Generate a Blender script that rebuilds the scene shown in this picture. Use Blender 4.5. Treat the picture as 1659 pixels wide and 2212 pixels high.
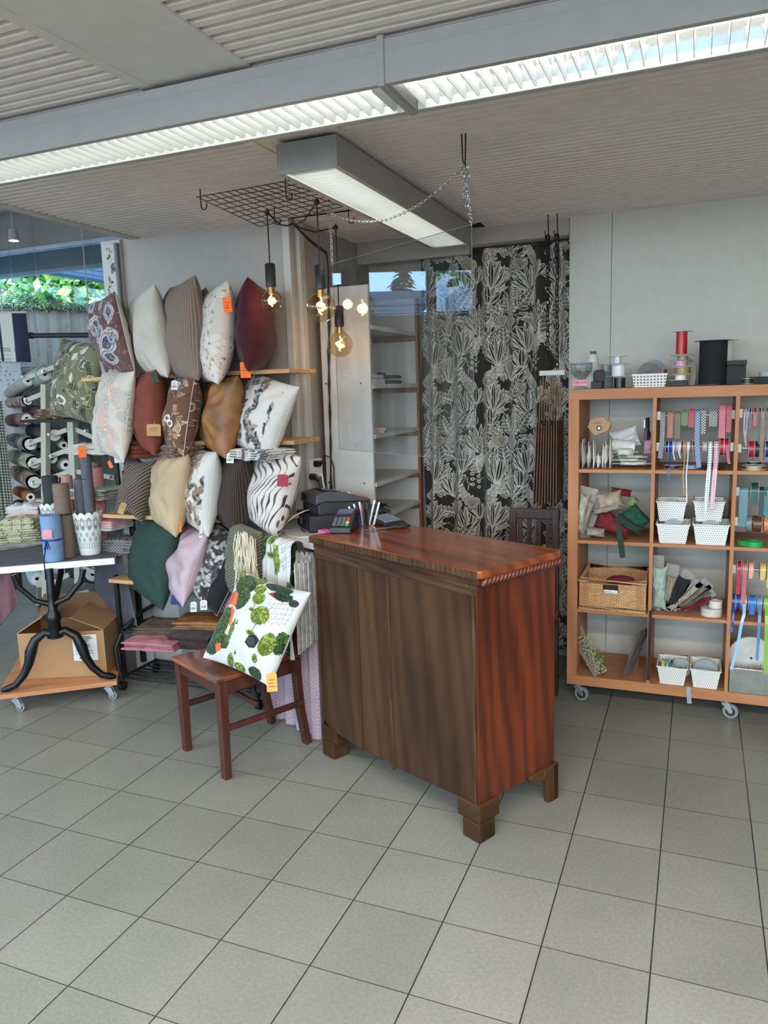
import bpy, math, random
import numpy as np
from mathutils import Matrix, Vector, noise as mnoise
for _o in list(bpy.data.objects): bpy.data.objects.remove(_o, do_unlink=True)
SC = bpy.context.scene; COL = SC.collection
R = math.radians; PI = math.pi

# ------------------------------------------------------------------ camera
F = 1649.75
CAMP = np.array([0.67523, -2.29864, 1.61264]); YAW, PITCH, ROLL = -0.3922374, 0.1593336, -0.0314253
_cy, _sy, _cp, _sp = math.cos(YAW), math.sin(YAW), math.cos(PITCH), math.sin(PITCH)
_w = np.array([_sy*_cp, _cy*_cp, -_sp]); _r = np.array([_cy, -_sy, 0.0]); _u = np.cross(_r, _w)
_cr, _sr = math.cos(ROLL), math.sin(ROLL)
_r, _u = _cr*_r + _sr*_u, -_sr*_r + _cr*_u
cam = bpy.data.cameras.new('camera'); camo = bpy.data.objects.new('camera', cam); COL.objects.link(camo)
camo.matrix_world = Matrix(((_r[0], _u[0], -_w[0], CAMP[0]), (_r[1], _u[1], -_w[1], CAMP[1]), (_r[2], _u[2], -_w[2], CAMP[2]), (0, 0, 0, 1)))
cam.sensor_fit = 'HORIZONTAL'; cam.sensor_width = 36; cam.lens = 36*F/1659; cam.clip_start = .02; cam.clip_end = 300
SC.camera = camo
def at(px, py, x=None, y=None, z=None):
    """survey helper: the place on a plane x=, y= or z= that was sighted from the photographer's position"""
    d = _w + _r*(px-829.5)/F - _u*(py-1106)/F
    t = (z-CAMP[2])/d[2] if z is not None else (y-CAMP[1])/d[1] if y is not None else (x-CAMP[0])/d[0]
    return Vector(CAMP + t*d)
def heading(px): return math.degrees(YAW) + math.degrees(math.atan((px-829.5)/F))

# ------------------------------------------------------------------ colour management, world, sun, daylight
SC.view_settings.view_transform = 'Standard'; SC.view_settings.look = 'None'; SC.view_settings.gamma = 1
SC.view_settings.use_curve_mapping = False; SC.view_settings.exposure = 1.35
SC.cycles.use_denoising = True
SC.cycles.max_bounces = 10; SC.cycles.diffuse_bounces = 4; SC.cycles.glossy_bounces = 4; SC.cycles.transparent_max_bounces = 16
SC.cycles.sample_clamp_indirect = 6; SC.cycles.caustics_reflective = False; SC.cycles.caustics_refractive = False
W = bpy.data.worlds.new('sky'); SC.world = W; W.use_nodes = True
nt = W.node_tree; bg = nt.nodes['Background']
tc = nt.nodes.new('ShaderNodeTexCoord'); sep = nt.nodes.new('ShaderNodeSeparateXYZ'); rmp = nt.nodes.new('ShaderNodeValToRGB')
nt.links.new(tc.outputs['Generated'], sep.inputs[0]); nt.links.new(sep.outputs['Z'], rmp.inputs[0]); nt.links.new(rmp.outputs[0], bg.inputs[0])
rmp.color_ramp.elements[0].position = 0.0; rmp.color_ramp.elements[0].color = (.50, .76, 1, 1)
rmp.color_ramp.elements[1].position = .6; rmp.color_ramp.elements[1].color = (.26, .52, .95, 1)
bg.inputs[1].default_value = 4.6
def lamp(name, kind, loc, energy, color=(1, 1, 1), size=None, size_y=None, target=None):
    l = bpy.data.lights.new(name, kind); l.energy = energy; l.color = color
    o = bpy.data.objects.new(name, l); COL.objects.link(o); o.location = loc
    if kind == 'AREA': l.shape = 'RECTANGLE'; l.size = size; l.size_y = size_y
    if target is not None: o.rotation_euler = (Vector(target)-Vector(loc)).to_track_quat('-Z', 'Y').to_euler()
    return o
_s = lamp('sun', 'SUN', (0, 0, 20), 3.2, (1, .93, .82), target=(-9, 6, 0)); _s.data.angle = .02
# daylight entering through the glazed shop front behind the photographer and the side window
lamp('daylight_front', 'AREA', (0.2, -5.2, 2.0), 52, (1, .92, .81), 5.5, 1.7, target=(0.2, -2.4, 0))
lamp('daylight_side', 'AREA', (-5.25, -3.2, 2.0), 22, (1, .95, .88), 3.4, 1.7, target=(-2.6, -2.2, 0))

# added unseen fill lamps overhead, giving more light from above than from the front
for _i, (_x, _y) in enumerate(((.9, -1.75), (-2.9, -1.75), (.9, -3.3), (-2.9, -3.3))):
    lamp('added_ceiling_fill', 'AREA', (_x, _y, 2.33 if _x > -2 else 3.1), 46 if _x > -2 else 26, (1, .955, .88), 3.0, .2).rotation_euler = (0, 0, 0)

# ------------------------------------------------------------------ materials
def lin(c):
    return tuple(((v/255)/12.92 if v/255 <= .04045 else (((v/255)+.055)/1.055)**2.4) for v in c)
def linA(a):
    a = np.clip(a, 0, 255)/255.0
    return np.where(a <= .04045, a/12.92, ((a+.055)/1.055)**2.4)
class NT:
    def __init__(s, name):
        s.m = bpy.data.materials.new(name); s.m.use_nodes = True; s.t = s.m.node_tree
        s.b = s.t.nodes['Principled BSDF']; s.out = s.t.nodes['Material Output']
    def n(s, kind, **kw):
        x = s.t.nodes.new(kind)
        for k, v in kw.items():
            if k in x.inputs.keys(): x.inputs[k].default_value = v
            else: setattr(x, k, v)
        return x
    def l(s, a, b): s.t.links.new(a, b)
    def coord(s, scale=(1, 1, 1), rot=(0, 0, 0), loc=(0, 0, 0)):
        c = s.n('ShaderNodeTexCoord'); m = s.n('ShaderNodeMapping'); m.inputs['Scale'].default_value = scale; m.inputs['Rotation'].default_value = rot
        m.inputs['Location'].default_value = loc
        s.l(c.outputs['Object'], m.inputs[0]); return m.outputs[0]
    def ramp(s, stops):
        x = s.n('ShaderNodeValToRGB'); e = x.color_ramp.elements
        while len(e) < len(stops): e.new(.5)
        for i, (p, c) in enumerate(stops): e[i].position = p; e[i].color = (*lin(c), 1)
        return x
    def mix(s, fac, a, b, mode='MIX'):
        x = s.n('ShaderNodeMix', data_type='RGBA', blend_type=mode)
        for sock, v in ((x.inputs[0], fac), (x.inputs[6], a), (x.inputs[7], b)):
            if hasattr(v, 'links'): s.l(v, sock)
            elif isinstance(v, (int, float)): sock.default_value = v
            else: sock.default_value = (*lin(v), 1)
        return x.outputs[2]
    def bump(s, h, strength=.3, dist=.01, normal=None):
        x = s.n('ShaderNodeBump'); x.inputs['Strength'].default_value = strength; x.inputs['Distance'].default_value = dist
        s.l(h, x.inputs['Height'])
        if normal is not None: s.l(normal, x.inputs['Normal'])
        s.l(x.outputs[0], s.b.inputs['Normal']); return x.outputs[0]
    def set(s, **kw):
        for k, v in kw.items(): s.b.inputs[k.replace('_', ' ')].default_value = v
        return s
MATS = {}
def plain(name, c, rough=.5, metal=0, var=.06, vs=18, bump=0, bs=120, coat=0, spec=.5):
    """plain finish with a slight procedural mottling of the colour"""
    if name in MATS: return MATS[name]
    t = NT(name); v = t.coord()
    nz = t.n('ShaderNodeTexNoise', Scale=vs, Detail=3); t.l(v, nz.inputs['Vector'])
    d = tuple(max(0, x*(1-var)) for x in c); e = tuple(min(255, x*(1+var)) for x in c)
    r = t.ramp([(.3, d), (.7, e)]); t.l(nz.outputs[0], r.inputs[0]); t.l(r.outputs[0], t.b.inputs['Base Color'])
    t.set(Roughness=rough, Metallic=metal, Coat_Weight=coat, Specular_IOR_Level=spec)
    if bump:
        n2 = t.n('ShaderNodeTexNoise', Scale=bs, Detail=4); t.l(v, n2.inputs['Vector']); t.bump(n2.outputs[0], bump, .004)
    MATS[name] = t.m; return t.m
def printed(name, rough=.85, bump=.25, bs=260, sheen=0.15):
    """cloth whose dyed print is held in the mesh's own colours"""
    if name in MATS: return MATS[name]
    t = NT(name); a = t.n('ShaderNodeAttribute', attribute_name='Print'); t.l(a.outputs['Color'], t.b.inputs['Base Color'])
    nz = t.n('ShaderNodeTexNoise', Scale=bs, Detail=2); t.l(t.coord(), nz.inputs['Vector']); t.bump(nz.outputs[0], bump, .002)
    t.set(Roughness=rough, Sheen_Weight=sheen, Specular_IOR_Level=.25); MATS[name] = t.m; return t.m
def ribbed(name, c, d, scale, direction='X', rough=.9, strength=.6, distort=1.5, rot=(0, 0, 0), dist=.006):
    if name in MATS: return MATS[name]
    t = NT(name); v = t.coord(rot=rot)
    wv = t.n('ShaderNodeTexWave', wave_type='BANDS', bands_direction=direction, Scale=scale, Distortion=distort, Detail=2); wv.inputs['Detail Scale'].default_value = .6
    t.l(v, wv.inputs['Vector']); r = t.ramp([(.1, d), (.65, c)]); t.l(wv.outputs[1], r.inputs[0]); t.l(r.outputs[0], t.b.inputs['Base Color'])
    t.bump(wv.outputs[1], strength, dist); t.set(Roughness=rough, Sheen_Weight=.1, Specular_IOR_Level=.2); MATS[name] = t.m; return t.m
def emit(name, c, strength):
    if name in MATS: return MATS[name]
    t = NT(name); t.b.inputs['Base Color'].default_value = (*lin(c), 1); t.b.inputs['Emission Color'].default_value = (*lin(c), 1)
    t.b.inputs['Emission Strength'].default_value = strength; MATS[name] = t.m; return t.m
def wood(name, dark, mid, light, axis='X', scale=1, rough=.4, coat=0, streak=14, blotch=.5, scratches=0, knots=False):
    """long grain along the given axis, slow blotches of stain, optional pale scratches"""
    if name in MATS: return MATS[name]
    t = NT(name); st = {'X': (1, streak, streak), 'Y': (streak, 1, streak), 'Z': (streak, streak, 1)}[axis]
    v = t.coord(scale=tuple(a*scale for a in st))
    n1 = t.n('ShaderNodeTexNoise', Scale=1.6, Detail=6, Roughness=.62, Distortion=.5); t.l(v, n1.inputs['Vector'])
    wv = t.n('ShaderNodeTexWave', wave_type='BANDS', bands_direction='DIAGONAL', Scale=.9, Distortion=5.5, Detail=3); t.l(v, wv.inputs['Vector'])
    n2 = t.n('ShaderNodeTexNoise', Scale=2.2*scale, Detail=2); t.l(t.coord(scale=tuple((.7 if a == 1 else 2) for a in st)), n2.inputs['Vector'])
    r = t.ramp([(.25, dark), (.5, mid), (.75, light)]); t.l(n1.outputs[0], r.inputs[0])
    r2 = t.ramp([(.0, dark), (.35, mid), (1, light)]); t.l(wv.outputs[1], r2.inputs[0])
    c = t.mix(.42, r.outputs[0], r2.outputs[0]); r3 = t.ramp([(.35, (120, 110, 105)), (.62, (255, 255, 255))]); t.l(n2.outputs[0], r3.inputs[0])
    c = t.mix(blotch, c, r3.outputs[0], 'MULTIPLY')
    if scratches:
        n4 = t.n('ShaderNodeTexNoise', Scale=26, Detail=6, Roughness=.75, Distortion=2.2); t.l(t.coord(scale=(1.0, 1.0, .45)), n4.inputs['Vector'])
        r4 = t.ramp([(.66, (0, 0, 0)), (.72, (255, 255, 255))]); t.l(n4.outputs[0], r4.inputs[0])
        m = t.n('ShaderNodeMath', operation='MULTIPLY'); t.l(r4.outputs[0], m.inputs[0]); m.inputs[1].default_value = scratches
        c = t.mix(m.outputs[0], c, (168, 128, 84))
    t.l(c, t.b.inputs['Base Color']); t.bump(n1.outputs[0], .12, .004)
    t.set(Roughness=rough, Coat_Weight=coat, Coat_Roughness=.12, Specular_IOR_Level=.5 if rough < .5 else .2); MATS[name] = t.m; return t.m
def clear(name, tint=(255, 255, 255), ior=1.5, gloss=1.0, rough=0.0, haze=0, hazec=(255, 255, 255)):
    """thin clear sheet: straight-through light plus a Fresnel reflection"""
    if name in MATS: return MATS[name]
    t = NT(name); tr = t.n('ShaderNodeBsdfTransparent'); tr.inputs[0].default_value = (*lin(tint), 1)
    gl = t.n('ShaderNodeBsdfGlossy'); gl.inputs['Roughness'].default_value = rough; gl.inputs[0].default_value = (gloss, gloss, gloss, 1)
    fr = t.n('ShaderNodeFresnel'); gm = t.n('ShaderNodeNewGeometry'); im = t.n('ShaderNodeMix', data_type='FLOAT'); im.inputs[2].default_value = ior; im.inputs[3].default_value = 1/ior
    t.l(gm.outputs['Backfacing'], im.inputs[0]); t.l(im.outputs[0], fr.inputs[0]); mx = t.n('ShaderNodeMixShader')
    base = tr.outputs[0]
    if haze:
        df = t.n('ShaderNodeBsdfDiffuse'); df.inputs[0].default_value = (*lin(hazec), 1); m2 = t.n('ShaderNodeMixShader'); m2.inputs[0].default_value = haze
        t.l(tr.outputs[0], m2.inputs[1]); t.l(df.outputs[0], m2.inputs[2]); base = m2.outputs[0]
    t.l(fr.outputs[0], mx.inputs[0]); t.l(base, mx.inputs[1]); t.l(gl.outputs[0], mx.inputs[2]); t.l(mx.outputs[0], t.out.inputs[0])
    MATS[name] = t.m; return t.m

# ------------------------------------------------------------------ object helpers
def setp(o, label=None, cat=None, group=None, kind=None):
    if label: o['label'] = label
    if cat: o['category'] = cat
    if group: o['group'] = group
    if kind: o['kind'] = kind
    return o
def thing(name, label, cat, loc=(0, 0, 0), rz=0, group=None):
    o = bpy.data.objects.new(name, None); COL.objects.link(o); o.empty_display_size = .05
    o.location = loc; o.rotation_euler = (0, 0, rz); return setp(o, label, cat, group)
def basis(o):
    m = Matrix.LocRotScale(o.location, o.rotation_euler, o.scale)
    return basis(o.parent) @ m if o.parent else m
class MB:
    def __init__(s, M=None): s.v = []; s.f = []; s.c = []; s.M = M or Matrix(); s.hascol = False; s.mi = []; s.k = 0
    def add(s, vs, fs, M=None):
        m = s.M @ M if M is not None else s.M; n = len(s.v)
        s.v += [tuple(m @ Vector(p)) for p in vs]; s.f += [tuple(i+n for i in f) for f in fs]; s.mi += [s.k]*len(fs); return s
    def box(s, a, b, M=None):
        (x0, y0, z0), (x1, y1, z1) = [(min(p, q), max(p, q)) for p, q in zip(a, b)] and ((min(a[0], b[0]), min(a[1], b[1]), min(a[2], b[2])), (max(a[0], b[0]), max(a[1], b[1]), max(a[2], b[2])))
        return s.add([(x0, y0, z0), (x1, y0, z0), (x1, y1, z0), (x0, y1, z0), (x0, y0, z1), (x1, y0, z1), (x1, y1, z1), (x0, y1, z1)],
                     [(0, 3, 2, 1), (4, 5, 6, 7), (0, 1, 5, 4), (1, 2, 6, 5), (2, 3, 7, 6), (3, 0, 4, 7)], M)
    def cbox(s, c, size, M=None): return s.box([c[i]-size[i]/2 for i in range(3)], [c[i]+size[i]/2 for i in range(3)], M)
    def prism(s, pts, z0, z1, M=None, axis='Z'):
        n = len(pts)
        if axis == 'Z': vs = [(x, y, z0) for x, y in pts]+[(x, y, z1) for x, y in pts]
        elif axis == 'Y': vs = [(x, z0, y) for x, y in pts]+[(x, z1, y) for x, y in pts]
        else: vs = [(z0, x, y) for x, y in pts]+[(z1, x, y) for x, y in pts]
        return s.add(vs, [tuple(range(n-1, -1, -1)), tuple(range(n, 2*n))]+[(i, (i+1) % n, n+(i+1) % n, n+i) for i in range(n)], M)
    def lathe(s, prof, n=24, M=None, cap=True):
        vs = []; fs = []; m = len(prof)
        for i in range(n):
            a = 2*PI*i/n
            vs += [(r*math.cos(a), r*math.sin(a), z) for r, z in prof]
        for i in range(n):
            j = (i+1) % n
            fs += [(i*m+k, j*m+k, j*m+k+1, i*m+k+1) for k in range(m-1)]
        if cap:
            if prof[0][0] > 1e-5: fs.append(tuple(i*m for i in range(n-1, -1, -1)))
            if prof[-1][0] > 1e-5: fs.append(tuple(i*m+m-1 for i in range(n)))
        return s.add(vs, fs, M)
    def cyl(s, a, b, r, n=16, r2=None):
        a, b = Vector(a), Vector(b); d = b-a; L = d.length
        M = Matrix.Translation(a) @ d.to_track_quat('Z', 'Y').to_matrix().to_4x4()
        return s.lathe([(r, 0), (r if r2 is None else r2, L)], n, M)
    def tube(s, pts, r, n=8, closed=False, flat=None, up=None):
        """round or flat (w, t) section swept along points"""
        P = [Vector(p) for p in pts]; m = len(P); vs = []; fs = []
        prev = None
        for i in range(m):
            if closed: d = P[(i+1) % m]-P[i-1]
            else: d = P[min(i+1, m-1)]-P[max(i-1, 0)]
            d.normalize()
            if prev is None:
                ref = Vector(up) if up is not None else (Vector((0, 0, 1)) if abs(d.z) < .9 else Vector((1, 0, 0)))
                nrm = d.cross(ref).normalized()
            else:
                nrm = (prev - d*prev.dot(d)); nrm = nrm.normalized() if nrm.length > 1e-6 else prev
            prev = nrm; bn = d.cross(nrm).normalized(); rr = r[i] if isinstance(r, (list, tuple)) else r
            if flat:
                w, t = flat[0]/2, flat[1]/2
                for a, b in ((-w, -t), (w, -t), (w, t), (-w, t)): vs.append(P[i]+nrm*a+bn*b)
            else:
                for k in range(n):
                    a = 2*PI*k/n; vs.append(P[i]+(nrm*math.cos(a)+bn*math.sin(a))*rr)
        k = 4 if flat else n
        for i in range(m if closed else m-1):
            j = (i+1) % m
            fs += [(i*k+q, i*k+(q+1) % k, j*k+(q+1) % k, j*k+q) for q in range(k)]
        if not closed: fs += [tuple(range(k-1, -1, -1)), tuple((m-1)*k+q for q in range(k))]
        return s.add(vs, fs)
    def ball(s, c, r, n=16, m=10, sc=(1, 1, 1)):
        prof = [(max(1e-6, math.sin(PI*i/m))*1.0, -math.cos(PI*i/m)) for i in range(m+1)]
        return s.lathe(prof, n, Matrix.Translation(c) @ Matrix.Diagonal((r*sc[0], r*sc[1], r*sc[2], 1)), cap=False)
    def build(s, name, mat=None, parent=None, smooth=False, bevel=0, segs=2, label=None, cat=None, group=None, kind=None, sub=0, colors=None, solid=0, local=False):
        me = bpy.data.meshes.new(name); V = s.v
        if parent is not None and not local:
            inv = basis(parent).inverted(); V = [tuple(inv @ Vector(p)) for p in V]
        me.from_pydata([tuple(p) for p in V], [], s.f); me.update()
        mats = mat if isinstance(mat, (list, tuple)) else [mat]
        for m in mats:
            if m is not None: me.materials.append(m)
        if s.k or len(mats) > 1: me.polygons.foreach_set('material_index', s.mi)
        if smooth: me.polygons.foreach_set('use_smooth', [True]*len(me.polygons))
        o = bpy.data.objects.new(name, me); COL.objects.link(o)
        if parent is not None: o.parent = parent
        if solid: md = o.modifiers.new('solid', 'SOLIDIFY'); md.thickness = solid; md.offset = 0
        if bevel:
            md = o.modifiers.new('bevel', 'BEVEL'); md.width = bevel; md.segments = segs; md.limit_method = 'ANGLE'; md.angle_limit = R(35)
        if sub: md = o.modifiers.new('sub', 'SUBSURF'); md.levels = md.render_levels = sub
        if smooth:
            try:
                me.set_sharp_from_angle(angle=R(48))
            except Exception: pass
        return setp(o, label, cat, group, kind)
def copy_tree(o, parent=None):
    c = o.copy(); COL.objects.link(c); c.parent = parent
    for ch in list(o.children): copy_tree(ch, c)
    return c
def gridmesh(name, P, mat, parent=None, colors=None, solid=0, label=None, cat=None, group=None, kind=None, closed_u=False, smooth=True, faces_extra=None):
    """P: array (nv, nu, 3) in world space; colours (nv, nu, 3) sRGB 0..255"""
    nv, nu, _ = P.shape; V = P.reshape(-1, 3).astype(np.float64)
    if parent is not None:
        inv = np.array(basis(parent).inverted()); V = V @ inv[:3, :3].T + inv[:3, 3]
    i = np.arange(nv*nu).reshape(nv, nu)
    if closed_u: a, b, c, d = i[:-1], np.roll(i, -1, 1)[:-1], np.roll(i, -1, 1)[1:], i[1:]
    else: a, b, c, d = i[:-1, :-1], i[:-1, 1:], i[1:, 1:], i[1:, :-1]
    Fc = np.stack([a, b, c, d], -1).reshape(-1, 4)
    return rawmesh(name, V, Fc, mat, parent, None if colors is None else colors.reshape(-1, 3), solid, label, cat, group, kind, smooth)
def rawmesh(name, V, Fc, mat, parent=None, colors=None, solid=0, label=None, cat=None, group=None, kind=None, smooth=True):
    me = bpy.data.meshes.new(name); me.vertices.add(len(V)); me.vertices.foreach_set('co', np.ascontiguousarray(V, dtype=np.float32).ravel())
    nf = len(Fc); me.loops.add(nf*4); me.loops.foreach_set('vertex_index', Fc.astype(np.int32).ravel())
    me.polygons.add(nf); me.polygons.foreach_set('loop_start', np.arange(0, nf*4, 4, dtype=np.int32)); me.polygons.foreach_set('loop_total', np.full(nf, 4, dtype=np.int32))
    me.update(calc_edges=True)
    if colors is not None:
        ca = me.color_attributes.new('Print', 'FLOAT_COLOR', 'POINT'); L = np.ones((len(V), 4), np.float32); L[:, :3] = linA(colors); ca.data.foreach_set('color', L.ravel())
    me.polygons.foreach_set('use_smooth', np.full(nf, smooth))
    me.materials.append(mat); o = bpy.data.objects.new(name, me); COL.objects.link(o)
    if parent is not None: o.parent = parent
    if solid: md = o.modifiers.new('solid', 'SOLIDIFY'); md.thickness = solid; md.offset = 0
    return setp(o, label, cat, group, kind)
def textobj(name, body, size, loc, rot, mat, parent=None, align='CENTER'):
    c = bpy.data.curves.new(name, 'FONT'); c.body = body; c.size = size; c.extrude = .0003; c.align_x = align; c.align_y = 'CENTER'
    c.materials.append(mat); o = bpy.data.objects.new(name, c); COL.objects.link(o)
    if parent is not None: o.parent = parent
    M = Matrix.Translation(loc) @ rot.to_4x4()
    if parent is not None: M = basis(parent).inverted() @ M
    me = bpy.data.meshes.new_from_object(o); p = o.parent; bpy.data.objects.remove(o); o = bpy.data.objects.new(name, me); COL.objects.link(o); o.parent = p; o.matrix_local = M
    return o

# ------------------------------------------------------------------ cloth-print painter (numpy)
class Paint:
    def __init__(s, w, h, bg, seed=1, wrap=False):
        s.w, s.h = w, h; s.a = np.empty((h, w, 3)); s.a[:] = bg; s.rng = random.Random(seed); s.wrap = wrap
    def _win(s, x0, x1, y0, y1):
        x0, x1, y0, y1 = max(0, int(x0)), min(s.w, int(x1)+2), max(0, int(y0)), min(s.h, int(y1)+2)
        if x0 >= x1 or y0 >= y1: return None
        X, Y = np.meshgrid(np.arange(x0, x1)+.5, np.arange(y0, y1)+.5); return slice(y0, y1), slice(x0, x1), X, Y
    def _put(s, win, mask, col):
        sl = s.a[win[0], win[1]]; m = np.clip(mask, 0, 1)[..., None]; sl[:] = sl*(1-m)+np.array(col, float)*m
    def _each(s, cx, cy, r, fn):
        if not s.wrap: fn(cx, cy); return
        for ox in (-s.w, 0, s.w):
            for oy in (-s.h, 0, s.h):
                if -r < cx+ox < s.w+r and -r < cy+oy < s.h+r: fn(cx+ox, cy+oy)
    def ell(s, cx, cy, a, b, ang=0, col=(0, 0, 0), ring=None):
        r = max(a, b)+2
        def f(cx, cy):
            w = s._win(cx-r, cx+r, cy-r, cy+r)
            if w is None: return
            c, q = math.cos(ang), math.sin(ang); dx, dy = w[2]-cx, w[3]-cy; u = (dx*c+dy*q)/a; v = (-dx*q+dy*c)/b
            d = np.sqrt(u*u+v*v); k = min(a, b)
            m = np.clip((1-d)*k+.5, 0, 1)
            if ring: m = m*np.clip((d-(1-ring/k))*k+.5, 0, 1)
            s._put(w, m, col)
        s._each(cx, cy, r, f); return s
    def leaf(s, x, y, L, Wd, ang, col, edge=None, ew=1.5, vein=None, vw=1, stripes=None, power=.85):
        """leaf from its base point (x, y) along the angle"""
        r = L+Wd+3
        def f(x, y):
            w = s._win(x-r, x+r, y-r, y+r)
            if w is None: return
            c, q = math.cos(ang), math.sin(ang); dx, dy = w[2]-x, w[3]-y; u = dx*c+dy*q; v = -dx*q+dy*c
            t = np.clip(u/L, 0, 1); hw = Wd/2*np.sin(PI*t**.9)**power
            inside = (u > 0) & (u < L); d = hw-np.abs(v); m = np.where(inside, np.clip(d+.5, 0, 1), 0)
            if edge is not None:
                s._put(w, m, edge); m2 = np.where(inside, np.clip(d-ew+.5, 0, 1), 0); s._put(w, m2, col); m = m2
            else: s._put(w, m, col)
            if stripes is not None:
                ph = (u-np.abs(v)*1.1)/stripes[0]; s._put(w, m*((ph % 1) < stripes[1]), stripes[2])
            if vein is not None: s._put(w, m*np.clip(vw-np.abs(v), 0, 1), vein)
        s._each(x, y, r, f); return s
    def line(s, pts, wd, col, taper=False):
        for i in range(len(pts)-1):
            (x0, y0), (x1, y1) = pts[i], pts[i+1]; r = math.hypot(x1-x0, y1-y0)+wd+2
            ww = wd*(1-.8*i/max(1, len(pts)-1)) if taper else wd
            def f(mx, my, x0=x0, y0=y0, x1=x1, y1=y1, ww=ww):
                ox, oy = mx-(x0+x1)/2, my-(y0+y1)/2; ax, ay, bx, by = x0+ox, y0+oy, x1+ox, y1+oy
                w = s._win(min(ax, bx)-wd-2, max(ax, bx)+wd+2, min(ay, by)-wd-2, max(ay, by)+wd+2)
                if w is None: return
                dx, dy = bx-ax, by-ay; L2 = dx*dx+dy*dy+1e-9; t = np.clip(((w[2]-ax)*dx+(w[3]-ay)*dy)/L2, 0, 1)
                d = np.hypot(w[2]-ax-t*dx, w[3]-ay-t*dy); s._put(w, np.clip(ww/2-d+.5, 0, 1), col)
            s._each((x0+x1)/2, (y0+y1)/2, r, f)
        return s
    def poly(s, pts, col):
        xs = [p[0] for p in pts]; ys = [p[1] for p in pts]; w = s._win(min(xs), max(xs), min(ys), max(ys))
        if w is None: return s
        ins = np.zeros(w[2].shape, bool); n = len(pts)
        for i in range(n):
            (x0, y0), (x1, y1) = pts[i], pts[(i+1) % n]
            if y0 == y1: continue
            cond = ((y0 > w[3]) != (y1 > w[3])) & (w[2] < (x1-x0)*(w[3]-y0)/(y1-y0)+x0); ins ^= cond
        s._put(w, ins.astype(float), col); return s
    def crown(s, cx, cy, a, b, dark, mid, light, n=160, sz=5):
        s.ell(cx, cy, a, b, 0, dark)
        for _ in range(n):
            t = s.rng.random()*2*PI; rr = math.sqrt(s.rng.random()); x = cx+a*rr*math.cos(t); y = cy+b*rr*math.sin(t)
            c = light if s.rng.random() < .26-.24*(y-cy)/b else mid if s.rng.random() < .7 else dark
            k = sz*(.5+s.rng.random()); s.ell(x, y, k, k*.6, s.rng.random()*3, c)
        return s
    def sample(s, U, V):
        """U, V in 0..1 (V up); bilinear"""
        x = np.clip(U*s.w-.5, 0, s.w-1.001); y = np.clip((1-V)*s.h-.5, 0, s.h-1.001)
        if s.wrap: x = (U*s.w) % s.w; y = ((1-V)*s.h) % s.h
        xi, yi = np.floor(x).astype(int), np.floor(y).astype(int); fx, fy = (x-xi)[..., None], (y-yi)[..., None]
        xj, yj = (xi+1) % s.w, (yi+1) % s.h
        return (s.a[yi, xi]*(1-fx)+s.a[yi, xj]*fx)*(1-fy)+(s.a[yj, xi]*(1-fx)+s.a[yj, xj]*fx)*fy
# ================================================================== THE ROOM
def tile_mat():
    t = NT('floor_tiles'); c = t.n('ShaderNodeTexCoord'); sp = t.n('ShaderNodeSeparateXYZ'); t.l(c.outputs['Object'], sp.inputs[0])
    def grout(out, w):
        a = t.n('ShaderNodeMath', operation='ADD'); a.inputs[1].default_value = 30.0+w/2; t.l(out, a.inputs[0])
        m = t.n('ShaderNodeMath', operation='MODULO'); m.inputs[1].default_value = .3; t.l(a.outputs[0], m.inputs[0])
        l = t.n('ShaderNodeMath', operation='LESS_THAN'); l.inputs[1].default_value = w; t.l(m.outputs[0], l.inputs[0]); return l.outputs[0]
    g1, g2 = grout(sp.outputs[0], .0042), grout(sp.outputs[1], .0028)
    mx = t.n('ShaderNodeMath', operation='MAXIMUM'); t.l(g1, mx.inputs[0]); t.l(g2, mx.inputs[1])
    v = t.coord()
    sn = t.n('ShaderNodeVectorMath', operation='SNAP'); sn.inputs[1].default_value = (.3, .3, 10); t.l(v, sn.inputs[0])
    wn = t.n('ShaderNodeTexWhiteNoise'); t.l(sn.outputs[0], wn.inputs[0])
    n1 = t.n('ShaderNodeTexNoise', Scale=90, Detail=5, Roughness=.7); t.l(v, n1.inputs['Vector'])
    n2 = t.n('ShaderNodeTexNoise', Scale=2.2, Detail=3); t.l(v, n2.inputs['Vector'])
    r1 = t.ramp([(.3, (124, 124, 116)), (.72, (144, 143, 134))]); t.l(n1.outputs[0], r1.inputs[0])
    r2 = t.ramp([(.3, (236, 238, 236)), (.7, (255, 255, 255))]); t.l(n2.outputs[0], r2.inputs[0])
    r3 = t.ramp([(0, (240, 240, 240)), (1, (255, 255, 255))]); t.l(wn.outputs[0], r3.inputs[0])
    base = t.mix(1, t.mix(1, r1.outputs[0], r2.outputs[0], 'MULTIPLY'), r3.outputs[0], 'MULTIPLY')
    t.l(t.mix(mx.outputs[0], base, (46, 44, 42)), t.b.inputs['Base Color'])
    inv = t.n('ShaderNodeMath', operation='SUBTRACT'); inv.inputs[0].default_value = 1; t.l(mx.outputs[0], inv.inputs[1])
    ad = t.n('ShaderNodeMath', operation='MULTIPLY_ADD'); t.l(n1.outputs[0], ad.inputs[0]); ad.inputs[1].default_value = .12; t.l(inv.outputs[0], ad.inputs[2])
    t.bump(ad.outputs[0], .25, .002); t.set(Roughness=.42, Specular_IOR_Level=.35); return t.m
def S(mb, name, mat, **kw): return mb.build(name, mat, kind='structure', **kw)
def struct_mark(o): return o
ZC = 2.46; GLZ = 3.25
M_wall = plain('white_plaster', (166, 160, 153), .8, var=.015, bump=.15, bs=60)
M_panel = plain('painted_panel', (188, 185, 175), .55, var=.015, bump=.06, bs=90)
M_ceil = plain('ceiling_paint', (214, 206, 199), .6, var=.02)
M_white = plain('white_lacquer', (196, 194, 190), .4, var=.02)
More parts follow.
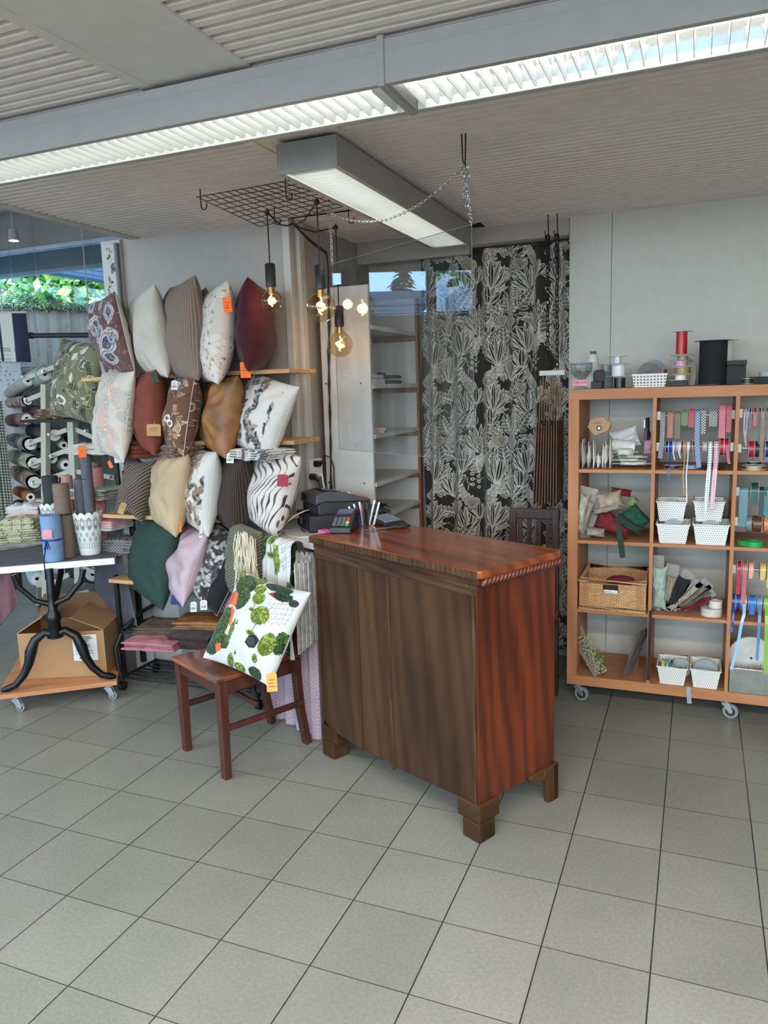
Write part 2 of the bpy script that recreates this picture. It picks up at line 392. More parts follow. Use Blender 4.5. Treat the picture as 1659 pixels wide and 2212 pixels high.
M_trim = plain('trim_paint', (182, 179, 174), .5, var=.02)
S(MB().box((-5.6, -5.5, -.1), (3.3, 3.1, 0)), 'floor', tile_mat())
# lowered ceiling: two ribbed fields with a smooth strip between them
def ribbed_field(x0, x1, y0, y1):
    p, prof = .0444, []
    k0 = int(math.floor((y0+.868)/p)); y = -.868+k0*p
    while y < y1:
        prof += [(y, ZC+.028), (y+.009, ZC+.028), (y+.013, ZC), (y+.036, ZC), (y+.040, ZC+.028)]; y += p
    mb = MB(); n = len(prof)
    mb.add([(x0, a, b) for a, b in prof]+[(x1, a, b) for a, b in prof], [(i, n+i, n+i+1, i+1) for i in range(n-1)])
    mb.box((x0, y0, ZC+.034), (x1, y1, ZC+.05)); return mb
S(ribbed_field(-2.17, -.76, -5.4, 1.2), 'ceiling', M_ceil)
S(ribbed_field(-.47, 3.2, -5.4, 1.93), 'ceiling', M_ceil)
S(ribbed_field(-1.22, -.76, 1.2, 2.0), 'ceiling', M_ceil)
mb = MB(); mb.box((-.765, -5.4, ZC-.001), (-.465, 1.79, ZC+.05)); mb.box((-.79, -5.4, ZC-.004), (-.755, 2.1, ZC+.004)); mb.box((-.475, -5.4, ZC-.004), (-.44, 1.79, ZC+.004))
S(mb, 'ceiling', plain('ceiling_strip', (200, 196, 191), .55, var=.015))
mb = MB(); mb.box((-2.21, -5.4, ZC-.006), (-2.15, 1.2, ZC+.05)); mb.box((-2.21, -5.4, ZC), (-2.19, 1.2, GLZ)); S(mb, 'trim_1', M_trim); S(MB().box((-.53, 1.80, ZC-.001), (-.42, 1.90, ZC+.03)), 'ceiling', plain('void_shade', (10, 10, 10), .9))  # last box: black block whose colour stands in for the dark open gap
S(MB().box((-5.5, -5.4, GLZ), (-2.2, 3.0, GLZ+.1)), 'ceiling', plain('high_ceiling_paint', (190, 190, 190), .7, var=.02))
S(MB().box((-2.2, -5.4, ZC+.06), (3.2, 2.3, ZC+.12)), 'ceiling', M_ceil)
# walls
S(MB().box((-2.27, 1.2, 0), (-1.22, 3.1, GLZ)), 'wall_back', M_wall, bevel=.004)
S(MB().box((-1.22, 2.16, 0), (3.2, 2.3, ZC+.05)), 'wall_back', M_wall)
mb = MB(); mb.box((.027, 1.90, .0), (.238, 2.16, ZC)); mb.box((.2395, 1.901, .0), (3.2, 2.16, ZC)); S(mb, 'wall_back', M_panel, bevel=.002)
S(MB().box((-.53, 1.90, 2.372), (.027, 2.0, ZC+.05)).box((-1.22, 1.98, 2.34), (-.53, 2.02, ZC+.05)), 'trim_2', M_wall, bevel=.01)
S(MB().box((3.2, -5.5, 0), (3.3, 2.3, 2.6)), 'wall_right', M_wall)
mb = MB(); mb.box((-5.6, -5.6, 0), (3.3, -5.5, .55)); mb.box((-5.6, -5.6, 2.9), (3.3, -5.5, GLZ))
for x in (-5.55, -3.6, -1.4, .8, 3.15): mb.box((x-.06, -5.6, .5), (x+.06, -5.5, 3))
S(mb, 'wall_front', M_wall)
# window walls on the side of the street
M_alu = plain('window_metal', (120, 132, 140), .45, metal=.3, var=.03); M_glass = clear('window_glass', (236, 243, 242), 1.45)
def window(name, plane, c, a0, a1, z0, z1, w=.05, th=.06):
    """frame in the wall, pane as its part; plane 'x' or 'y' at c, spanning a0..a1"""
    def bx(m, p0, p1, q0, q1, t):
        return m.box((c-t/2, p0, q0), (c+t/2, p1, q1)) if plane == 'x' else m.box((p0, c-t/2, q0), (p1, c+t/2, q1))
    m = MB(); bx(m, a0, a0+w, z0, z1, th); bx(m, a1-w, a1, z0, z1, th); bx(m, a0+w, a1-w, z0, z0+w, th); bx(m, a0+w, a1-w, z1-w, z1, th)
    o = S(m, name, M_alu); g = MB(); bx(g, a0+w, a1-w, z0+w, z1-w, .006); g.build('pane', M_glass, o)
mb = MB(); mb.box((-5.6, -5.5, 0), (-5.5, 3.1, .5)); mb.box((-5.6, -5.5, 2.86), (-5.5, 3.1, GLZ)); mb.box((-5.6, .49, .5), (-5.5, .68, 2.86)); mb.box((-5.6, -3.0, .5), (-5.5, -2.8, 2.86)); mb.box((-5.6, 2.9, .5), (-5.5, 3.1, 2.86))
S(mb, 'wall_left', M_wall)
window('window_1', 'x', -5.54, .68, 2.9, .5, 2.86); window('window_2', 'x', -5.54, -.2, .49, .5, 2.86); window('window_3', 'x', -5.54, -2.8, -.2, .5, 2.86); window('window_4', 'x', -5.54, -5.4, -3.0, .5, 2.86)
mb = MB(); mb.box((-5.5, 3.0, 0), (-2.27, 3.1, .5)); mb.box((-5.5, 3.0, 2.93), (-2.27, 3.1, GLZ)); mb.box((-4.0, 3.0, .5), (-2.27, 3.1, 2.93)); S(mb, 'wall_far', M_wall)
S(MB().box((-5.5, 2.975, 2.895), (-2.27, 3.0, 2.93)), 'trim_3', plain('pale_blue_trim', (196, 208, 222), .4, var=.02))
S(MB().box((-5.5, 3.02, 2.74), (-4.0, 3.08, 2.895)), 'trim_4', plain('dark_header', (78, 96, 102), .5, var=.03))
window('window_5', 'y', 3.05, -5.5, -4.0, .5, 2.74, w=.03)
for i, x in enumerate((-5.4, -3.5, -1.3, .9)): window('window_%d' % (6+i), 'y', -5.55, x-.09, x+2.0, .55, 2.9)
# skirting and surface cable ducts
mb = MB(); mb.box((-1.262, 1.175, .0), (-1.222, 1.2, ZC)); S(mb, 'trim_5', M_trim, bevel=.003)
mb = MB(); mb.box((-1.222, 1.235, 0), (-1.198, 1.29, ZC)); S(mb, 'trim_6', M_trim, bevel=.004)
S(MB().box((-2.27, 1.188, 0), (-1.27, 1.2, .07)), 'baseboard_back', plain('grey_skirting', (120, 116, 112), .5))
# ------------------------------------------------------------------ outside
S(MB().box((-60, -60, -.25), (60, 60, -.12)), 'ground', plain('asphalt', (120, 122, 124), .9, var=.1))
M_board = NT('soffit_boards'); _v = M_board.coord(scale=(1, 1, 1)); _wv = M_board.n('ShaderNodeTexWave', wave_type='BANDS', bands_direction='X', Scale=1.25); M_board.l(_v, _wv.inputs['Vector'])
_r1 = M_board.ramp([(0, (70, 84, 108)), (.1, (150, 168, 200)), (1, (160, 178, 208))]); M_board.l(_wv.outputs[1], _r1.inputs[0]); M_board.l(_r1.outputs[0], M_board.b.inputs['Base Color']); M_board.set(Roughness=.6)
o = S(MB().box((-5.97, 3.1, 3.0), (-2.0, 8.5, 3.1)).box((-5.97, -5.6, 3.0), (-5.6, 3.1, 3.1)), 'roof', M_board.m)
S(MB().box((-6.02, -5.6, 2.97), (-5.97, 8.5, 3.3)), 'trim_7', plain('canopy_fascia', (96, 112, 134), .5))
def downlight(loc, label, r=.045):
    t = thing('ceiling_spotlight', label, 'spotlight', loc, group=None)
    MB(Matrix.Translation(loc)).lathe([(r*1.25, .0), (r*1.25, -.006), (r, -.008), (r, 0)], 20).build('rim', M_white, t, True)
    MB(Matrix.Translation(loc)).lathe([(r, -.003), (r*.6, -.007), (0.001, -.009)], 20).build('lens', emit('spot_glow', (255, 226, 180), 9), t, True)
    return t
downlight((-5.62, 3.95, 3.0), 'lit recessed spotlight in the blue boarded canopy, nearer its outer edge')
downlight((-4.72, 3.1+.1, 3.0), 'lit recessed spotlight in the blue boarded canopy, nearer the window beam')
rng = random.Random(7)
def leafcloud(name, spots, n, size, cols, parent, flat=False):
    """leaves as small bent quads scattered through lobes; colours are the leaves' own"""
    N = n; V = np.zeros((N*4, 3)); C = np.zeros((N*4, 3)); wts = [s[3]*s[4]*s[5] for s in spots]; tot = sum(wts)
    k = 0; r2 = random.Random(hash(name) % 1000+len(spots))
    for s, wt in zip(spots, wts):
        m = int(N*wt/tot) if s is not spots[-1] else N-k
        for _ in range(m):
            if k >= N: break
            th = r2.random()*2*PI; ph = math.acos(2*r2.random()-1); rr = r2.random()**.33
            c = np.array([s[0]+s[3]*rr*math.sin(ph)*math.cos(th), s[1]+s[4]*rr*math.sin(ph)*math.sin(th), s[2]+s[5]*rr*math.cos(ph)])
            a = Vector((r2.gauss(0, 1), r2.gauss(0, 1), r2.gauss(0, .6))).normalized(); b = a.cross(Vector((r2.gauss(0, 1), r2.gauss(0, 1), r2.gauss(0, 1)))).normalized()
            sz = size*(.6+.8*r2.random()); a = np.array(a)*sz; b = np.array(b)*sz*.6
            V[4*k:4*k+4] = [c-a, c-b, c+a, c+b]; C[4*k:4*k+4] = cols[r2.randrange(len(cols))]; k += 1
    return rawmesh(name, V, np.arange(N*4).reshape(N, 4), printed('leaf_cloth', .6, 0, sheen=0), parent, C, smooth=False)
def tree(label, x, y, h, spots, n, size, cols, group=None, bark=(84, 70, 58)):
    t = thing('street_tree', label, 'tree', (x, y, -.12), group=group)
    mb = MB(); mb.tube([(x, y, -.12), (x+.1, y, h*.35), (x-.05, y+.05, h*.75)], [.16, .12, .05], 8)
    for s in spots[:6]: mb.tube([(x+.05, y, h*.3), ((x+s[0])/2, (y+s[1])/2, h*.3+(s[2]-h*.3)*.6), (s[0], s[1], s[2])], [.06, .035, .01], 6)
    mb.build('trunk', plain('bark', bark, .9, var=.2), t, True)
    V = [(*s,) for s in spots]
    o = leafcloud('foliage', V, n, size, cols, None); o.parent = t; o.location = (-x, -y, .12); return t
G1 = [(96, 140, 62), (70, 116, 52), (130, 172, 74), (168, 196, 84), (52, 92, 50), (186, 200, 110)]
tree('broad green garden tree outside the corner window, yellowing on one side', -9.5, 9.5, 5.2,
     [(-9.5, 9.3, 3.2, 1.9, 1.5, 1.5), (-11.2, 8.8, 2.4, 1.2, 1.2, 1.0), (-8.2, 10.2, 2.8, 1.5, 1.2, 1.3), (-10.6, 9.0, 4.0, 1.3, 1.1, 1.1), (-7.4, 10.6, 2.1, 1.2, 1.0, 1.2)], 9000, .10, G1)
tree('yellow green maple outside at the edge of the corner window', -13.6, 9.9, 4.4, [(-13.6, 9.9, 3.1, 1.1, 1.0, 1.3), (-14.0, 10.2, 2.3, 1.0, .9, .9)], 2600, .10, [(190, 204, 92), (214, 206, 96), (150, 184, 70), (228, 186, 86)])
def spruce(x, y, h, label, wd=1.3):
    t = thing('spruce_tree', label, 'tree', (x, y, -.12)); MB().cyl((x, y, -.12), (x, y, h*.96), .14, 8, .02).build('trunk', plain('bark', (84, 70, 58), .9, var=.2), t, True)
    V = []; C = []; r2 = random.Random(3)
    for i in range(46):
        z = .8+(h-.9)*i/45; rad = wd*(1-i/46)**.85*(.8+.4*r2.random())
        for k in range(18):
            a = r2.random()*2*PI; L = rad*(.7+.5*r2.random())
            d = np.array([math.cos(a), math.sin(a), -.35]); s = np.array([-math.sin(a), math.cos(a), 0])*.13; b = np.array([x, y, z])
            V += [b, b+d*L*.5+s, b+d*L+np.array([0, 0, -.05]), b+d*L*.5-s]; C += [[(58, 84, 62), (78, 104, 74), (98, 124, 92)][r2.randrange(3)]]*4
    V = np.array(V)-np.array([x, y, -.12]); o = rawmesh('foliage', V, np.arange(len(V)).reshape(-1, 4), printed('leaf_cloth'), t, np.array(C, float), smooth=False)
spruce(-6.6, 7.2, 4.4, 'blue green spruce close outside the corner window', 1.2)
spruce(-24, -1.5, 6.3, 'tall spruce across the street mirrored in the clear screen', 2.0)
M_siding = ribbed('blue_grey_siding', (176, 186, 204), (128, 138, 158), 2.2, 'Z', .7, .3, 0)
bd = thing('street_building', 'low grey shop building across the street mirrored in the clear screen', 'building', (-16, 2, -.12))
MB().box((-19, -1.3, -.12), (-16, 8, 3.55)).build('facade', M_siding, bd); MB().box((-19.1, -1.45, 3.55), (-15.7, 8.1, 3.86)).build('roof', plain('roof_felt', (104, 108, 122), .8), bd)
MB().box((-16, -1.3, 3.02), (-15.2, 8, 3.2)).build('awning', plain('awning_white', (222, 226, 230), .6), bd)
for yy in (-.8, .9, 2.6, 4.3): MB().box((-16.02, yy, .8), (-15.98, yy+1.3, 2.5)).build('shop_window', plain('dark_glazing', (56, 66, 80), .1), bd)
bd = thing('street_building', 'tall white gabled building across the street mirrored in the clear screen', 'building', (-17, -5, -.12))
MB().box((-21, -9, -.12), (-17, -2.0, 7.5)).build('facade', plain('white_render', (236, 238, 240), .8), bd)
MB().prism([(-5.6, -.1), (-1.9, -.1), (-1.9, 3.75), (-3.0, 4.35), (-5.6, 3.6)], -16.6, -14.9, axis='X').build('gable', plain('grey_gable', (150, 158, 178), .8), bd)
tree('small leafy branches outside the side window, mirrored in the clear screen', -9.0, -2.2, 4.2, [(-9, -1.2, 3.35, .5, .6, .35), (-9.1, -1.9, 3.0, .5, .5, .5), (-8.9, -2.5, 2.6, .5, .6, .5)], 420, .07, G1)
# ================================================================== LIGHT FITTINGS
M_fit = plain('fitting_enamel', (150, 150, 147), .45, var=.015); M_louv = plain('louvre_white', (215, 216, 208), .35, var=.01)
M_reflect = plain('reflector', (225, 225, 222), .12, metal=.9, var=.01)
def fitting(label, x0, x1, y0, y1, zt, zb, pitch, along='x', tubes=3.5, group=None, tube_r=.013):
    """louvred fluorescent fitting: body open below, reflector, blades, tubes"""
    cx, cy = (x0+x1)/2, (y0+y1)/2; L, Wd = (x1-x0, y1-y0) if along == 'x' else (y1-y0, x1-x0)
    M = Matrix.Translation((cx, cy, zb)) @ (Matrix() if along == 'x' else Matrix.Rotation(PI/2, 4, 'Z')); H = zt-zb
    t = thing('fluorescent_fitting', label, 'ceiling light', (cx, cy, zt), group=group); w = Wd/2; l = L/2
    mb = MB(M); mb.box((-l, -w, 0), (l, -w+.018, H)).box((-l, w-.018, 0), (l, w, H)).box((-l, -w+.018, H-.006), (l, w-.018, H)).box((-l, -w+.018, 0), (-l+.012, w-.018, H-.006)).box((l-.012, -w+.018, 0), (l, w-.018, H-.006))
    mb.box((-l, -w-.001, H*.72), (l, -w, H*.74)); mb.build('body', M_fit, t, bevel=.003)
    iw = w-.019; rf = MB(M); prof = [(-iw, .012), (-iw+.012, H*.5), (-iw*.55, H-.012), (0, H-.03), (iw*.55, H-.012), (iw-.012, H*.5), (iw, .012)]
    for i in range(len(prof)-1):
        (a, b), (c, d) = prof[i], prof[i+1]; rf.add([(-l+.013, a, b), (l-.013, a, b), (l-.013, c, d), (-l+.013, c, d)], [(0, 1, 2, 3)])
    rf.build('reflector', M_reflect, t, True)
    lv = MB(M); n = int((L-.03)/pitch); bh = .042
    for i in range(n):
        x = -l+.02+(i+.5)*(L-.04)/n
        pts = [(-iw+.002, bh)]+[(-iw+.002+.018*(1-math.cos(a)), bh*.0+.022*(1-math.sin(a))) for a in (0, .5, 1.0, 1.57)]+[(iw-.002-.018*(1-math.cos(a)), .022*(1-math.sin(a))) for a in (1.57, 1.0, .5, 0)]+[(iw-.002, bh)]
        lv.prism(pts, x-.0007, x+.0007, axis='X')
    lv.box((-l+.015, -iw+.001, .001), (l-.015, -iw+.003, bh)).box((-l+.015, iw-.003, .001), (l-.015, iw-.001, bh))
    lv.build('louvre', M_louv, t)
    for s in (-.45, .45): MB(M).cyl((-l+.03, s*iw, H*.62), (l-.03, s*iw, H*.62), tube_r, 12).build('tube', emit('tube_glow', (246, 250, 255), tubes), t, True)
    for k in (-.7, 0, .7): MB(M).box((k*l-.03, -.03, H-.002), (k*l+.03, .03, ZC-zb+.002)).build('mount', M_fit, t)
    return t
fitting('near end of the long louvred light row, with widely open bright blades', -.058, 1.30, -.44, -.215, ZC-.014, 2.345, .0363, 'x')
fitting('far end of the long louvred light row, running off beside the tall window side', -1.60, -.066, -.44, -.215, ZC-.014, 2.345, .0363, 'x')
fitting('short louvred light fitting hung crosswise under the smooth ceiling strip', -.685, -.458, .13, 1.76, ZC-.014, 2.348, .0363, 'y')
S(MB().box((-.075, -.445, 2.34), (-.055, -.21, 2.456)), 'trim_8', M_fit, bevel=.004)
# ------------------------------------------------------------------ wire grid, bulbs, cables, chains
M_black = plain('black_metal', (30, 30, 31), .45, metal=.3, var=.1); M_wire = plain('dark_wire', (74, 68, 66), .4, metal=.5); M_chain = plain('steel_chain', (186, 184, 180), .3, metal=.9, var=.05)
M_cable = plain('black_cable', (22, 22, 24), .5, var=.1); M_blackp = plain('black_plastic', (34, 34, 37), .4, var=.05, bump=.05)
gz = 2.385
ga, gb, gc_, gd = [at(*q, z=gz) for q in ((424, 426), (640, 388), (800, 432), (560, 490))]
t = thing('wire_grid', 'dark wire grid panel hooked under the ribbed ceiling above the bulbs', 'grid', (ga+gc_)/2)
mb = MB(); n1, n2 = 8, 13
for i in range(n1+1): k = i/n1; mb.tube([ga.lerp(gd, k), gb.lerp(gc_, k)], .0019, 5)
for i in range(n2+1): k = i/n2; mb.tube([ga.lerp(gb, k)+Vector((0, 0, .003)), gd.lerp(gc_, k)+Vector((0, 0, .003))], .0019, 5)
mb.build('mesh_wires', M_wire, t, True)
def hook(p, parent, r=.014, h=.07, ang=0):
    c, s = math.cos(ang), math.sin(ang); pts = [(p[0], p[1], ZC+.005), (p[0], p[1], ZC-h)]
    for a in np.linspace(0, PI, 7)[1:]: q = r*(1-math.cos(a)); pts.append((p[0]+q*c, p[1]+q*s, ZC-h-r*math.sin(a)))
    pts.append((p[0]+2*r*c, p[1]+2*r*s, ZC-h+.012)); MB().tube(pts, .0024, 6).build('hook', M_black, parent, True)
for q in ((432, 408), (616, 385), (592, 445), (752, 443)): hook(at(*q, z=ZC), t)
M_amber = clear('amber_glass', (241, 229, 206), 1.5); M_fil = emit('filament', (255, 196, 120), 7)
def bulb(c, r, zs, zh, label, ph=0):
    """globe bulb on a long cylindrical holder hanging by its cable from zh"""
    x, y, z = c; t = thing('globe_bulb', label, 'pendant lamp', (x, y, zh), group='bare filament bulbs over the pay desk')
    MB(Matrix.Translation((x, y, 0))).cyl((0, 0, zs+.085), (0, 0, zh), .0034, 8).build('cord', M_cable, t, True)
    MB(Matrix.Translation((x, y, zs))).lathe([(.0225, 0), (.0225, .094), (.019, .098), (.004, .102)], 24).build('lamp_holder', M_blackp, t, True)
    prof = []
    for i in range(17): a = -PI/2+i*(PI*.83)/16; prof.append((max(.0005, r*math.cos(a)), z+r*math.sin(a)))
    nz = zs-.002; prof += [(.021, nz-.016), (.016, nz)]
    MB(Matrix.Translation((x, y, 0))).lathe(prof, 32, cap=False).build('glass_globe', M_amber, t, True)
    pts = []
    for i in range(44): a = i/43; th = a*4.2*PI+ph; q = r*.36*math.sin(PI*min(1, a*1.15)); pts.append((x+q*math.cos(th), y+q*math.sin(th), z-r*.5+a*r*1.15))
    MB().tube(pts, .0022, 6).build('filament', M_fil, t, True)
    MB(Matrix.Translation((x, y, 0))).lathe([(.013, nz-.03), (.013, nz)], 16).build('screw_cap', plain('brass', (176, 150, 100), .3, metal=.9), t, True)
    l = bpy.data.lights.new('bulb_light', 'POINT'); l.energy = .45; l.color = (1, .68, .38); l.shadow_soft_size = .02; lo = bpy.data.objects.new('bulb_light', l); COL.objects.link(lo); lo.parent = t; lo.location = (0, 0, z-zh)
    return t
b1 = at(587, 650, y=.74); b2 = at(694, 663, y=.68); b3 = at(735, 744, y=1.17)
bulb(b1, .0475, at(581, 620, y=.74).z, 2.40, 'smallest amber globe bulb, hanging before the burgundy pillow', .4)
bulb(b2, .0625, at(693, 625, y=.68).z, 2.40, 'large amber globe bulb in the middle of the three, beside the clear screen', 1.8)
bulb(b3, .0625, at(733, 706, y=1.17).z, 2.40, 'lowest amber globe bulb, hanging behind the edge of the clear screen', 3.0)
t = thing('cable_harness', 'black cables looping from the wire grid and running down the wall to the sockets', 'cable', (b2.x, b2.y, 2.36))
J = at(632, 482, y=.95)
for bb in (b1, b2, b3):
    h = Vector((bb.x, bb.y, 2.385)); m = h.lerp(J, .5)-Vector((0, 0, .03)); MB().tube([h, h.lerp(J, .2)-Vector((0, 0, .012)), m, h.lerp(J, .8)-Vector((0, 0, .02)), J], .0036, 6).build('cable', M_cable, t, True)
    mb = MB(); mb.ball(h, .012, 10, 8); mb.build('knot', M_cable, t, True)
for k in (0, 1):
    e = [J, at(668, 517, y=1.1)+Vector((k*.004, 0, -k*.01)), at(705, 545, y=1.3)+Vector((0, 0, -k*.008))]
    for i, (px, py) in enumerate([(709, 580), (708+3*k, 640), (713-4*k, 700), (708+4*k, 760), (712-3*k, 830), (711+3*k, 890), (715-2*k, 960), (714+k, 1030), (714+3*k, 1060)]): e.append(at(px, py, y=1.365+.004*k))
    MB().tube(e, .0042, 6).build('cable', M_cable, t, True)
def chain(pts, parent, name='chain', mat=None, link=.018, wire=.0016, w=.0055):
    """real oval links along a polyline"""
    P = [Vector(p) for p in pts]; seg = [(P[i+1]-P[i]).length for i in range(len(P)-1)]; tot = sum(seg); n = max(2, int(tot/(link*.78))); mb = MB()
    def pos(d):
        for i, s in enumerate(seg):
            if d <= s or i == len(seg)-1: return P[i].lerp(P[i+1], min(1, d/s))
            d -= s
    for i in range(n):
        a, b = pos(tot*i/n), pos(tot*(i+1)/n); c = (a+b)/2; q = (b-a).to_track_quat('Z', 'Y').to_matrix().to_4x4(); M = Matrix.Translation(c) @ q @ Matrix.Rotation((i % 2)*PI/2+.4, 4, 'Z')
        mb.tube([M @ Vector((w*math.cos(t2), 0, (link/2)*math.sin(t2))) for t2 in np.linspace(0, 2*PI, 9)[:-1]], wire, 5, closed=True)
    return mb.build(name, mat or M_chain, parent, True)
# clear hanging screen
P_tr, P_tl = Vector((-.057, .327, 0)), Vector((-.815, .805, 0)); ud = (P_tl-P_tr).normalized(); sn = Vector((ud.y, -ud.x, 0))
t = thing('sneeze_guard', 'large clear acrylic screen hanging on chains over the pay desk', 'screen', (P_tr+P_tl)/2+Vector((0, 0, 1.352)))
Mx = Matrix(((ud.x, sn.x, 0, P_tr.x), (ud.y, sn.y, 0, P_tr.y), (0, 0, 1, 0), (0, 0, 0, 1)))
MB(Mx).box((0, -.002, 1.352), ((P_tl-P_tr).length, .002, 2.155)).build('acrylic_sheet', clear('acrylic', (244, 246, 247), 1.49), t)
mb = MB(Mx); L_ = (P_tl-P_tr).length
for a, b in (((0, 0, 1.352), (0, 0, 2.155)), ((L_, 0, 1.352), (L_, 0, 2.155)), ((0, 0, 2.155), (L_, 0, 2.155)), ((0, 0, 1.352), (L_, 0, 1.352))): mb.box(tuple(v-.0009 for v in a), tuple(v+.0009 for v in b))
mb.build('polished_edge', plain('acrylic_edge', (112, 118, 122), .5), t)
hr, hl = at(1001, 292, z=ZC), Vector((-.83, .80, ZC))
mb = MB(); 
for d in (-.006, .008): mb.tube([(hr.x+d, hr.y, ZC+.004), (hr.x+d*.6, hr.y, ZC-.09-d), (hr.x+.008, hr.y+.006, ZC-.10)], .0026, 6)
mb.build('hook', M_black, t, True)
top_r = Vector((P_tr.x, P_tr.y, 2.15)); kr = Vector((hr.x+.003, hr.y, ZC-.095))
chain([kr, top_r], t); kl = at(708, 455, y=.80)
chain([kl, Vector((P_tl.x, P_tl.y, 2.28)), Vector((P_tl.x, P_tl.y, 2.15))], t); hook(kl, t, h=.03)
for dx in (.004, -.007, .01): chain([kr+Vector((dx, 0, 0)), kr+Vector((dx, .006, -.07)), kr+Vector((dx*1.6, .002, -.13-dx*2))], t)
cat = []
for i in range(15): a = i/14; p = kl.lerp(kr, a); cat.append(p-Vector((0, 0, .055*4*a*(1-a)*1.9)))
chain(cat, t, name='slack_chain')
# ================================================================== COUNTER: old chest of drawers seen from its back
DA = math.radians(27.0); du = Vector((-math.cos(DA), math.sin(DA), 0)); dv = Vector((math.sin(DA), math.cos(DA), 0)); DO = Vector((-.003, .140, 0))
DM = Matrix(((-du.x, dv.x, 0, DO.x), (-du.y, dv.y, 0, DO.y), (0, 0, 1, 0), (0, 0, 0, 1)))   # local x: 0 = near corner, negative towards the far end; y into the room; z up
DL, DD = .935, .435
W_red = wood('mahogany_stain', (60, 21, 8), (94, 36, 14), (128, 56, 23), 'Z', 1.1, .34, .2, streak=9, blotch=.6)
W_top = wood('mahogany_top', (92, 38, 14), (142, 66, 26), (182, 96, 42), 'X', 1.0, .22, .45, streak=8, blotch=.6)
W_back = wood('raw_back_boards', (50, 32, 19), (66, 44, 27), (80, 55, 35), 'Z', 1.0, .85, 0, streak=8, blotch=.6, scratches=.35)
W_foot = wood('worn_foot', (58, 38, 22), (74, 50, 30), (88, 60, 36), 'X', .7, .6, 0, streak=3, blotch=.7, scratches=.7)
dr = thing('chest_of_drawers', 'dark antique wooden chest used as pay desk, its rough back facing the shop', 'chest of drawers', tuple(DO-du*0+Vector((0, 0, 0))), -DA)
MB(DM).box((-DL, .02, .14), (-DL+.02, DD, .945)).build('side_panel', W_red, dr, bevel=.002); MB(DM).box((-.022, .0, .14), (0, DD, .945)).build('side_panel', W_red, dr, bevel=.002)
mb = MB(DM); xs = [(-DL+.004, -.655, .0), (-.653, -.4605, .003), (-.4585, -.024, -.001)]
bot = lambda x: .138+.0*x
for a, b, yy in xs: mb.prism([(a, .175 if a < -.9 else .135), (a+.06 if a < -.9 else a, .135 if a < -.9 else .12), (b, .12 if b < -.1 else .14), (b, .925), (a, .925)], yy, yy+.016, axis='Y')
mb.build('back_board', W_back, dr, bevel=.0015)
W_edge = wood('worn_edge', (48, 32, 20), (68, 46, 28), (98, 68, 42), 'Z', 2, .7, 0, scratches=.5)
for a_, b_ in (((-.466, -.004, .105), (-.452, .002, .92)), ((-.021, -.004, .14), (-.006, .004, .93)), ((-DL, -.004, .16), (-DL+.012, .004, .93))): MB(DM).box(a_, b_).build('batten', W_edge, dr)
MB(DM).box((-DL-.002, -.003, .905), (.0, .004, .945)).build('top_rail', wood('worn_rail', (42, 28, 19), (60, 42, 28), (88, 62, 40), 'X', 2, .6, 0, scratches=.7), dr, bevel=.002)
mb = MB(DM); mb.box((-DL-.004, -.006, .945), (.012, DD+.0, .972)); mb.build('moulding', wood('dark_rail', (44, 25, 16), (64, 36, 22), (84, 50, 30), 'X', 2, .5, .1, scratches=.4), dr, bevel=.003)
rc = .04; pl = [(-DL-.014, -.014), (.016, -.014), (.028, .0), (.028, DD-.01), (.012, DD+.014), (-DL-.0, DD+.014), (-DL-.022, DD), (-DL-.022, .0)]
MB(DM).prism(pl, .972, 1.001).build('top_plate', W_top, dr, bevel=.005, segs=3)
rope = MB(DM); n = 21
for i in range(n):
    y = .02+i*(DD-.005)/n; z = .962
    rope.ball((0, 0, 0), 1, 8, 6); vs = rope.v[-8*7:]; 
    Mb = DM @ Matrix.Translation((.020, y, z)) @ Matrix.Rotation(R(-38), 4, 'X') @ Matrix.Diagonal((.011, .0085, .0185, 1))
    rope.v[-56:] = [tuple(Mb @ Vector((math.sin(PI*(k % 7)/6)*math.cos(2*PI*(k//7)/8), math.sin(PI*(k % 7)/6)*math.sin(2*PI*(k//7)/8), -math.cos(PI*(k % 7)/6)))) for k in range(56)]
rope.v = []; rope.f = []; rope.mi = []
for i in range(n):
    y = .02+i*(DD-.005)/n; M2 = Matrix.Translation((.020, y, .962)) @ Matrix.Rotation(R(-38), 4, 'X') @ Matrix.Diagonal((.014, .0105, .022, 1))
    prof = [(max(1e-5, math.sin(PI*k/6)), -math.cos(PI*k/6)) for k in range(7)]; rope.lathe(prof, 10, M2, cap=False)
for i in range(14):
    x = -.005-i*.02
MB(DM).box((-DL-.018, -.0165, .9725), (.014, -.0142, .9985)).build('plate_edge', W_edge, dr)
rope.build('rope_carving', plain('carved_mahogany', (84, 34, 18), .35, var=.3, vs=60, coat=.1), dr, True)
def foot(cx, cy, sx, sy):
    m = MB(DM); x0, x1 = (cx, cx+sx*.085); y0, y1 = (cy, cy+sy*.085)
    m.box((x0, y0, 0), (x1, y1, .075)); m.box((x0, y0, .075), (x0+sx*.11, y0+sy*.11, .145))
    return m.build('foot', W_foot, dr, bevel=.007, segs=2)
foot(.012, -.012, -1, 1); foot(-DL-.006, -.006, 1, 1); foot(-DL-.006, DD+.006, 1, -1)
m = MB(DM); m.prism([(-.02, .145), (-.02, .0), (.012, .0), (.012, .15)], DD-.02, DD+.012, axis='Y'); m.prism([(DD+.012, .0), (DD+.012, .15), (DD-.17, .15), (DD-.15, .12), (DD-.06, .10), (DD-.05, .0)], -.012, .012, axis='X'); m.build('foot', W_foot, dr, bevel=.004)
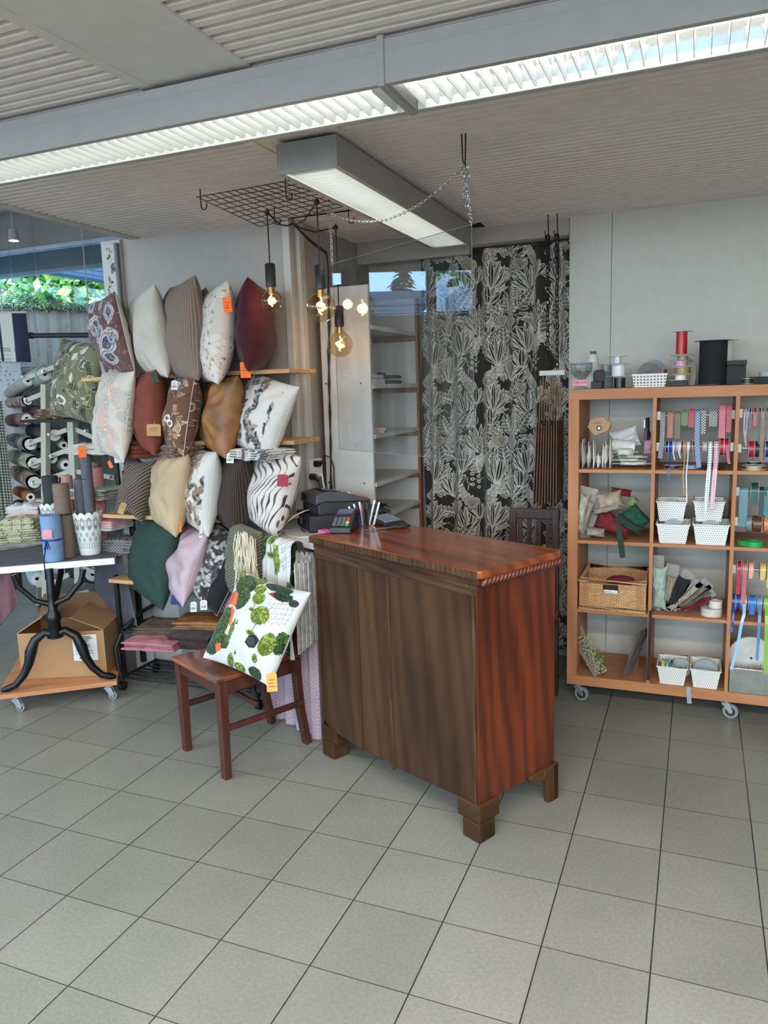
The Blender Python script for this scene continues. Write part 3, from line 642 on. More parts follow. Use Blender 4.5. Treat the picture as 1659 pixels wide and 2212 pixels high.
# ================================================================== WOODEN CHAIR
M_chair = wood('brown_chair_paint', (54, 26, 19), (72, 36, 27), (86, 45, 33), 'Z', .6, .38, .1, blotch=.2); M_seat = wood('worn_seat', (86, 40, 22), (132, 70, 36), (160, 94, 52), 'X', 1.2, .25, .4, streak=5, blotch=.75)
S4 = [at(383, 1416, z=.45), at(480, 1480, z=.45), at(590, 1441, z=.45), at(478, 1392, z=.45)]
G4 = [at(405, 1620, z=0), at(490, 1681, z=0), at(660, 1602, z=0), at(588, 1562, z=0)]
# seat corners over the legs: left-front, near-front, right-back, left-back
v1 = (G4[1]-G4[0]); back = Vector((v1.y*-1, v1.x, 0)); back = (G4[3]-G4[0]).normalized()
F0, F1 = G4[0], G4[1]; sx = (F1-F0).normalized(); sb = Vector((-sx.y, sx.x, 0)); sw = (F1-F0).length; sd = ((G4[2]-F1).dot(sb)+(G4[3]-F0).dot(sb))/2
cm = Matrix(((sx.x, sb.x, 0, F0.x), (sx.y, sb.y, 0, F0.y), (0, 0, 1, 0), (0, 0, 0, 1)))
ch = thing('dining_chair', 'plain brown wooden chair with a worn flat seat, holding the town print pillow', 'chair', F0+(F1-F0)/2+sb*sd/2, math.atan2(sx.y, sx.x))
def leg(bx, by, tx, ty, z1, w0=.034, w1=.042, name='leg'):
    a, b = w0/2, w1/2; m = MB(cm)
    m.add([(bx-a, by-a, 0), (bx+a, by-a, 0), (bx+a, by+a, 0), (bx-a, by+a, 0), (tx-b, ty-b, z1), (tx+b, ty-b, z1), (tx+b, ty+b, z1), (tx-b, ty+b, z1)], [(0, 3, 2, 1), (4, 5, 6, 7), (0, 1, 5, 4), (1, 2, 6, 5), (2, 3, 7, 6), (3, 0, 4, 7)])
    return m.build(name, M_chair, ch, bevel=.003)
leg(0, 0, -.005, .0, .432); leg(sw, 0, sw+.005, 0, .432)
for s, (gx, gy) in enumerate(((.03, sd), (sw-.03, sd))):
    m = MB(cm); pts = [(gx, gy, 0), (gx, gy-.03, .18), (gx, gy-.045, .43), (gx, gy-.01, .62), (gx, gy+.06, .86)]
    m.tube(pts, .02, flat=(.032, .04), up=(1, 0, 0)); m.build('leg', M_chair, ch, bevel=.003)
seatp = [(-.03, -.035), (sw+.03, -.035), (sw+.0, sd-.03), (.0, sd-.03)]
MB(cm).prism(seatp, .433, .452).build('seat', M_seat, ch, bevel=.006, segs=3)
m = MB(cm); m.box((0, -.012, .375), (sw, .01, .433)); m.box((-.012, 0, .375), (.012, sd-.04, .433)); m.box((sw-.012, 0, .375), (sw+.012, sd-.04, .433)); m.box((.02, sd-.055, .375), (sw-.02, sd-.035, .433)); m.build('apron', M_chair, ch, bevel=.002)
for x in (-.001, sw): MB(cm).box((x-.009, .0, .205), (x+.009, sd-.03, .232)).build('stretcher', M_chair, ch, bevel=.004)
MB(cm).box((0, .16, .27), (sw, .178, .292)).build('stretcher', M_chair, ch, bevel=.004)
MB(cm).box((.01, sd+.045, .80), (sw-.01, sd+.063, .87)).build('back_rail', M_chair, ch, bevel=.004); MB(cm).box((.02, sd-.015, .56), (sw-.02, sd+.0, .60)).build('back_rail', M_chair, ch, bevel=.004)
# second dark chair behind the counter
c2 = at(1155, 1110, y=1.55); M_dark = wood('dark_oak', (34, 20, 18), (52, 32, 28), (66, 42, 36), 'Z', 1.5, .4, .1)
t = thing('slat_back_chair', 'very dark wooden chair with vertical back slats standing behind the pay desk', 'chair', (c2.x, 1.35, 0))
x0, x1 = at(1101, 1110, y=1.55).x, at(1208, 1110, y=1.55).x; zt = at(1150, 1098, y=1.55).z
M0 = Matrix()
MB().box((x0, 1.535, zt-.055), (x1, 1.56, zt)).build('top_rail', M_dark, t, bevel=.006); MB().box((x0+.03, 1.535, .56), (x1-.03, 1.555, .60)).build('back_rail', M_dark, t)
for k in range(4): xx = x0+.055+k*(x1-x0-.11)/3; MB().box((xx-.011, 1.54, .58), (xx+.011, 1.552, zt-.05)).build('slat', M_dark, t)
for xx in (x0+.018, x1-.018): MB().box((xx-.018, 1.53, 0), (xx+.018, 1.565, zt-.01)).build('leg', M_dark, t, bevel=.004)
for xx in (x0+.018, x1-.018): MB().box((xx-.018, 1.13, 0), (xx+.018, 1.165, .44)).build('leg', M_dark, t, bevel=.004)
MB().box((x0-.005, 1.115, .44), (x1+.005, 1.54, .465)).build('seat', plain('red_brown_seat', (120, 66, 44), .4, var=.15), t, bevel=.006)
MB().box((x0+.02, 1.135, .38), (x1-.02, 1.16, .44)).box((x0+.01, 1.16, .38), (x0+.03, 1.53, .44)).box((x1-.03, 1.16, .38), (x1-.01, 1.53, .44)).build('apron', M_dark, t)
# ================================================================== WHITE SIDE COUNTER with hung cloth, cash drawer, register
tu = -du; TL = Vector((-1.30, .90, 0)); TM = Matrix(((tu.x, dv.x, 0, TL.x), (tu.y, dv.y, 0, TL.y), (0, 0, 1, 0), (0, 0, 0, 1)))
t = thing('side_counter', 'white topped side counter between pillow shelves and antique chest, cloth hung to the floor', 'table', TM @ Vector((.23, .26, 0)), -DA)
MB(TM).box((0, 0, .905), (.445, .52, .93)).build('table_top', plain('white_laminate', (226, 227, 224), .35, var=.01), t, bevel=.002)
for a, b in ((.03, .06), (.41, .06), (.03, .47), (.41, .47)): MB(TM).box((a, b, 0), (a+.03, b+.03, .905)).build('leg', M_white, t)
# ================================================================== CUBE SHELF and everything on it
def dots(name, base, hole, sx, sz, r, hexa=True, plane='XZ', rough=.45, thr=None):
    """perforated plastic / polka print: a field of small round marks"""
    if name in MATS: return MATS[name]
    t = NT(name); c = t.n('ShaderNodeTexCoord'); sp = t.n('ShaderNodeSeparateXYZ'); t.l(c.outputs['Object'], sp.inputs[0])
    A, B = sp.outputs['XYZ'.index(plane[0])], sp.outputs['XYZ'.index(plane[1])]
    def mth(op, a, b=None, v=None):
        x = t.n('ShaderNodeMath', operation=op)
        t.l(a, x.inputs[0])
        if b is not None: t.l(b, x.inputs[1])
        elif v is not None: x.inputs[1].default_value = v
        return x.outputs[0]
    row = mth('FLOOR', mth('DIVIDE', B, v=sz)); off = mth('MULTIPLY', mth('MODULO', mth('ADD', row, v=1000.0), v=2.0), v=.5 if hexa else 0.0)
    fx = mth('SUBTRACT', mth('FRACT', mth('ADD', mth('DIVIDE', A, v=sx), off)), v=.5); fz = mth('SUBTRACT', mth('FRACT', mth('DIVIDE', B, v=sz)), v=.5)
    if thr == 'square': d = mth('MAXIMUM', mth('ABSOLUTE', fx), mth('ABSOLUTE', fz))
    else: d = mth('SQRT', mth('ADD', mth('MULTIPLY', fx, fx), mth('MULTIPLY', fz, fz)))
    m = mth('LESS_THAN', d, v=r); t.l(t.mix(m, base, hole), t.b.inputs['Base Color']); t.set(Roughness=rough); MATS[name] = t.m; return t.m
def gingham(name, a, b, s=.006, diag=False, plane='XZ'):
    if name in MATS: return MATS[name]
    t = NT(name); v = t.coord(rot=(0, R(45) if diag else 0, 0), scale=(1/s, 1/s, 1/s)); sp = t.n('ShaderNodeSeparateXYZ'); t.l(v, sp.inputs[0])
    def band(out):
        f = t.n('ShaderNodeMath', operation='FRACT'); t.l(out, f.inputs[0]); g = t.n('ShaderNodeMath', operation='GREATER_THAN'); t.l(f.outputs[0], g.inputs[0]); g.inputs[1].default_value = .5; return g.outputs[0]
    x, z = band(sp.outputs['XYZ'.index(plane[0])]), band(sp.outputs['XYZ'.index(plane[1])]); ad = t.n('ShaderNodeMath', operation='ADD'); t.l(x, ad.inputs[0]); t.l(z, ad.inputs[1]); ml = t.n('ShaderNodeMath', operation='MULTIPLY'); t.l(ad.outputs[0], ml.inputs[0]); ml.inputs[1].default_value = .5
    r = t.ramp([(0, b), (1, a)]); t.l(ml.outputs[0], r.inputs[0]); t.l(r.outputs[0], t.b.inputs['Base Color']); t.set(Roughness=.8); MATS[name] = t.m; return t.m
M_beech = wood('orange_beech', (164, 108, 72), (176, 120, 82), (186, 130, 92), 'Z', .8, .5, 0, streak=10, blotch=.06)
SX0, SX1, SY0, SY1, SZ0 = .092, 1.580, 1.485, 1.875, .095
sh = thing('cube_shelf', 'orange beech cube shelf on castors against the pale panel, packed with haberdashery', 'shelf', ((SX0+SX1)/2, (SY0+SY1)/2, 0))
MB().box((SX0, SY0, SZ0+.05), (SX0+.05, SY1, SZ0+1.438)).build('side_panel', M_beech, sh, bevel=.0015); MB().box((SX1-.05, SY0, SZ0+.05), (SX1, SY1, SZ0+1.438)).build('side_panel', M_beech, sh, bevel=.0015)
M_beechx = wood('orange_beech_flat', (164, 108, 72), (176, 120, 82), (186, 130, 92), 'X', .8, .5, 0, streak=10, blotch=.06)
MB().box((SX0, SY0, SZ0), (SX1, SY1, SZ0+.05)).build('base_board', M_beechx, sh, bevel=.0015); MB().box((SX0, SY0, SZ0+1.438), (SX1, SY1, SZ0+1.488)).build('top_board', M_beechx, sh, bevel=.0015)
CZ = [SZ0+.05+i*.351 for i in range(4)]; CX = [SX0+.05+i*.351 for i in range(4)]   # cell corners
for i in range(1, 4): MB().box((CX[i]-.016, SY0+.002, SZ0+.05), (CX[i], SY1, SZ0+1.438)).build('upright', M_beech, sh)
for i in range(1, 4):
    for k in range(4): MB().box((CX[k], SY0+.002, CZ[i]-.016), (CX[k]+.335, SY1, CZ[i])).build('shelf_board', M_beechx, sh)
M_gal = plain('galvanised', (176, 180, 180), .35, metal=.8); M_rub = plain('grey_rubber', (128, 130, 132), .6); M_hub = plain('black_hub', (32, 32, 34), .5)
def caster(parent, x, y, zt, r=.036, rz=0, w=.022, tyre=None):
    M = Matrix.Translation((x, y, 0)) @ Matrix.Rotation(rz, 4, 'Z')
    c = MB(M); c.box((-.03, -.03, zt-.004), (.03, .03, zt)); c.cyl((0, 0, zt-.02), (0, 0, zt-.003), .018, 12)
    for s in (-1, 1): c.prism([(-.022, zt-.018), (.018, zt-.018), (.034, r+.004), (.030, r-.010), (.018, r-.008)], s*(w/2+.003)-.0015, s*(w/2+.003)+.0015, axis='Y')
    o = c.build('caster', M_gal, parent, bevel=.001)
    w_ = MB(M @ Matrix.Translation((.022, 0, r)) @ Matrix.Rotation(PI/2, 4, 'X')); w_.lathe([(r*.62, -w/2), (r*.95, -w/2), (r, -w/2+.004), (r, w/2-.004), (r*.95, w/2), (r*.62, w/2)], 24, cap=False); 
    q = w_.build('wheel', tyre or M_rub, None, True); h = MB(M @ Matrix.Translation((.022, 0, r)) @ Matrix.Rotation(PI/2, 4, 'X')); h.lathe([(.0, -w/2+.002), (r*.62, -w/2+.002), (r*.62, w/2-.002), (.0, w/2-.002)], 20, cap=False); hq = h.build('wheel_hub', M_hub, None, True)
    inv = basis(o).inverted() if o.parent else Matrix()
    for z_ in (q, hq): z_.data.transform(basis(o).inverted()); z_.parent = o
    return o
for x in (SX0+.07, .86, SX1-.07):
    for y in (SY0+.045, SY1-.05): caster(sh, x-.02, y, SZ0, rz=R(-12))
def cell(c, r): return CX[c], CZ[r]
# ---- reels of ribbon
def reel(label, c, rf, rc, w, col, axis='X', flange=None, tail=None, tw=None, mat=None, group=None, name='ribbon_spool', tailx=0):
    """c centre; rf flange radius (0 none), rc radius of wound ribbon, w width; tail = list of points for a loose end"""
    t = thing(name, label, 'ribbon', tuple(c), group=group); rot = {'X': Matrix.Rotation(PI/2, 4, 'Y'), 'Z': Matrix(), 'Y': Matrix.Rotation(PI/2, 4, 'X')}[axis]
    M = Matrix.Translation(Vector(c)) @ rot; m = mat or plain('ribbon_%d_%d_%d' % col, col, .35, var=.05)
    MB(M).lathe([(rc*.45, -w/2), (rc, -w/2), (rc, w/2), (rc*.45, w/2), (rc*.45, -w/2)], 28, cap=False).build('wound_ribbon', m, t, True)
    if rf:
        for s in (-1, 1): MB(M).lathe([(.007, s*w/2), (rf, s*w/2), (rf, s*(w/2+.0012)), (.007, s*(w/2+.0012))], 32, cap=False).build('flange', flange or plain('clear_white_flange', (200, 200, 200), .3), t, True)
    if tail: MB().tube(tail, .01, flat=(tw or w*.9, .0012), up=(0, 1, 0)).build('loose_end', m, t)
    return t
M_bracket = plain('white_bracket', (216, 216, 210), .45)
def rodset(col, zz, y=1.60, cells=(None,)):
    x0 = CX[col]; t = thing('curtain_rod', 'white rod with square end brackets in the %s' % cells, 'rod', (x0+.1675, y, zz))
    MB().cyl((x0+.014, y, zz), (x0+.321, y, zz), .0045, 10).build('rod', M_gal, t, True)
    for xx in (x0, x0+.319): MB().box((xx, y-.012, zz-.02), (xx+.016, y+.012, zz+.02)).build('bracket', M_bracket, t, bevel=.002)
RY = 1.555
def zof(v, y=RY): return at(1500, v, y=y).z
zu, zl = at(1418, 898, y=RY).z, at(1415, 965, y=RY).z
rodset(1, zu, RY, 'second top compartment, upper'); rodset(1, zl, RY, 'second top compartment, lower')
K = dict(navy=((196, 202, 206), (28, 44, 64), 0), red=((206, 164, 158), (138, 28, 34), 0), olive=None, green=((150, 174, 140), (48, 80, 46), 1), pinkred=((204, 120, 124), (150, 44, 56), 1), blue=((184, 196, 216), (34, 62, 124), 1), black=((204, 204, 198), (18, 18, 20), 1), pink=((206, 136, 144), (182, 100, 112), 1), redd=((196, 140, 146), (148, 14, 36), 1))
def gm(k):
    q = K[k]; return plain('olive_ribbon', (112, 106, 82), .6) if q is None else gingham('gingham_'+k, q[0], q[1], .0075 if not q[2] else .0085, bool(q[2]))
up = [('navy', 'navy and white checked', 150, 240, 370, 1220), ('red', 'red and white checked', 280, 395, 385, 830), ('olive', 'plain olive', 420, 530, 350, 850), ('green', 'green and white checked', 550, 665, 310, 600),
      ('pinkred', 'coral checked', 680, 785, 290, 630), ('blue', 'blue and white checked', 800, 895, 310, 1380), ('black', 'black and white checked', 915, 1005, 290, 760), ('black', 'wide black and white checked', 1060, 1220, 310, 620), ('pink', 'broad pale pink', 1245, 1370, 170, 830), ('redd', 'crimson and white checked', 1380, 1480, 190, 720)]
ords = ['first', 'second', 'third', 'fourth', 'fifth', 'sixth', 'seventh', 'eighth', 'ninth', 'tenth', 'eleventh', 'twelfth', 'thirteenth']
GU = 'ribbon reels on the upper rod'; GL = 'ribbon reels on the lower rod'
for i, (k, d, u0, u1, v0, v1) in enumerate(up):
    px0, px1 = 1410+u0/8.73, 1410+u1/8.73; xa, xb = at(px0, 900, y=RY).x, at(px1, 900, y=RY).x
    zt, zb = zof(850+v0/8.73), zof(850+v1/8.73); w = xb-xa; rr = min(.042, max(.022, zt-zu+.0)); xm = (xa+xb)/2
    zc = zu; rr = max(.018, min(.05, zt-zu)) if zt > zu else .024
    dx = .012 if v1 > 1300 else (-.008 if v1 > 1200 else 0)
    tl = [(xm, RY-rr-.001, zc), (xm, RY-rr-.002, (zc*.5+zb*.5)), (xm+dx, RY-rr-.004, zb)]
    reel('%s ribbon roll, %s from the left on the upper rod' % (d, ords[i]), (xm, RY, zc), 0, rr, w, (0, 0, 0), tail=tl, tw=w*.96, mat=gm(k), group=GU)
M_dotw = dots('dotted_white', (218, 222, 220), (70, 74, 72), .011, .011, .2, False); M_dotp = dots('dotted_pink', (226, 178, 188), (130, 60, 76), .011, .011, .2, False)
lo = [((20, 28, 78), 'dark navy satin', 245, 300, 890, 0), ((24, 44, 160), 'bright blue satin', 305, 375, 880, 1660), ((196, 196, 198), 'narrow white', 385, 420, 960, 1270), ((170, 170, 172), 'silver grey', 440, 485, 890, 0), ((206, 206, 206), 'pearl white', 490, 530, 960, 1240),
      ((130, 30, 44), 'dark red', 535, 580, 900, 0), ((192, 134, 56), 'gold satin', 590, 635, 880, 1900), ((220, 220, 220), 'shiny white', 650, 695, 880, 2050), ((150, 26, 46), 'wine red', 708, 748, 900, 0), ((26, 30, 58), 'midnight blue', 752, 795, 890, 1300), ((168, 168, 170), 'glittering silver', 940, 1020, 920, 0), (None, 'white dotted', 1040, 1130, 870, 2240), (0, 'pink dotted', 1150, 1250, 900, 2180)]
for i, (c, d, u0, u1, v0, v1) in enumerate(lo):
    xa, xb = at(1410+u0/8.73, 960, y=RY).x, at(1410+u1/8.73, 960, y=RY).x; zb = zof(850+v1/8.73, 1.475); w = xb-xa; xm = (xa+xb)/2; wd = u1-u0
    tl = None
    if v1:
        tw = w*.9 if wd > 60 and c in (None, 0) else .0045
        if v1 > 1400: tl = [(xm, RY-.026, zl), (xm, RY-.05, (zl+CZ[3])/2), (xm-.002, 1.478, CZ[3]+.01), (xm-.004, 1.475, CZ[3]-.02), (xm+(-.012 if c in (None, 0) else .002), 1.474, zb)]
        else: tl = [(xm, RY-.026, zl), (xm-.002, RY-.028, (zl+zb)/2), (xm+.006, RY-.03, max(zb, CZ[3]+.004))]
        tl = tl if not (v1 and wd < 60) or v1 < 1400 else tl
    reel('%s ribbon reel, %s from the left on the lower rod' % (d, ords[i]), (xm, RY, zl), 0 if c in (None, 0) else .034, .026, w*.85, c or (0, 0, 0) if c not in (None, 0) else (0, 0, 0), tail=tl, tw=(w*.85 if c in (None, 0) else .0045) if v1 else None, mat=M_dotw if c is None else M_dotp if c == 0 else None, group=GL)
for i, (u0, u1, v0, n) in enumerate(((1265, 1340, 850, 'crimson organza reel beside the last bracket of the lower rod'), (1345, 1435, 790, 'scarlet reel with clear flange at the end of the lower rod'))):
    xa, xb = at(1410+u0/8.73, 960, y=RY).x, at(1410+u1/8.73, 960, y=RY).x; reel(n, ((xa+xb)/2, RY, zl), .046, .038, (xb-xa)*.9, (176, 22, 34), group=GL, tail=[((xa+xb)/2, RY-.04, zl), ((xa+xb)/2+.008, RY-.042, zl-.05), ((xa+xb)/2+.014, RY-.044, zl-.075)] if i else None, tw=.012)
z0 = CZ[3]; reel('flat black reel lying under the red reels', (CX[1]+.25, RY+.02, z0+.010), .055, .03, .014, (40, 40, 44), 'Z', plain('black_flange', (30, 30, 32), .4)); reel('pale blue ribbon reel lying under the lower rod', (CX[1]+.155, RY+.03, z0+.009), .045, .032, .012, (120, 156, 184), 'Z')
reel('black and white reel lying in the corner below the lower rod', (CX[1]+.075, RY, z0+.010), .04, .03, .016, (36, 36, 40), 'Z')
# column 3, top: hanging reels
zu3, zl3 = at(1600, 893, y=RY).z, at(1596, 968, y=RY).z; rodset(2, zu3, RY, 'third top compartment, upper'); rodset(2, zl3, RY, 'third top compartment, lower')
def hx(u): return at(1560+u/5.82, 950, y=RY).x
def hz(v): return at(1600, 840+v/5.82, y=RY).z
for i, (u0, u1, c, d, v1) in enumerate([(252, 278, (206, 140, 160), 'pink', 720), (286, 312, (120, 140, 190), 'light blue', 590), (320, 350, (50, 46, 56), 'charcoal', 500), (372, 420, (188, 28, 32), 'bright red', 460), (438, 470, (36, 32, 32), 'black', 700), (478, 515, (132, 96, 58), 'bronze', 880), (530, 552, (52, 22, 40), 'plum', 640), (556, 600, (34, 40, 84), 'navy', 420)]):
    xa, xb = hx(u0), hx(u1); w = xb-xa; xm = (xa+xb)/2; reel('%s ribbon reel hanging on the upper rod of the third compartment' % d, (xm, RY, zu3), .03 if i not in (3,) else .038, .022, w*.8, c, tail=[(xm, RY-.023, zu3), (xm, RY-.024, (zu3+hz(v1))/2), (xm+(.012 if i == 0 else -.004 if i == 1 else 0), RY-.026, hz(v1))], tw=w*.7, group='reels in the third top compartment')
for i, (u0, u1, c, d) in enumerate([(330, 405, (176, 24, 48), 'crimson'), (415, 470, (40, 36, 36), 'black'), (535, 610, (36, 52, 120), 'royal blue')]):
    xa, xb = hx(u0), hx(u1); reel('%s ribbon reel with white flanges on the lower rod of the third compartment' % d, ((xa+xb)/2, RY, zl3-.004), .05 if i != 1 else .03, .036, (xb-xa)*.9, c, flange=plain('clear_white_flange', (200, 200, 200), .3), group='reels in the third top compartment')
xm = hx(410); reel('beige ribbon reel lying flat in the third compartment', (xm, RY-.02, CZ[3]+.012), .05, .034, .018, (190, 158, 124), 'Z'); reel('black topped white ribbon reel lying on the beige reel', (xm, RY-.02, CZ[3]+.034), .036, .03, .012, (30, 28, 30), 'Z', plain('white_flange', (214, 214, 210), .4))
MB().box((.965, 1.480, 1.538), (1.10, 1.4845, 1.592)).build('shelf_label', plain('paper_white', (222, 226, 226), .7, var=.01), None, label='blank white paper strip on the top edge of the cube shelf', cat='label')
# column 3, row 2: teal and green
RY2 = 1.56
def q2(u, v, y=RY2): return at(1560+u/5.82, 840+v/5.82, y=y)
for z_ in (q2(180, 1285).z, q2(165, 1660).z): rodset(2, z_, RY2, 'third compartment of the second row, %s' % ('upper' if z_ > 1.03 else 'lower'))
zr = q2(180, 1285).z; zr2 = q2(165, 1660).z
for i, (u0, u1, v0, v1, c, d) in enumerate([(205, 325, 1265, 1720, (92, 134, 142), 'broad grey teal'), (345, 448, 1185, 1440, (24, 74, 62), 'dark green'), (455, 525, 1230, 1600, (22, 58, 52), 'deep bottle green'), (540, 620, 1290, 1610, (16, 128, 124), 'bright teal')]):
    a, b = q2(u0, 1400), q2(u1, 1400); w = b.x-a.x; xm = (a.x+b.x)/2; zt = q2(u0, v0).z; rr = max(.02, zt-zr) if i != 1 else .045; zb = q2(u0, v1).z
    reel('%s ribbon reel in the third compartment of the second row' % d, (xm, RY2, zr), .05 if i == 1 else 0, min(rr, .04), w*.93, c, tail=[(xm, RY2-rr, zr), (xm, RY2-rr, zb)], tw=w*.9, group='green reels in the second row')
for i, (u0, u1, c, d) in enumerate([(300, 370, (110, 116, 124), 'crinkled silver'), (380, 500, (92, 50, 36), 'chocolate brown'), (520, 620, (198, 124, 66), 'orange')]):
    a, b = q2(u0, 1600), q2(u1, 1600); reel('%s ribbon reel on the lower rod of the second row' % d, ((a.x+b.x)/2, RY2, zr2-.01), 0, .038, (b.x-a.x)*.92, c, group='green reels in the second row')
a = q2(400, 1880, 1.52); reel('shiny grass green satin ribbon roll lying at the shelf front', (a.x, 1.53, CZ[2]+.013), 0, .042, .024, (30, 150, 66), 'Z', tail=[(a.x-.03, 1.51, CZ[2]+.013), (a.x-.055, 1.50, CZ[2]+.016), (a.x-.066, 1.52, CZ[2]+.02)], tw=.022)
# column 3, row 3: many colours
def q3(u, v, y=RY2): return at(1560+u/5.82, 1180+v/5.82, y=y)
zr = q3(140, 280).z; zr2 = q3(130, 690).z; rodset(2, zr, RY2, 'third compartment of the third row, upper'); rodset(2, zr2, RY2, 'third compartment of the third row, lower')
YF = 1.475
for i, (u0, u1, c, d, v1) in enumerate([(180, 240, (176, 24, 44), 'crimson', 580), (248, 315, (186, 98, 104), 'dusty rose', 705), (325, 392, (214, 158, 128), 'peach', 380), (468, 548, (214, 170, 82), 'golden yellow', 400), (556, 620, (206, 190, 90), 'lemon', 500)]):
    a, b = q3(u0, 280), q3(u1, 280); w = b.x-a.x; xm = (a.x+b.x)/2; reel('%s ribbon reel on the upper rod of the third row' % d, (xm, RY2, zr), .046, .036, w*.82, c, tail=[(xm, RY2-.037, zr), (xm-.002, RY2-.038, q3(u0, v1).z)], tw=w*.78, group='bright reels in the third row')
for i, (u0, u1, c, d, v1, off) in enumerate([(115, 160, (40, 62, 148), 'cobalt', 1080, -.008), (166, 232, (32, 62, 152), 'ultramarine', 0, 0), (240, 302, (150, 186, 222), 'pale blue', 1560, -.045), (318, 425, (44, 106, 182), 'mid blue', 830, 0), (432, 496, (86, 130, 168), 'steel blue', 1430, -.004), (510, 600, (134, 172, 72), 'apple green', 1600, .004)]):
    a, b = q3(u0, 700), q3(u1, 700); w = b.x-a.x; xm = (a.x+b.x)/2; zb = q3(u0, v1, YF).z if v1 else 0
    tl = None if not v1 else ([(xm, RY2-.037, zr2), (xm, RY2-.038, q3(u0, v1).z)] if v1 < 900 else [(xm, RY2-.037, zr2), (xm, 1.49, zr2-.04), (xm+off*.2, YF, CZ[1]-.0), (xm+off*.5, YF, (CZ[1]+zb)/2), (xm+off, YF-.004, zb)])
    reel('%s ribbon reel on the lower rod of the third row' % d, (xm, RY2, zr2), .044, .036, w*.82, c, tail=tl, tw=w*.62, group='bright reels in the third row')
# column 3, row 4: metal tin full of reels
a = at(1587, 1510, y=1.462); zb, ztn = CZ[0]+.001, at(1590, 1448, y=1.462).z
t = thing('metal_tin', 'brushed metal tin full of reels standing at the front of the bottom compartment', 'tin', (a.x+.15, 1.55, zb)); xr = CX[2]+.330
m = MB(); x0 = CX[2]+.004; m.box((x0, 1.487, zb), (xr, 1.489, ztn)).box((x0, 1.687, zb), (xr, 1.689, ztn)).box((x0, 1.489, zb), (x0+.002, 1.687, ztn)).box((xr-.002, 1.489, zb), (xr, 1.687, ztn)).box((x0+.002, 1.489, zb), (xr-.002, 1.687, zb+.002)).build('body', plain('brushed_tin', (150, 150, 140), .32, metal=.85), t, bevel=.001)
MB().tube([(x0, 1.487, ztn), (xr, 1.487, ztn), (xr, 1.689, ztn), (x0, 1.689, ztn)], .003, 8, closed=True).build('rolled_rim', plain('bright_tin', (206, 206, 200), .2, metal=.9), t, True)
for i, (dx, rr, c, d) in enumerate([(.03, .052, (150, 150, 150), 'grey'), (.058, .055, (60, 58, 120), 'violet'), (.09, .056, (190, 190, 188), 'white'), (.125, .058, (150, 110, 90), 'copper'), (.155, .05, (210, 210, 208), 'cream'), (.20, .05, (120, 130, 140), 'slate')]):
    reel('%s narrow ribbon reel standing in the metal tin' % d, (x0+dx+.004, 1.552+.004*i, zb+rr+.006), rr, rr*.7, .016, c, group='reels in the metal tin', flange=plain('clear_white_flange', (200, 200, 200), .3))
reel('large empty white reel leaning at the back of the metal tin', (x0+.10, 1.64, zb+.125), .105, .03, .012, (190, 190, 186), 'Y', plain('white_flange', (214, 214, 210), .4))
# ---- white baskets
M_bask = dots('white_perforated', (224, 224, 218), (84, 80, 76), .0105, .0105, .19); M_baskp = plain('basket_plastic', (226, 226, 220), .4, var=.01)
def basket(label, x0, x1, y0, y1, z0, h, taper=.014, lip=.004, group=None, mat=None, name='storage_basket'):
    t = thing(name, label, 'basket', ((x0+x1)/2, (y0+y1)/2, z0), group=group); o = Vector(((x0+x1)/2, (y0+y1)/2, z0)); a, b = (x1-x0)/2, (y1-y0)/2; th = .002
    def ring(k, ins): return [(-a+ins+k, -b+ins+k), (a-ins-k, -b+ins+k), (a-ins-k, b-ins-k), (-a+ins+k, b-ins-k)]
    m = MB(Matrix.Translation(o)); bo, to, bi, ti = ring(0, taper), ring(0, 0), ring(th, taper), ring(th, 0); vs = [(x, y, 0) for x, y in bo]+[(x, y, h) for x, y in to]+[(x, y, .002) for x, y in bi]+[(x, y, h) for x, y in ti]
    fs = [(3, 2, 1, 0), (8, 9, 10, 11)]+[(i, (i+1) % 4, 4+(i+1) % 4, 4+i) for i in range(4)]+[(8+(i+1) % 4, 8+i, 12+i, 12+(i+1) % 4) for i in range(4)]+[(4+i, 4+(i+1) % 4, 12+(i+1) % 4, 12+i) for i in range(4)]
    m.add(vs, fs); m.build('body', mat or M_bask, t, bevel=.004)
    MB(Matrix.Translation(o)).tube([(x*1.02, y*1.02, h) for x, y in to], lip, 6, closed=True).build('rim', M_baskp, t, True)
    MB(Matrix.Translation(o)).box((-a+taper+.004, -b+taper-.0006, .0), (a-taper-.004, -b+taper+.001, .016)).build('foot_band', M_baskp, t)
    return t
def px_basket(lbl, l0, l1, top, bot, yf, depth, z0, grp):
    xa, xb = at(l0, (top+bot)/2, y=yf).x, at(l1, (top+bot)/2, y=yf).x; h = at(l0, top, y=yf).z-at(l0, bot, y=yf).z; return basket(lbl, xa, xb, yf, yf+depth, z0, h, group=grp), (xa, xb, yf, z0, h)
GB = 'white baskets in the second row'; zA = CZ[2]+.001
_, A1 = px_basket('white perforated basket, lower left of the stacked four', 1418, 1489, 1130, 1171, 1.49, .19, zA, GB)
_, A2 = px_basket('white perforated basket, lower right of the stacked four', 1497, 1575, 1132, 1176, 1.49, .19, zA, GB)
_, A3 = px_basket('white perforated basket, upper left of the stacked four', 1418, 1483, 1067, 1110, 1.545, .16, zA+A1[4]+.004, GB)
_, A4 = px_basket('white perforated basket, upper right of the stacked four', 1498, 1566, 1073, 1117, 1.545, .16, zA+A2[4]+.004, GB)
GB2 = 'white baskets in the bottom row'; zB = CZ[0]+.001
_, A5 = px_basket('white basket with black and teal reels on the bottom board', 1419, 1484, 1448, 1486, 1.487, .19, zB, GB2)
_, A6 = px_basket('white basket with clear and violet reels on the bottom board', 1491, 1556, 1454, 1494, 1.487, .19, zB, GB2)
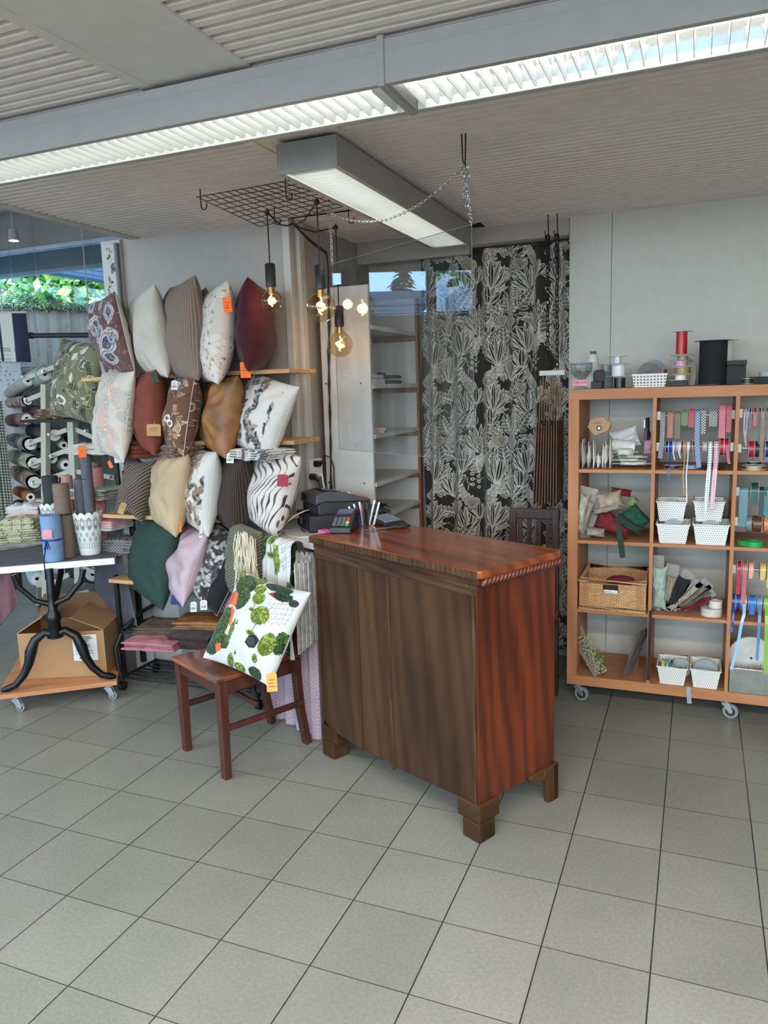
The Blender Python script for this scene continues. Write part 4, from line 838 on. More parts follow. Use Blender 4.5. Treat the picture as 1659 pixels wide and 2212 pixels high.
fl = plain('clear_flange', (150, 156, 154), .35)
for (xa, xb, yf, z0_, h), d, c in ((A1, 'sage reel standing in the lower left stacked basket', (150, 160, 148)), (A2, 'indigo reel standing in the lower right stacked basket', (90, 92, 128)), (A3, 'black and white reel in the upper left stacked basket', (60, 60, 62)), (A4, 'dark reel in the upper right stacked basket', (50, 46, 46))):
    rr = min(.05, (xb-xa)/2-.02); reel(d, ((xa+xb)/2, yf+.06, z0_+rr+.012), rr, rr*.75, .02, c, 'Y', fl)
xa, xb, yf, z0_, h = A5
for i, (dx, c, d, ax) in enumerate([(.018, (196, 196, 80), 'yellow', 'X'), (.036, (110, 170, 160), 'aqua', 'X'), (.056, (56, 84, 96), 'petrol', 'X'), (.095, (28, 28, 30), 'black and white', 'Y')]): reel('%s reel in the bottom left white basket' % d, (xa+dx+.008, yf+.075+(.0 if ax == 'X' else .015), z0_+.062), .05, .04, .012, c, ax, fl, group='reels in the bottom baskets')
xa, xb, yf, z0_, h = A6
reel('big clear reel wound with pink thread in the bottom right basket', ((xa+xb)/2, yf+.08, z0_+.068), .056, .045, .016, (190, 176, 176), 'Y', fl); reel('small violet reel in front of the clear reel in the bottom right basket', ((xa+xb)/2-.006, yf+.045, z0_+.05), .04, .034, .012, (88, 84, 160), 'Y', fl)
p = at(1488, 1478, y=1.482); MB().tube([(p.x, 1.50, CZ[0]+.003), (p.x, 1.481, CZ[0]+.002), (p.x+.0, 1.478, CZ[0]-.02), (p.x+.006, 1.478, at(1488, 1519, y=1.482).z)], .01, flat=(.02, .0012), up=(0, 1, 0)).build('ribbon_strip', gingham('gingham_grey', (190, 190, 196), (90, 92, 104), .004), None, label='grey checked ribbon end hanging over the bottom board between two baskets', cat='ribbon')
# ---- wicker basket
x0, z0 = CX[0]+.006, CZ[1]+.001; bw, bd_, bh = .322, .33, .168; yf = 1.475
M_wick = NT('wicker'); _v = M_wick.coord(scale=(1, 1, 1)); _br = M_wick.n('ShaderNodeTexBrick'); _br.inputs['Scale'].default_value = 1; _br.inputs['Brick Width'].default_value = .022; _br.inputs['Row Height'].default_value = .0075; _br.inputs['Mortar Size'].default_value = .0016; _br.inputs['Mortar Smooth'].default_value = .8
_mp = M_wick.coord(rot=(R(90), 0, 0)); M_wick.l(_mp, _br.inputs['Vector']); _br.inputs['Color1'].default_value = (*lin((226, 176, 124)), 1); _br.inputs['Color2'].default_value = (*lin((200, 146, 98)), 1); _br.inputs['Mortar'].default_value = (*lin((92, 58, 34)), 1)
M_wick.l(_br.outputs[0], M_wick.b.inputs['Base Color']); M_wick.bump(_br.outputs['Fac'], -.9, .004); M_wick.set(Roughness=.55); M_cane = ribbed('cane_wrap', (222, 176, 126), (184, 134, 88), 40, 'X', .5, .5, .4)
M_canez = ribbed('cane_wrap_upright', (204, 160, 112), (150, 104, 64), 40, 'Z', .5, .5, .4)
t = thing('wicker_basket', 'woven cane basket with a metal label holder in the third row', 'basket', (x0+bw/2, yf+bd_/2, z0))
m = MB(); m.box((x0+.004, yf+.004, z0+.02), (x0+bw-.004, yf+.010, z0+bh-.03)); m.build('front_weave', M_wick.m, t)
for a, b, c_, d in ((x0+.003, x0+.009, yf+.01, yf+bd_-.01), (x0+bw-.009, x0+bw-.003, yf+.01, yf+bd_-.01)): MB().box((a, c_, z0+.02), (b, d, z0+bh-.03)).build('side_weave', M_canez, t)
MB().box((x0+.004, yf+bd_-.01, z0+.02), (x0+bw-.004, yf+bd_-.004, z0+bh-.02)).build('back_weave', M_wick.m, t); MB().box((x0+.006, yf+.006, z0), (x0+bw-.006, yf+bd_-.006, z0+.006)).build('bottom', M_cane, t)
MB().tube([(x0+.008, yf+.008, z0+bh-.016), (x0+bw-.008, yf+.008, z0+bh-.016), (x0+bw-.008, yf+bd_-.008, z0+bh-.016), (x0+.008, yf+bd_-.008, z0+bh-.016)], .0125, 10, closed=True).build('rim', M_cane, t, True)
MB().tube([(x0+.008, yf+.008, z0+.012), (x0+bw-.008, yf+.008, z0+.012), (x0+bw-.008, yf+bd_-.008, z0+.012), (x0+.008, yf+bd_-.008, z0+.012)], .011, 10, closed=True).build('bottom_band', M_cane, t, True)
for k in range(8): 
    for xx in (x0+.014+k*.0045, x0+bw-.014-k*.0045): MB().cyl((xx, yf+.003, z0+.02), (xx, yf+.003, z0+bh-.028), .0016, 5).build('stake', M_canez, t)
MB().box((x0+.118, yf-.002, z0+bh-.072), (x0+.19, yf+.004, z0+bh-.034)).build('painted_handle_hole', plain('hole_shade', (36, 26, 22), .8), t); MB().box((x0+.12, yf-.006, z0+bh-.076), (x0+.188, yf-.001, z0+bh-.058)).build('label_holder', plain('polished_steel', (220, 220, 218), .2, metal=.8), t, bevel=.001)  # dark block on the weave paints the shade inside the handle opening
MB().ball((x0+.19, yf+.15, z0+bh-.045), .06, 14, 8, (1.2, 1, .4)).build('yarn_bundle', plain('wine_yarn', (112, 44, 52), .9, bump=.6, bs=70), None, True, label='wine red yarn bundle lying inside the woven cane basket', cat='yarn')
# ------------------------------------------------------------------ soft shapes
def puff_arrays(w, h, t, n=40, pin=.09, e=.5, wr=.006, seed=0, n2=None, sag=0):
    m = n2 or n; rs = np.random.RandomState(seed)
    u, v = np.meshgrid(np.sin(np.linspace(-PI/2, PI/2, n)), np.sin(np.linspace(-PI/2, PI/2, m)))
    x = w/2*(u-pin*u**3*(1-v*v)); z = h/2*(v-pin*v**3*(1-u*u)); th = t/2*((1-u*u)*(1-v*v)+1e-9)**e
    W_ = np.zeros_like(u)
    for _ in range(9):
        a = rs.uniform(0, PI); f = rs.uniform(3, 9); ph = rs.uniform(0, 6.28); W_ += np.sin(f*(u*np.cos(a)+v*np.sin(a))+ph+1.6*np.sin(2.5*(u*np.sin(a)-v*np.cos(a))+ph))*rs.uniform(.3, 1)
    env = ((1-u*u)*(1-v*v))**.35; d = wr*W_/3*env
    d += .5*wr*np.sin(14*np.arctan2(v, u+1e-9)+seed)*(np.hypot(u, v) > .3)*np.clip(1-np.abs(np.hypot(u, v)-.8)*2.5, 0, 1)*env
    z = z - sag*th*(v < 0)
    f_ = np.stack([x, -(th+d), z], -1); b_ = np.stack([x, th+d*.6, z], -1); return f_, b_, u, v
def puff(name, M, w, h, t, mat, parent=None, front=None, back=None, n=40, pin=.09, e=.5, wr=.006, seed=0, n2=None, **kw):
    """stuffed or folded cloth body: local X width, Z height, -Y front; front/back = Paint or colour"""
    f_, b_, u, v = puff_arrays(w, h, t, n, pin, e, wr, seed, n2); m, nn = u.shape
    P = np.concatenate([f_.reshape(-1, 3), b_.reshape(-1, 3)]); A = np.array(M); P = P @ A[:3, :3].T + A[:3, 3]
    if parent is not None: inv = np.array(basis(parent).inverted()); P = P @ inv[:3, :3].T + inv[:3, 3]
    i = np.arange(m*nn).reshape(m, nn); F1_ = np.stack([i[:-1, :-1], i[:-1, 1:], i[1:, 1:], i[1:, :-1]], -1).reshape(-1, 4); F2_ = F1_[:, ::-1]+m*nn
    C = None
    if front is not None:
        def col(p, flip): 
            if isinstance(p, Paint): return p.sample((-u if flip else u)*.5+.5, v*.5+.5).reshape(-1, 3)
            return np.tile(np.array(p, float), (m*nn, 1))
        C = np.concatenate([col(front, False), col(back if back is not None else front, True)])
    return rawmesh(name, P, np.concatenate([F1_, F2_]), mat, parent, C, **kw)
def standM(c, px, psi, lean=0, roll=0, tilt=0):
    """pillow standing like a book: near edge towards the shopper, psi turns it so that its left face shows"""
    th = heading(px); h = R(th+180-psi); U = Vector((math.sin(h), math.cos(h), 0)); N = Vector((U.y, -U.x, 0))
    Mx_ = Matrix(((U.x, -N.x, 0, 0), (U.y, -N.y, 0, 0), (0, 0, 1, 0), (0, 0, 0, 1)))   # X = towards viewer, -Y = N
    if Mx_.determinant() < 0: Mx_ = Matrix(((U.x, N.x, 0, 0), (U.y, N.y, 0, 0), (0, 0, 1, 0), (0, 0, 0, 1)))
    vd = R(th); view = Vector((math.sin(vd), math.cos(vd), 0)); right = Vector((view.y, -view.x, 0))
    return Matrix.Translation(c) @ Matrix.Rotation(R(lean), 4, view) @ Matrix.Rotation(R(tilt), 4, right) @ Mx_ @ Matrix.Rotation(R(roll), 4, 'Y')
M_linen = printed('printed_cotton', .85, .3, 300); M_string = plain('thin_string', (190, 170, 130), .8)
M_card = {'orange': plain('orange_card', (236, 106, 30), .7, var=.02), 'white': plain('white_card', (218, 218, 214), .7, var=.02), 'red': plain('wine_card', (140, 26, 44), .6), 'blue': plain('blue_card', (22, 48, 104), .6), 'kraft': plain('kraft_card', (182, 140, 98), .8, var=.04), 'green': plain('green_card', (12, 66, 46), .6), 'peach': plain('orange_light_card', (232, 158, 76), .7, var=.02), 'pink': plain('pink_card', (226, 150, 160), .7)}
M_ink = plain('ink', (40, 36, 36), .7)
def tag(parent, px, py, y, w, h, col='orange', rot=0, marks=None, name='price_tag', string=True, turn=0):
    """card tag hanging by a string; facing the shop"""
    if parent.name.startswith('throw_pillow') and y > .7: y -= .06
    p = at(px, py, y=y); th = R(heading(px)+turn); right = Vector((math.cos(th), -math.sin(th), 0)); view = Vector((math.sin(th), math.cos(th), 0))
    M = Matrix(((right.x, view.x, 0, p.x), (right.y, view.y, 0, p.y), (0, 0, 1, p.z), (0, 0, 0, 1))) @ Matrix.Rotation(R(rot), 4, 'Y')
    o = MB(M).prism([(-w/2, -h/2), (w/2, -h/2), (w/2, h/2-.006), (w/2-.006, h/2), (-w/2+.006, h/2), (-w/2, h/2-.006)], -.0005, .0005, axis='Y').build(name, M_card[col], parent)
    if marks:
        m = MB(M)
        if marks == 'barcode':
            for k in range(9): m.box((-w*.36+k*w*.08, -.0009, -h*.28), (-w*.36+k*w*.08+w*(.03 if k % 3 else .05), -.0005, -h*.02))
            for k in range(3): m.box((-w*.36, -.0009, h*.1+k*h*.1), (w*(.34-.1*k), -.0005, h*.12+k*h*.1))
        else:
            for k in range(marks): m.box((-w*.3, -.0009, h*(.12-.18*k)), (w*(.3-.12*(k % 2)), -.0005, h*(.15-.18*k)))
        q = m.build('print', M_ink, None); q.data.transform(basis(o).inverted()); q.parent = o
    if string:
        a = M @ Vector((0, 0, h/2-.006)); b = a+Vector((0, .01, .022)); MB().tube([a, (a+b)/2+Vector((.002, 0, 0)), b], .0006, 4).build('tag_string', M_string, parent)
    return o
# ------------------------------------------------------------------ prints
def botanic(bg, cols, seed, n=14, edge=None, W_=360, twig=(70, 60, 56), L=(26, 40)):
    p = Paint(W_, W_, bg, seed); r = p.rng
    g_ = int(math.ceil(math.sqrt(n)))
    for i in range(g_*g_):
        x, y = ((i % g_)+.5+r.uniform(-.25, .25))*W_/g_, ((i//g_)+.95+r.uniform(-.2, .2))*W_/g_; a = r.uniform(-2.2, -.9); pts = [(x, y)]
        for k in range(6): a += r.uniform(-.16, .16); x += 17*math.cos(a); y += 17*math.sin(a); pts.append((x, y))
        p.line(pts, 1.8, twig)
        for k in range(1, 7):
            for s in (-1, 1):
                c = cols[r.randrange(len(cols))]; l = r.uniform(*L); p.leaf(pts[k][0], pts[k][1], l, l*.52, a+s*r.uniform(.6, 1.1), c, edge=edge, ew=1.4, vein=tuple(q*.75 for q in c), vw=.7)
    return p
def split_print(base, col, frac, side='right'):
    q = Paint(base.w, base.h, col, 5); q.a[:] = base.a
    if side == 'right': q.a[:, int(base.w*frac):] = col
    elif side == 'diag':
        Y, X = np.mgrid[0:base.h, 0:base.w]; q.a[(X/base.w+(Y/base.h-.5)*.0) > frac] = col
    return q
def stripes_zebra(seed=4):
    W_ = 420; Y, X = np.mgrid[0:W_, 0:W_]/W_; p = Paint(W_, W_, (194, 186, 180), seed); r = np.random.RandomState(seed)
    ph = X*12+.7*np.sin(Y*7+X*3)+.45*np.sin(Y*13+1+X*8)+.8*np.sin(3*Y+X*5); m = np.abs(ph % 1-.5); wv = .13+.07*np.sin(Y*21+X*4+ph)
    k = np.clip((wv-m)*30, 0, 1)[..., None]; c = np.where(((np.floor(ph)+np.floor(Y*3)) % 3 == 0)[..., None], np.array([96, 70, 66]), np.array([62, 44, 42])); p.a = p.a*(1-k)+c*k; return p
def arcs(seed=2):
    W_ = 420; p = Paint(W_, W_, (188, 180, 170), seed); r = p.rng; Y, X = np.mgrid[0:W_, 0:W_]
    for i in range(46):
        cx, cy, R_ = r.uniform(0, W_), r.uniform(0, W_), r.uniform(50, 95); ax, ay = r.uniform(0, W_), r.uniform(0, W_)
        d = np.hypot(X-cx, Y-cy); a0 = r.uniform(-PI, PI); an = (np.arctan2(Y-cy, X-cx)-a0) % (2*PI); msk = (d < R_) & (an < r.uniform(1.4, 2.6)); ring = (d/5.2) % 1 < .4
        bgc = r.choice([(192, 184, 176), (188, 180, 170), (192, 180, 170)]); lc = r.choice([(176, 128, 118), (196, 140, 122), (128, 134, 132), (150, 150, 142), (200, 186, 150)])
        p.a[msk] = bgc; p.a[msk & ring] = lc
    return p
def gold_flower(seed=3):
    p = Paint(420, 420, (188, 180, 174), seed); r = p.rng
    for i in range(34):
        x, y = r.uniform(0, 420), r.uniform(0, 420)
        for k in range(5):
            a = k*2*PI/5+r.uniform(-.3, .3); p.leaf(x, y, 52, 30, a, (200, 193, 188), edge=(160, 144, 126), ew=1.2)
            p.line([(x+8*math.cos(a), y+8*math.sin(a)), (x+38*math.cos(a+.15), y+38*math.sin(a+.15))], 1, (186, 172, 158))
            p.leaf(x+34*math.cos(a+.6), y+34*math.sin(a+.6), 22, 13, a+.9, (160, 136, 74), edge=(214, 200, 160), ew=1)
        p.ell(x, y, 5, 5, 0, (140, 84, 88))
    return p
def jungle(seed=6):
    p = Paint(420, 420, (96, 66, 50), seed); r = p.rng
    for i in range(120):
        x, y, a = r.uniform(0, 420), r.uniform(0, 420), r.uniform(0, 6.28); c = r.choice([(148, 84, 58), (196, 152, 116), (64, 44, 36), (122, 96, 72), (166, 104, 70)]); L = r.uniform(34, 70)
        p.leaf(x, y, L, L*.42, a, c, edge=(218, 206, 190) if r.random() < .5 else (44, 30, 26), ew=2, stripes=(6, .35, (52, 36, 30)) if r.random() < .5 else None, vein=(230, 220, 204))
    for i in range(5):
        x, y = r.uniform(60, 360), r.uniform(60, 360); p.ell(x, y, 30, 19, r.uniform(-.5, .5), (222, 218, 212)); p.leaf(x-20, y, 40, 20, 0, (112, 90, 70), edge=(60, 40, 34), ew=2); p.line([(x, y-40), (x, y+44)], 2.4, (140, 74, 50))
    for i in range(190): p.ell(r.uniform(0, 420), r.uniform(0, 420), 2.6, 2, r.uniform(0, 3), (40, 28, 24))
    return p
def green_jungle(seed=9):
    p = Paint(420, 420, (112, 110, 84), seed); r = p.rng
    for i in range(110):
        x, y, a = r.uniform(0, 420), r.uniform(0, 420), r.uniform(0, 6.28); c = r.choice([(166, 164, 136), (64, 74, 54), (196, 192, 172), (88, 98, 76), (140, 128, 90)]); L = r.uniform(34, 76)
        p.leaf(x, y, L, L*.45, a, c, edge=(214, 210, 192) if r.random() < .5 else (48, 52, 42), ew=2, stripes=(6, .3, (44, 50, 40)) if r.random() < .5 else None, vein=(206, 200, 176))
    for i in range(16):
        x, y = r.uniform(0, 420), r.uniform(0, 420); a = r.uniform(0, 6)
        for k in range(-4, 5): p.leaf(x+k*7*math.cos(a), y+k*7*math.sin(a), 15, 5, a+1.2, (38, 44, 36)); p.leaf(x+k*7*math.cos(a), y+k*7*math.sin(a), 15, 5, a-1.2, (38, 44, 36))
    p.ell(210, 330, 44, 26, .1, (214, 212, 204)); p.leaf(176, 332, 66, 26, 0, (120, 122, 88), edge=(46, 46, 36), ew=2.4); p.line([(214, 250), (206, 330), (212, 410)], 4, (120, 92, 62))
    for i in range(120): p.ell(120+r.uniform(-70, 70), 90+r.uniform(-60, 60), 3, 2.4, 0, (40, 38, 30))
    return p
def paisley(seed=8):
    p = Paint(420, 420, (92, 66, 66), seed); r = p.rng
    for (x, y, L, a) in [(120, 110, 130, .3), (300, 150, 110, 2.6), (230, 270, 150, -.4), (90, 300, 110, 1.7), (340, 340, 110, 3.6), (30, 190, 90, 5), (200, 30, 90, 3.2), (380, 40, 90, 1.8), (150, 400, 90, .2), (400, 240, 80, 4), (170, 190, 70, 4.2), (260, 380, 90, 2), (60, 60, 80, 1), (330, 250, 70, 5.4), (20, 330, 80, .6), (280, 70, 70, 4.6)]:
        for k, c in enumerate([(196, 186, 182), (118, 116, 132), (190, 180, 176), (54, 58, 74)]): q = 1-.16*k; p.leaf(x+L*.08*k*math.cos(a), y+L*.08*k*math.sin(a), L*1.25*q, L*.8*q, a, c)
        for j in range(26):
            t = r.uniform(.25, .75)*L; p.ell(x+t*math.cos(a)+r.uniform(-.14, .14)*L, y+t*math.sin(a)+r.uniform(-.14, .14)*L, 2.6, 1.6, r.uniform(0, 3), (150, 160, 190))
        for j in range(30):
            t = j/30*2*PI; p.ell(x+L*.5*math.cos(a)+L*.52*math.cos(t), y+L*.5*math.sin(a)+L*.40*math.sin(t), 3.4, 2.4, t, (60, 50, 56), None)
    for i in range(220): x, y = r.uniform(0, 420), r.uniform(0, 420); a = r.uniform(0, 6); p.line([(x, y), (x+10*math.cos(a), y+10*math.sin(a)), (x+16*math.cos(a+.8), y+16*math.sin(a+.8))], 1.6, (186, 160, 150))
    return p
def town(seed=11, W_=520):
    p = Paint(W_, W_, (184, 184, 184), seed); r = p.rng; G = ((18, 36, 16), (36, 60, 24), (78, 102, 44)); Y_ = ((54, 72, 22), (96, 112, 38), (150, 162, 72)); D = ((12, 30, 18), (26, 54, 32), (52, 84, 52))
    # palace drawn in ink, upper right
    p.poly([(330, 110), (505, 60), (505, 250), (360, 250)], (190, 188, 186))
    for i in range(7):
        for j in range(5): x, y = 350+i*22, 120+j*28-i*6; p.line([(x, y), (x, y+14), (x+9, y+12), (x+9, y-2), (x, y)], 1.2, (96, 92, 92))
    for j in range(5): p.line([(332, 106+j*30), (500, 56+j*30)], 1.2, (120, 116, 116))
    p.poly([(300, 78), (352, 48), (400, 52), (416, 76), (360, 92)], (150, 44, 40)); p.poly([(262, 40), (320, 18), (352, 30), (300, 54)], (206, 96, 56))
    # red roofed houses, left
    p.poly([(0, 150), (60, 120), (86, 190), (30, 240), (0, 230)], (166, 76, 52)); p.poly([(60, 120), (130, 150), (140, 210), (70, 200)], (206, 98, 48)); p.poly([(84, 206), (142, 226), (176, 316), (116, 290)], (200, 88, 42)); p.poly([(116, 290), (176, 316), (172, 400), (130, 384)], (204, 196, 184)); p.poly([(0, 232), (40, 232), (40, 330), (0, 330)], (196, 110, 74))
    for j in range(3):
        for i in range(3): p.line([(128+i*14, 310+j*24), (129+i*14, 322+j*24)], 4, (70, 60, 58))
    p.poly([(20, 62), (60, 40), (78, 60), (40, 92)], (206, 98, 60))
    p.crown(120, 70, 92, 62, *G, 500, 6); p.crown(160, 150, 50, 66, *G, 260, 6); p.crown(70, 330, 72, 110, *G, 620, 6); p.crown(60, 440, 66, 50, *D, 260, 6); p.crown(20, 20, 40, 30, *Y_, 90, 5)
    p.crown(140, 400, 60, 40, *G, 300, 6); p.crown(200, 20, 40, 22, *Y_, 120, 4); p.poly([(90, 430), (130, 410), (150, 450), (110, 470)], (200, 88, 42)); p.crown(300, 500, 40, 24, *Y_, 140, 4); p.crown(500, 300, 30, 60, *G, 200, 5)
    p.crown(340, 26, 90, 26, *D, 240, 5); p.crown(400, 70, 60, 26, *D, 160, 5); p.crown(478, 86, 26, 20, (30, 34, 30), (48, 52, 46), (70, 72, 66), 60, 4)
    for (x, y, a) in [(246, 70, 34), (266, 120, 40), (330, 204, 58)]:
        p.line([(x, y+a*.5), (x-2, y+a*1.75)], 4, (52, 42, 34)); p.ell(x-4, y+a*1.8, a*.55, a*.26, .2, (104, 128, 46)); p.ell(x-2, y+a*1.8, a*.4, a*.14, .2, (58, 76, 30)); p.crown(x, y, a, a*.86, *Y_, int(a*6), 4.5)
    p.crown(190, 330, 18, 62, *Y_, 120, 4); p.crown(440, 330, 46, 60, *Y_, 240, 5); p.crown(230, 484, 26, 40, *Y_, 110, 4); p.crown(410, 492, 46, 30, *D, 120, 5); p.crown(400, 420, 18, 24, *Y_, 50, 4)
    for (x, y) in [(214, 280), (262, 430)]: p.line([(x, y), (x-3, y+54)], 2, (44, 42, 42)); p.poly([(x-8, y+10), (x, y-16), (x+8, y+10)], (44, 42, 42))
    p.poly([(322, 322), (360, 306), (392, 326), (388, 372), (350, 380), (316, 362)], (24, 26, 30))
    for k in range(4): p.ell(350, 346, 26-6*k, 18-4*k, .3, (70, 76, 82) if k % 2 == 0 else (24, 26, 30))
    return p
def lineart(seed=21, W_=520, H_=760):
    """dark cloth with broad outlined leaves, hearts and berries, repeating in both directions"""
    dk = (48, 43, 39); w1 = (208, 202, 192); tan = (146, 136, 114); p = Paint(W_, H_, dk, seed, wrap=True); r = p.rng
    def plume(x, y, a, n, L, wd, curl, fill=None):
        pts = [(x, y)]; f = fill or dk
        for k in range(n+1): a += curl; x += L*.42*math.cos(a); y += L*.42*math.sin(a); pts.append((x, y))
        for k in range(1, len(pts)):
            for s in (-1, 1): p.leaf(pts[k][0], pts[k][1], L*(1.15-.08*k), wd, a+s*(.85-.06*k), f, edge=w1, ew=3.6, vein=w1, vw=1.7)
        p.leaf(pts[-1][0], pts[-1][1], L, wd, a, f, edge=w1, ew=3.6); p.line(pts, 5, w1)
    def blades(x, y, n, L, spread, wd, base=-PI/2):
        order = sorted(range(n), key=lambda k: -abs(k-(n-1)/2))
        for k in order:
            a = base+(k-(n-1)/2)*spread; l = L*(1-.07*abs(k-(n-1)/2)); p.leaf(x, y, l, wd, a, (160, 154, 142) if k % 2 else dk, edge=w1, ew=4, vein=dk if k % 2 else w1, vw=2.4, power=.6)
    def heart(x, y, s):
        for q, c in ((1.3, dk), (1.16, w1), (1.0, dk), (.88, w1), (.78, tan)):
            p.ell(x-s*.36*q, y-s*.1, s*.46*q, s*.5*q, .35, c); p.ell(x+s*.36*q, y-s*.1, s*.46*q, s*.5*q, -.35, c); p.ell(x, y+s*.32*q, s*.40*q, s*.5*q, 0, c)
        for k in range(-2, 3): p.line([(x, y+s*.62), (x+k*s*.26, y-s*.2)], 2, (104, 94, 76))
    for i in range(32): plume(r.uniform(0, W_), r.uniform(0, H_), r.uniform(-2.7, -.4), 4, 54, 22, r.uniform(-.16, .16), ((140, 134, 124), (88, 82, 74), None)[i % 3])
    for (x, y) in [(100, 250), (370, 650), (130, 720), (400, 290), (480, 520), (250, 60)]: blades(x, y, 9, 190, .24, 34, -PI/2+r.uniform(-.3, .3))
    for (x, y, a) in [(250, 200, -1.4), (500, 560, -1.7), (20, 460, -1.5), (300, 400, -1.2), (180, 600, -1.9)]: plume(x, y, a, 5, 62, 26, .07)
    for (x, y) in [(250, 520), (470, 200), (80, 340), (330, 740)]: blades(x, y, 5, 120, .36, 40)
    for (x, y, s) in [(160, 440, 46), (258, 450, 44), (430, 90, 46), (330, 104, 42), (476, 440, 36), (50, 60, 42)]: heart(x, y, s)
    for (x, y) in [(300, 300), (40, 600), (450, 700), (200, 640)]:
        for k in range(6):
            for q, c in ((13, dk), (11, w1), (7, tan), (3.4, dk)): p.ell(x+(20 if k % 2 else -14), y+k*18-40, q, q, 0, c)
    for i in range(36): a = r.uniform(0, 6.28); x, y = r.uniform(0, W_), r.uniform(0, H_); p.line([(x, y), (x+30*math.cos(a), y+30*math.sin(a)), (x+52*math.cos(a+.5), y+52*math.sin(a+.5))], 4.4, w1, True)
    return p
# ------------------------------------------------------------------ pillows on the display shelves
P_bw = botanic((190, 187, 184), [(70, 68, 68), (104, 104, 104), (50, 46, 46), (140, 138, 136), (92, 80, 74)], 31, 15, None, L=(26, 40)); P_br = botanic((192, 186, 180), [(104, 84, 72), (150, 130, 116), (66, 56, 52), (128, 104, 88), (176, 162, 150)], 32, 16, (120, 108, 98), L=(28, 42))
P_dk = botanic((34, 31, 36), [(142, 142, 136), (168, 168, 160), (64, 48, 56), (84, 86, 82), (52, 44, 50)], 35, 26, (90, 88, 88), L=(30, 46), twig=(84, 74, 76)); P_arc = arcs(); P_gold = gold_flower(); P_jun = jungle(); P_gj = green_jungle(); P_pai = paisley(); P_zeb = stripes_zebra(); P_town = town()
def pillow(label, bbox, y, psi, lean, mat=None, front=None, back=None, t=.15, roll=0, size=None, n=None, wr=.010, cat='pillow', name='throw_pillow', pin=.055, group='pillows on the display shelves', tilt=0, w=None, sv=1.0, tj=True):
    x0, y0, x1, y1 = bbox; cx, cy = (x0+x1)/2, (y0+y1)/2; c = at(cx, cy, y=y); dist = (Vector(CAMP)-c).length; h = (y1-y0)/F*dist*sv
    M = standM(c, cx, psi, lean, roll, tilt); th = thing(name, label, cat, (c.x, c.y, c.z-h/2), group=group)
    m = mat or M_linen; t *= 1.08; puff('cover', M, w or h, h, t, m, th, front, back, n=n or (150 if front is not None else 56), wr=wr, seed=int(x0), pin=pin, e=.44)
    if tj:
        f_, b_, u, v = puff_arrays(w or h, h, t, 24, pin, .44, 0, 0); nn = 24; ring = [f_[0, i] for i in range(nn)]+[f_[i, nn-1] for i in range(1, nn)]+[f_[nn-1, i] for i in range(nn-2, -1, -1)]+[f_[i, 0] for i in range(nn-2, 0, -1)]
        MB(M).tube([tuple(q) for q in ring], .0016, 5, closed=True).build('seam', m if front is None else plain('seam_cotton', (188, 182, 176) if front is not P_dk else (40, 38, 42), .9), th, True)
    return th
V_cream = plain('cream_linen', (180, 172, 162), .9, var=.04, vs=8, bump=.4, bs=200); V_taupe = ribbed('taupe_crinkle', (132, 116, 102), (106, 91, 80), 26, 'X', .9, .5, 2.5); V_burg = ribbed('burgundy_cotton', (62, 22, 32), (56, 20, 29), 5, 'Z', .9, .2, 3)
V_rust = plain('rust_wool', (112, 54, 42), .95, var=.05, bump=.5, bs=160); V_gold = plain('bronze_velvet', (122, 80, 42), .55, var=.22, vs=11, bump=.7, bs=24); V_beige = plain('beige_linen', (172, 148, 118), .9, var=.04, vs=6, bump=.35, bs=180)
V_cord = ribbed('dark_corduroy', (66, 52, 46), (38, 28, 25), 30, 'X', .95, .9, 2.2); V_knit = ribbed('taupe_rib_knit', (116, 100, 90), (66, 55, 50), 22, 'Z', .95, .9, 1.2, rot=(0, R(35), 0)); V_green = plain('bottle_green_cloth', (20, 48, 40), .8, var=.08, vs=7); V_pink = plain('dusty_pink_satin', (166, 140, 148), .42, var=.05, vs=6)
yP = .93
p = pillow('paisley pillow in brown and slate blue at the window end of the top shelf', (192, 652, 285, 808), yP, 20, -9, front=P_pai, back=(186, 176, 166), t=.12); 
pillow('cream white linen pillow, second from the window on the top shelf', (288, 636, 364, 812), yP, 12, -4, V_cream, t=.16)
q = pillow('crinkled taupe pillow peeking out behind the gold flower pillow', (404, 640, 470, 806), yP+.1, 8, 0, V_taupe, t=.12)
pillow('crinkled taupe pillow in the middle of the top shelf', (350, 618, 444, 816), yP-.04, 14, 2, V_taupe, t=.17)
p = pillow('white pillow with golden flower drawing on the top shelf', (415, 626, 514, 824), yP-.04, 8, 9, front=P_gold, t=.17); tag(p, 491, 658, .76, .036, .066, 'orange', -4, 3)
p = pillow('burgundy pillow at the wall end of the top shelf', (505, 620, 600, 800), yP, -10, 3, V_burg, t=.17); tag(p, 530, 799, .82, .046, .072, 'orange', 0, 2)
p = pillow('pillow with fine pink and grey arcs, first on the second shelf', (196, 806, 295, 982), yP-.05, 18, 11, front=P_arc, t=.14); tag(p, 238, 1003, .80, .018, .038, 'orange', -20)
p = pillow('rust red wool pillow on the second shelf', (280, 806, 362, 972), yP, 8, 5, V_rust, t=.17); tag(p, 332, 929, .80, .066, .058, 'kraft', 3, 2); tag(p, 334, 816, .84, .03, .05, 'green', -14, string=False)
p = pillow('brown jungle print pillow in the middle of the second shelf', (342, 812, 442, 975), yP-.02, 10, 12, front=P_jun, t=.16); tag(p, 377, 832, .83, .03, .044, 'white', 5, 'barcode')
pillow('bronze velvet pillow on the second shelf', (432, 812, 530, 980), yP, 12, 12, V_gold, t=.18, wr=.016)
pillow('white pillow with grey botanical twigs at the wall end of the second shelf', (508, 814, 622, 980), yP-.02, 36, 24, front=split_print(P_bw, (186, 184, 180), .86), back=(186, 184, 180), t=.15)
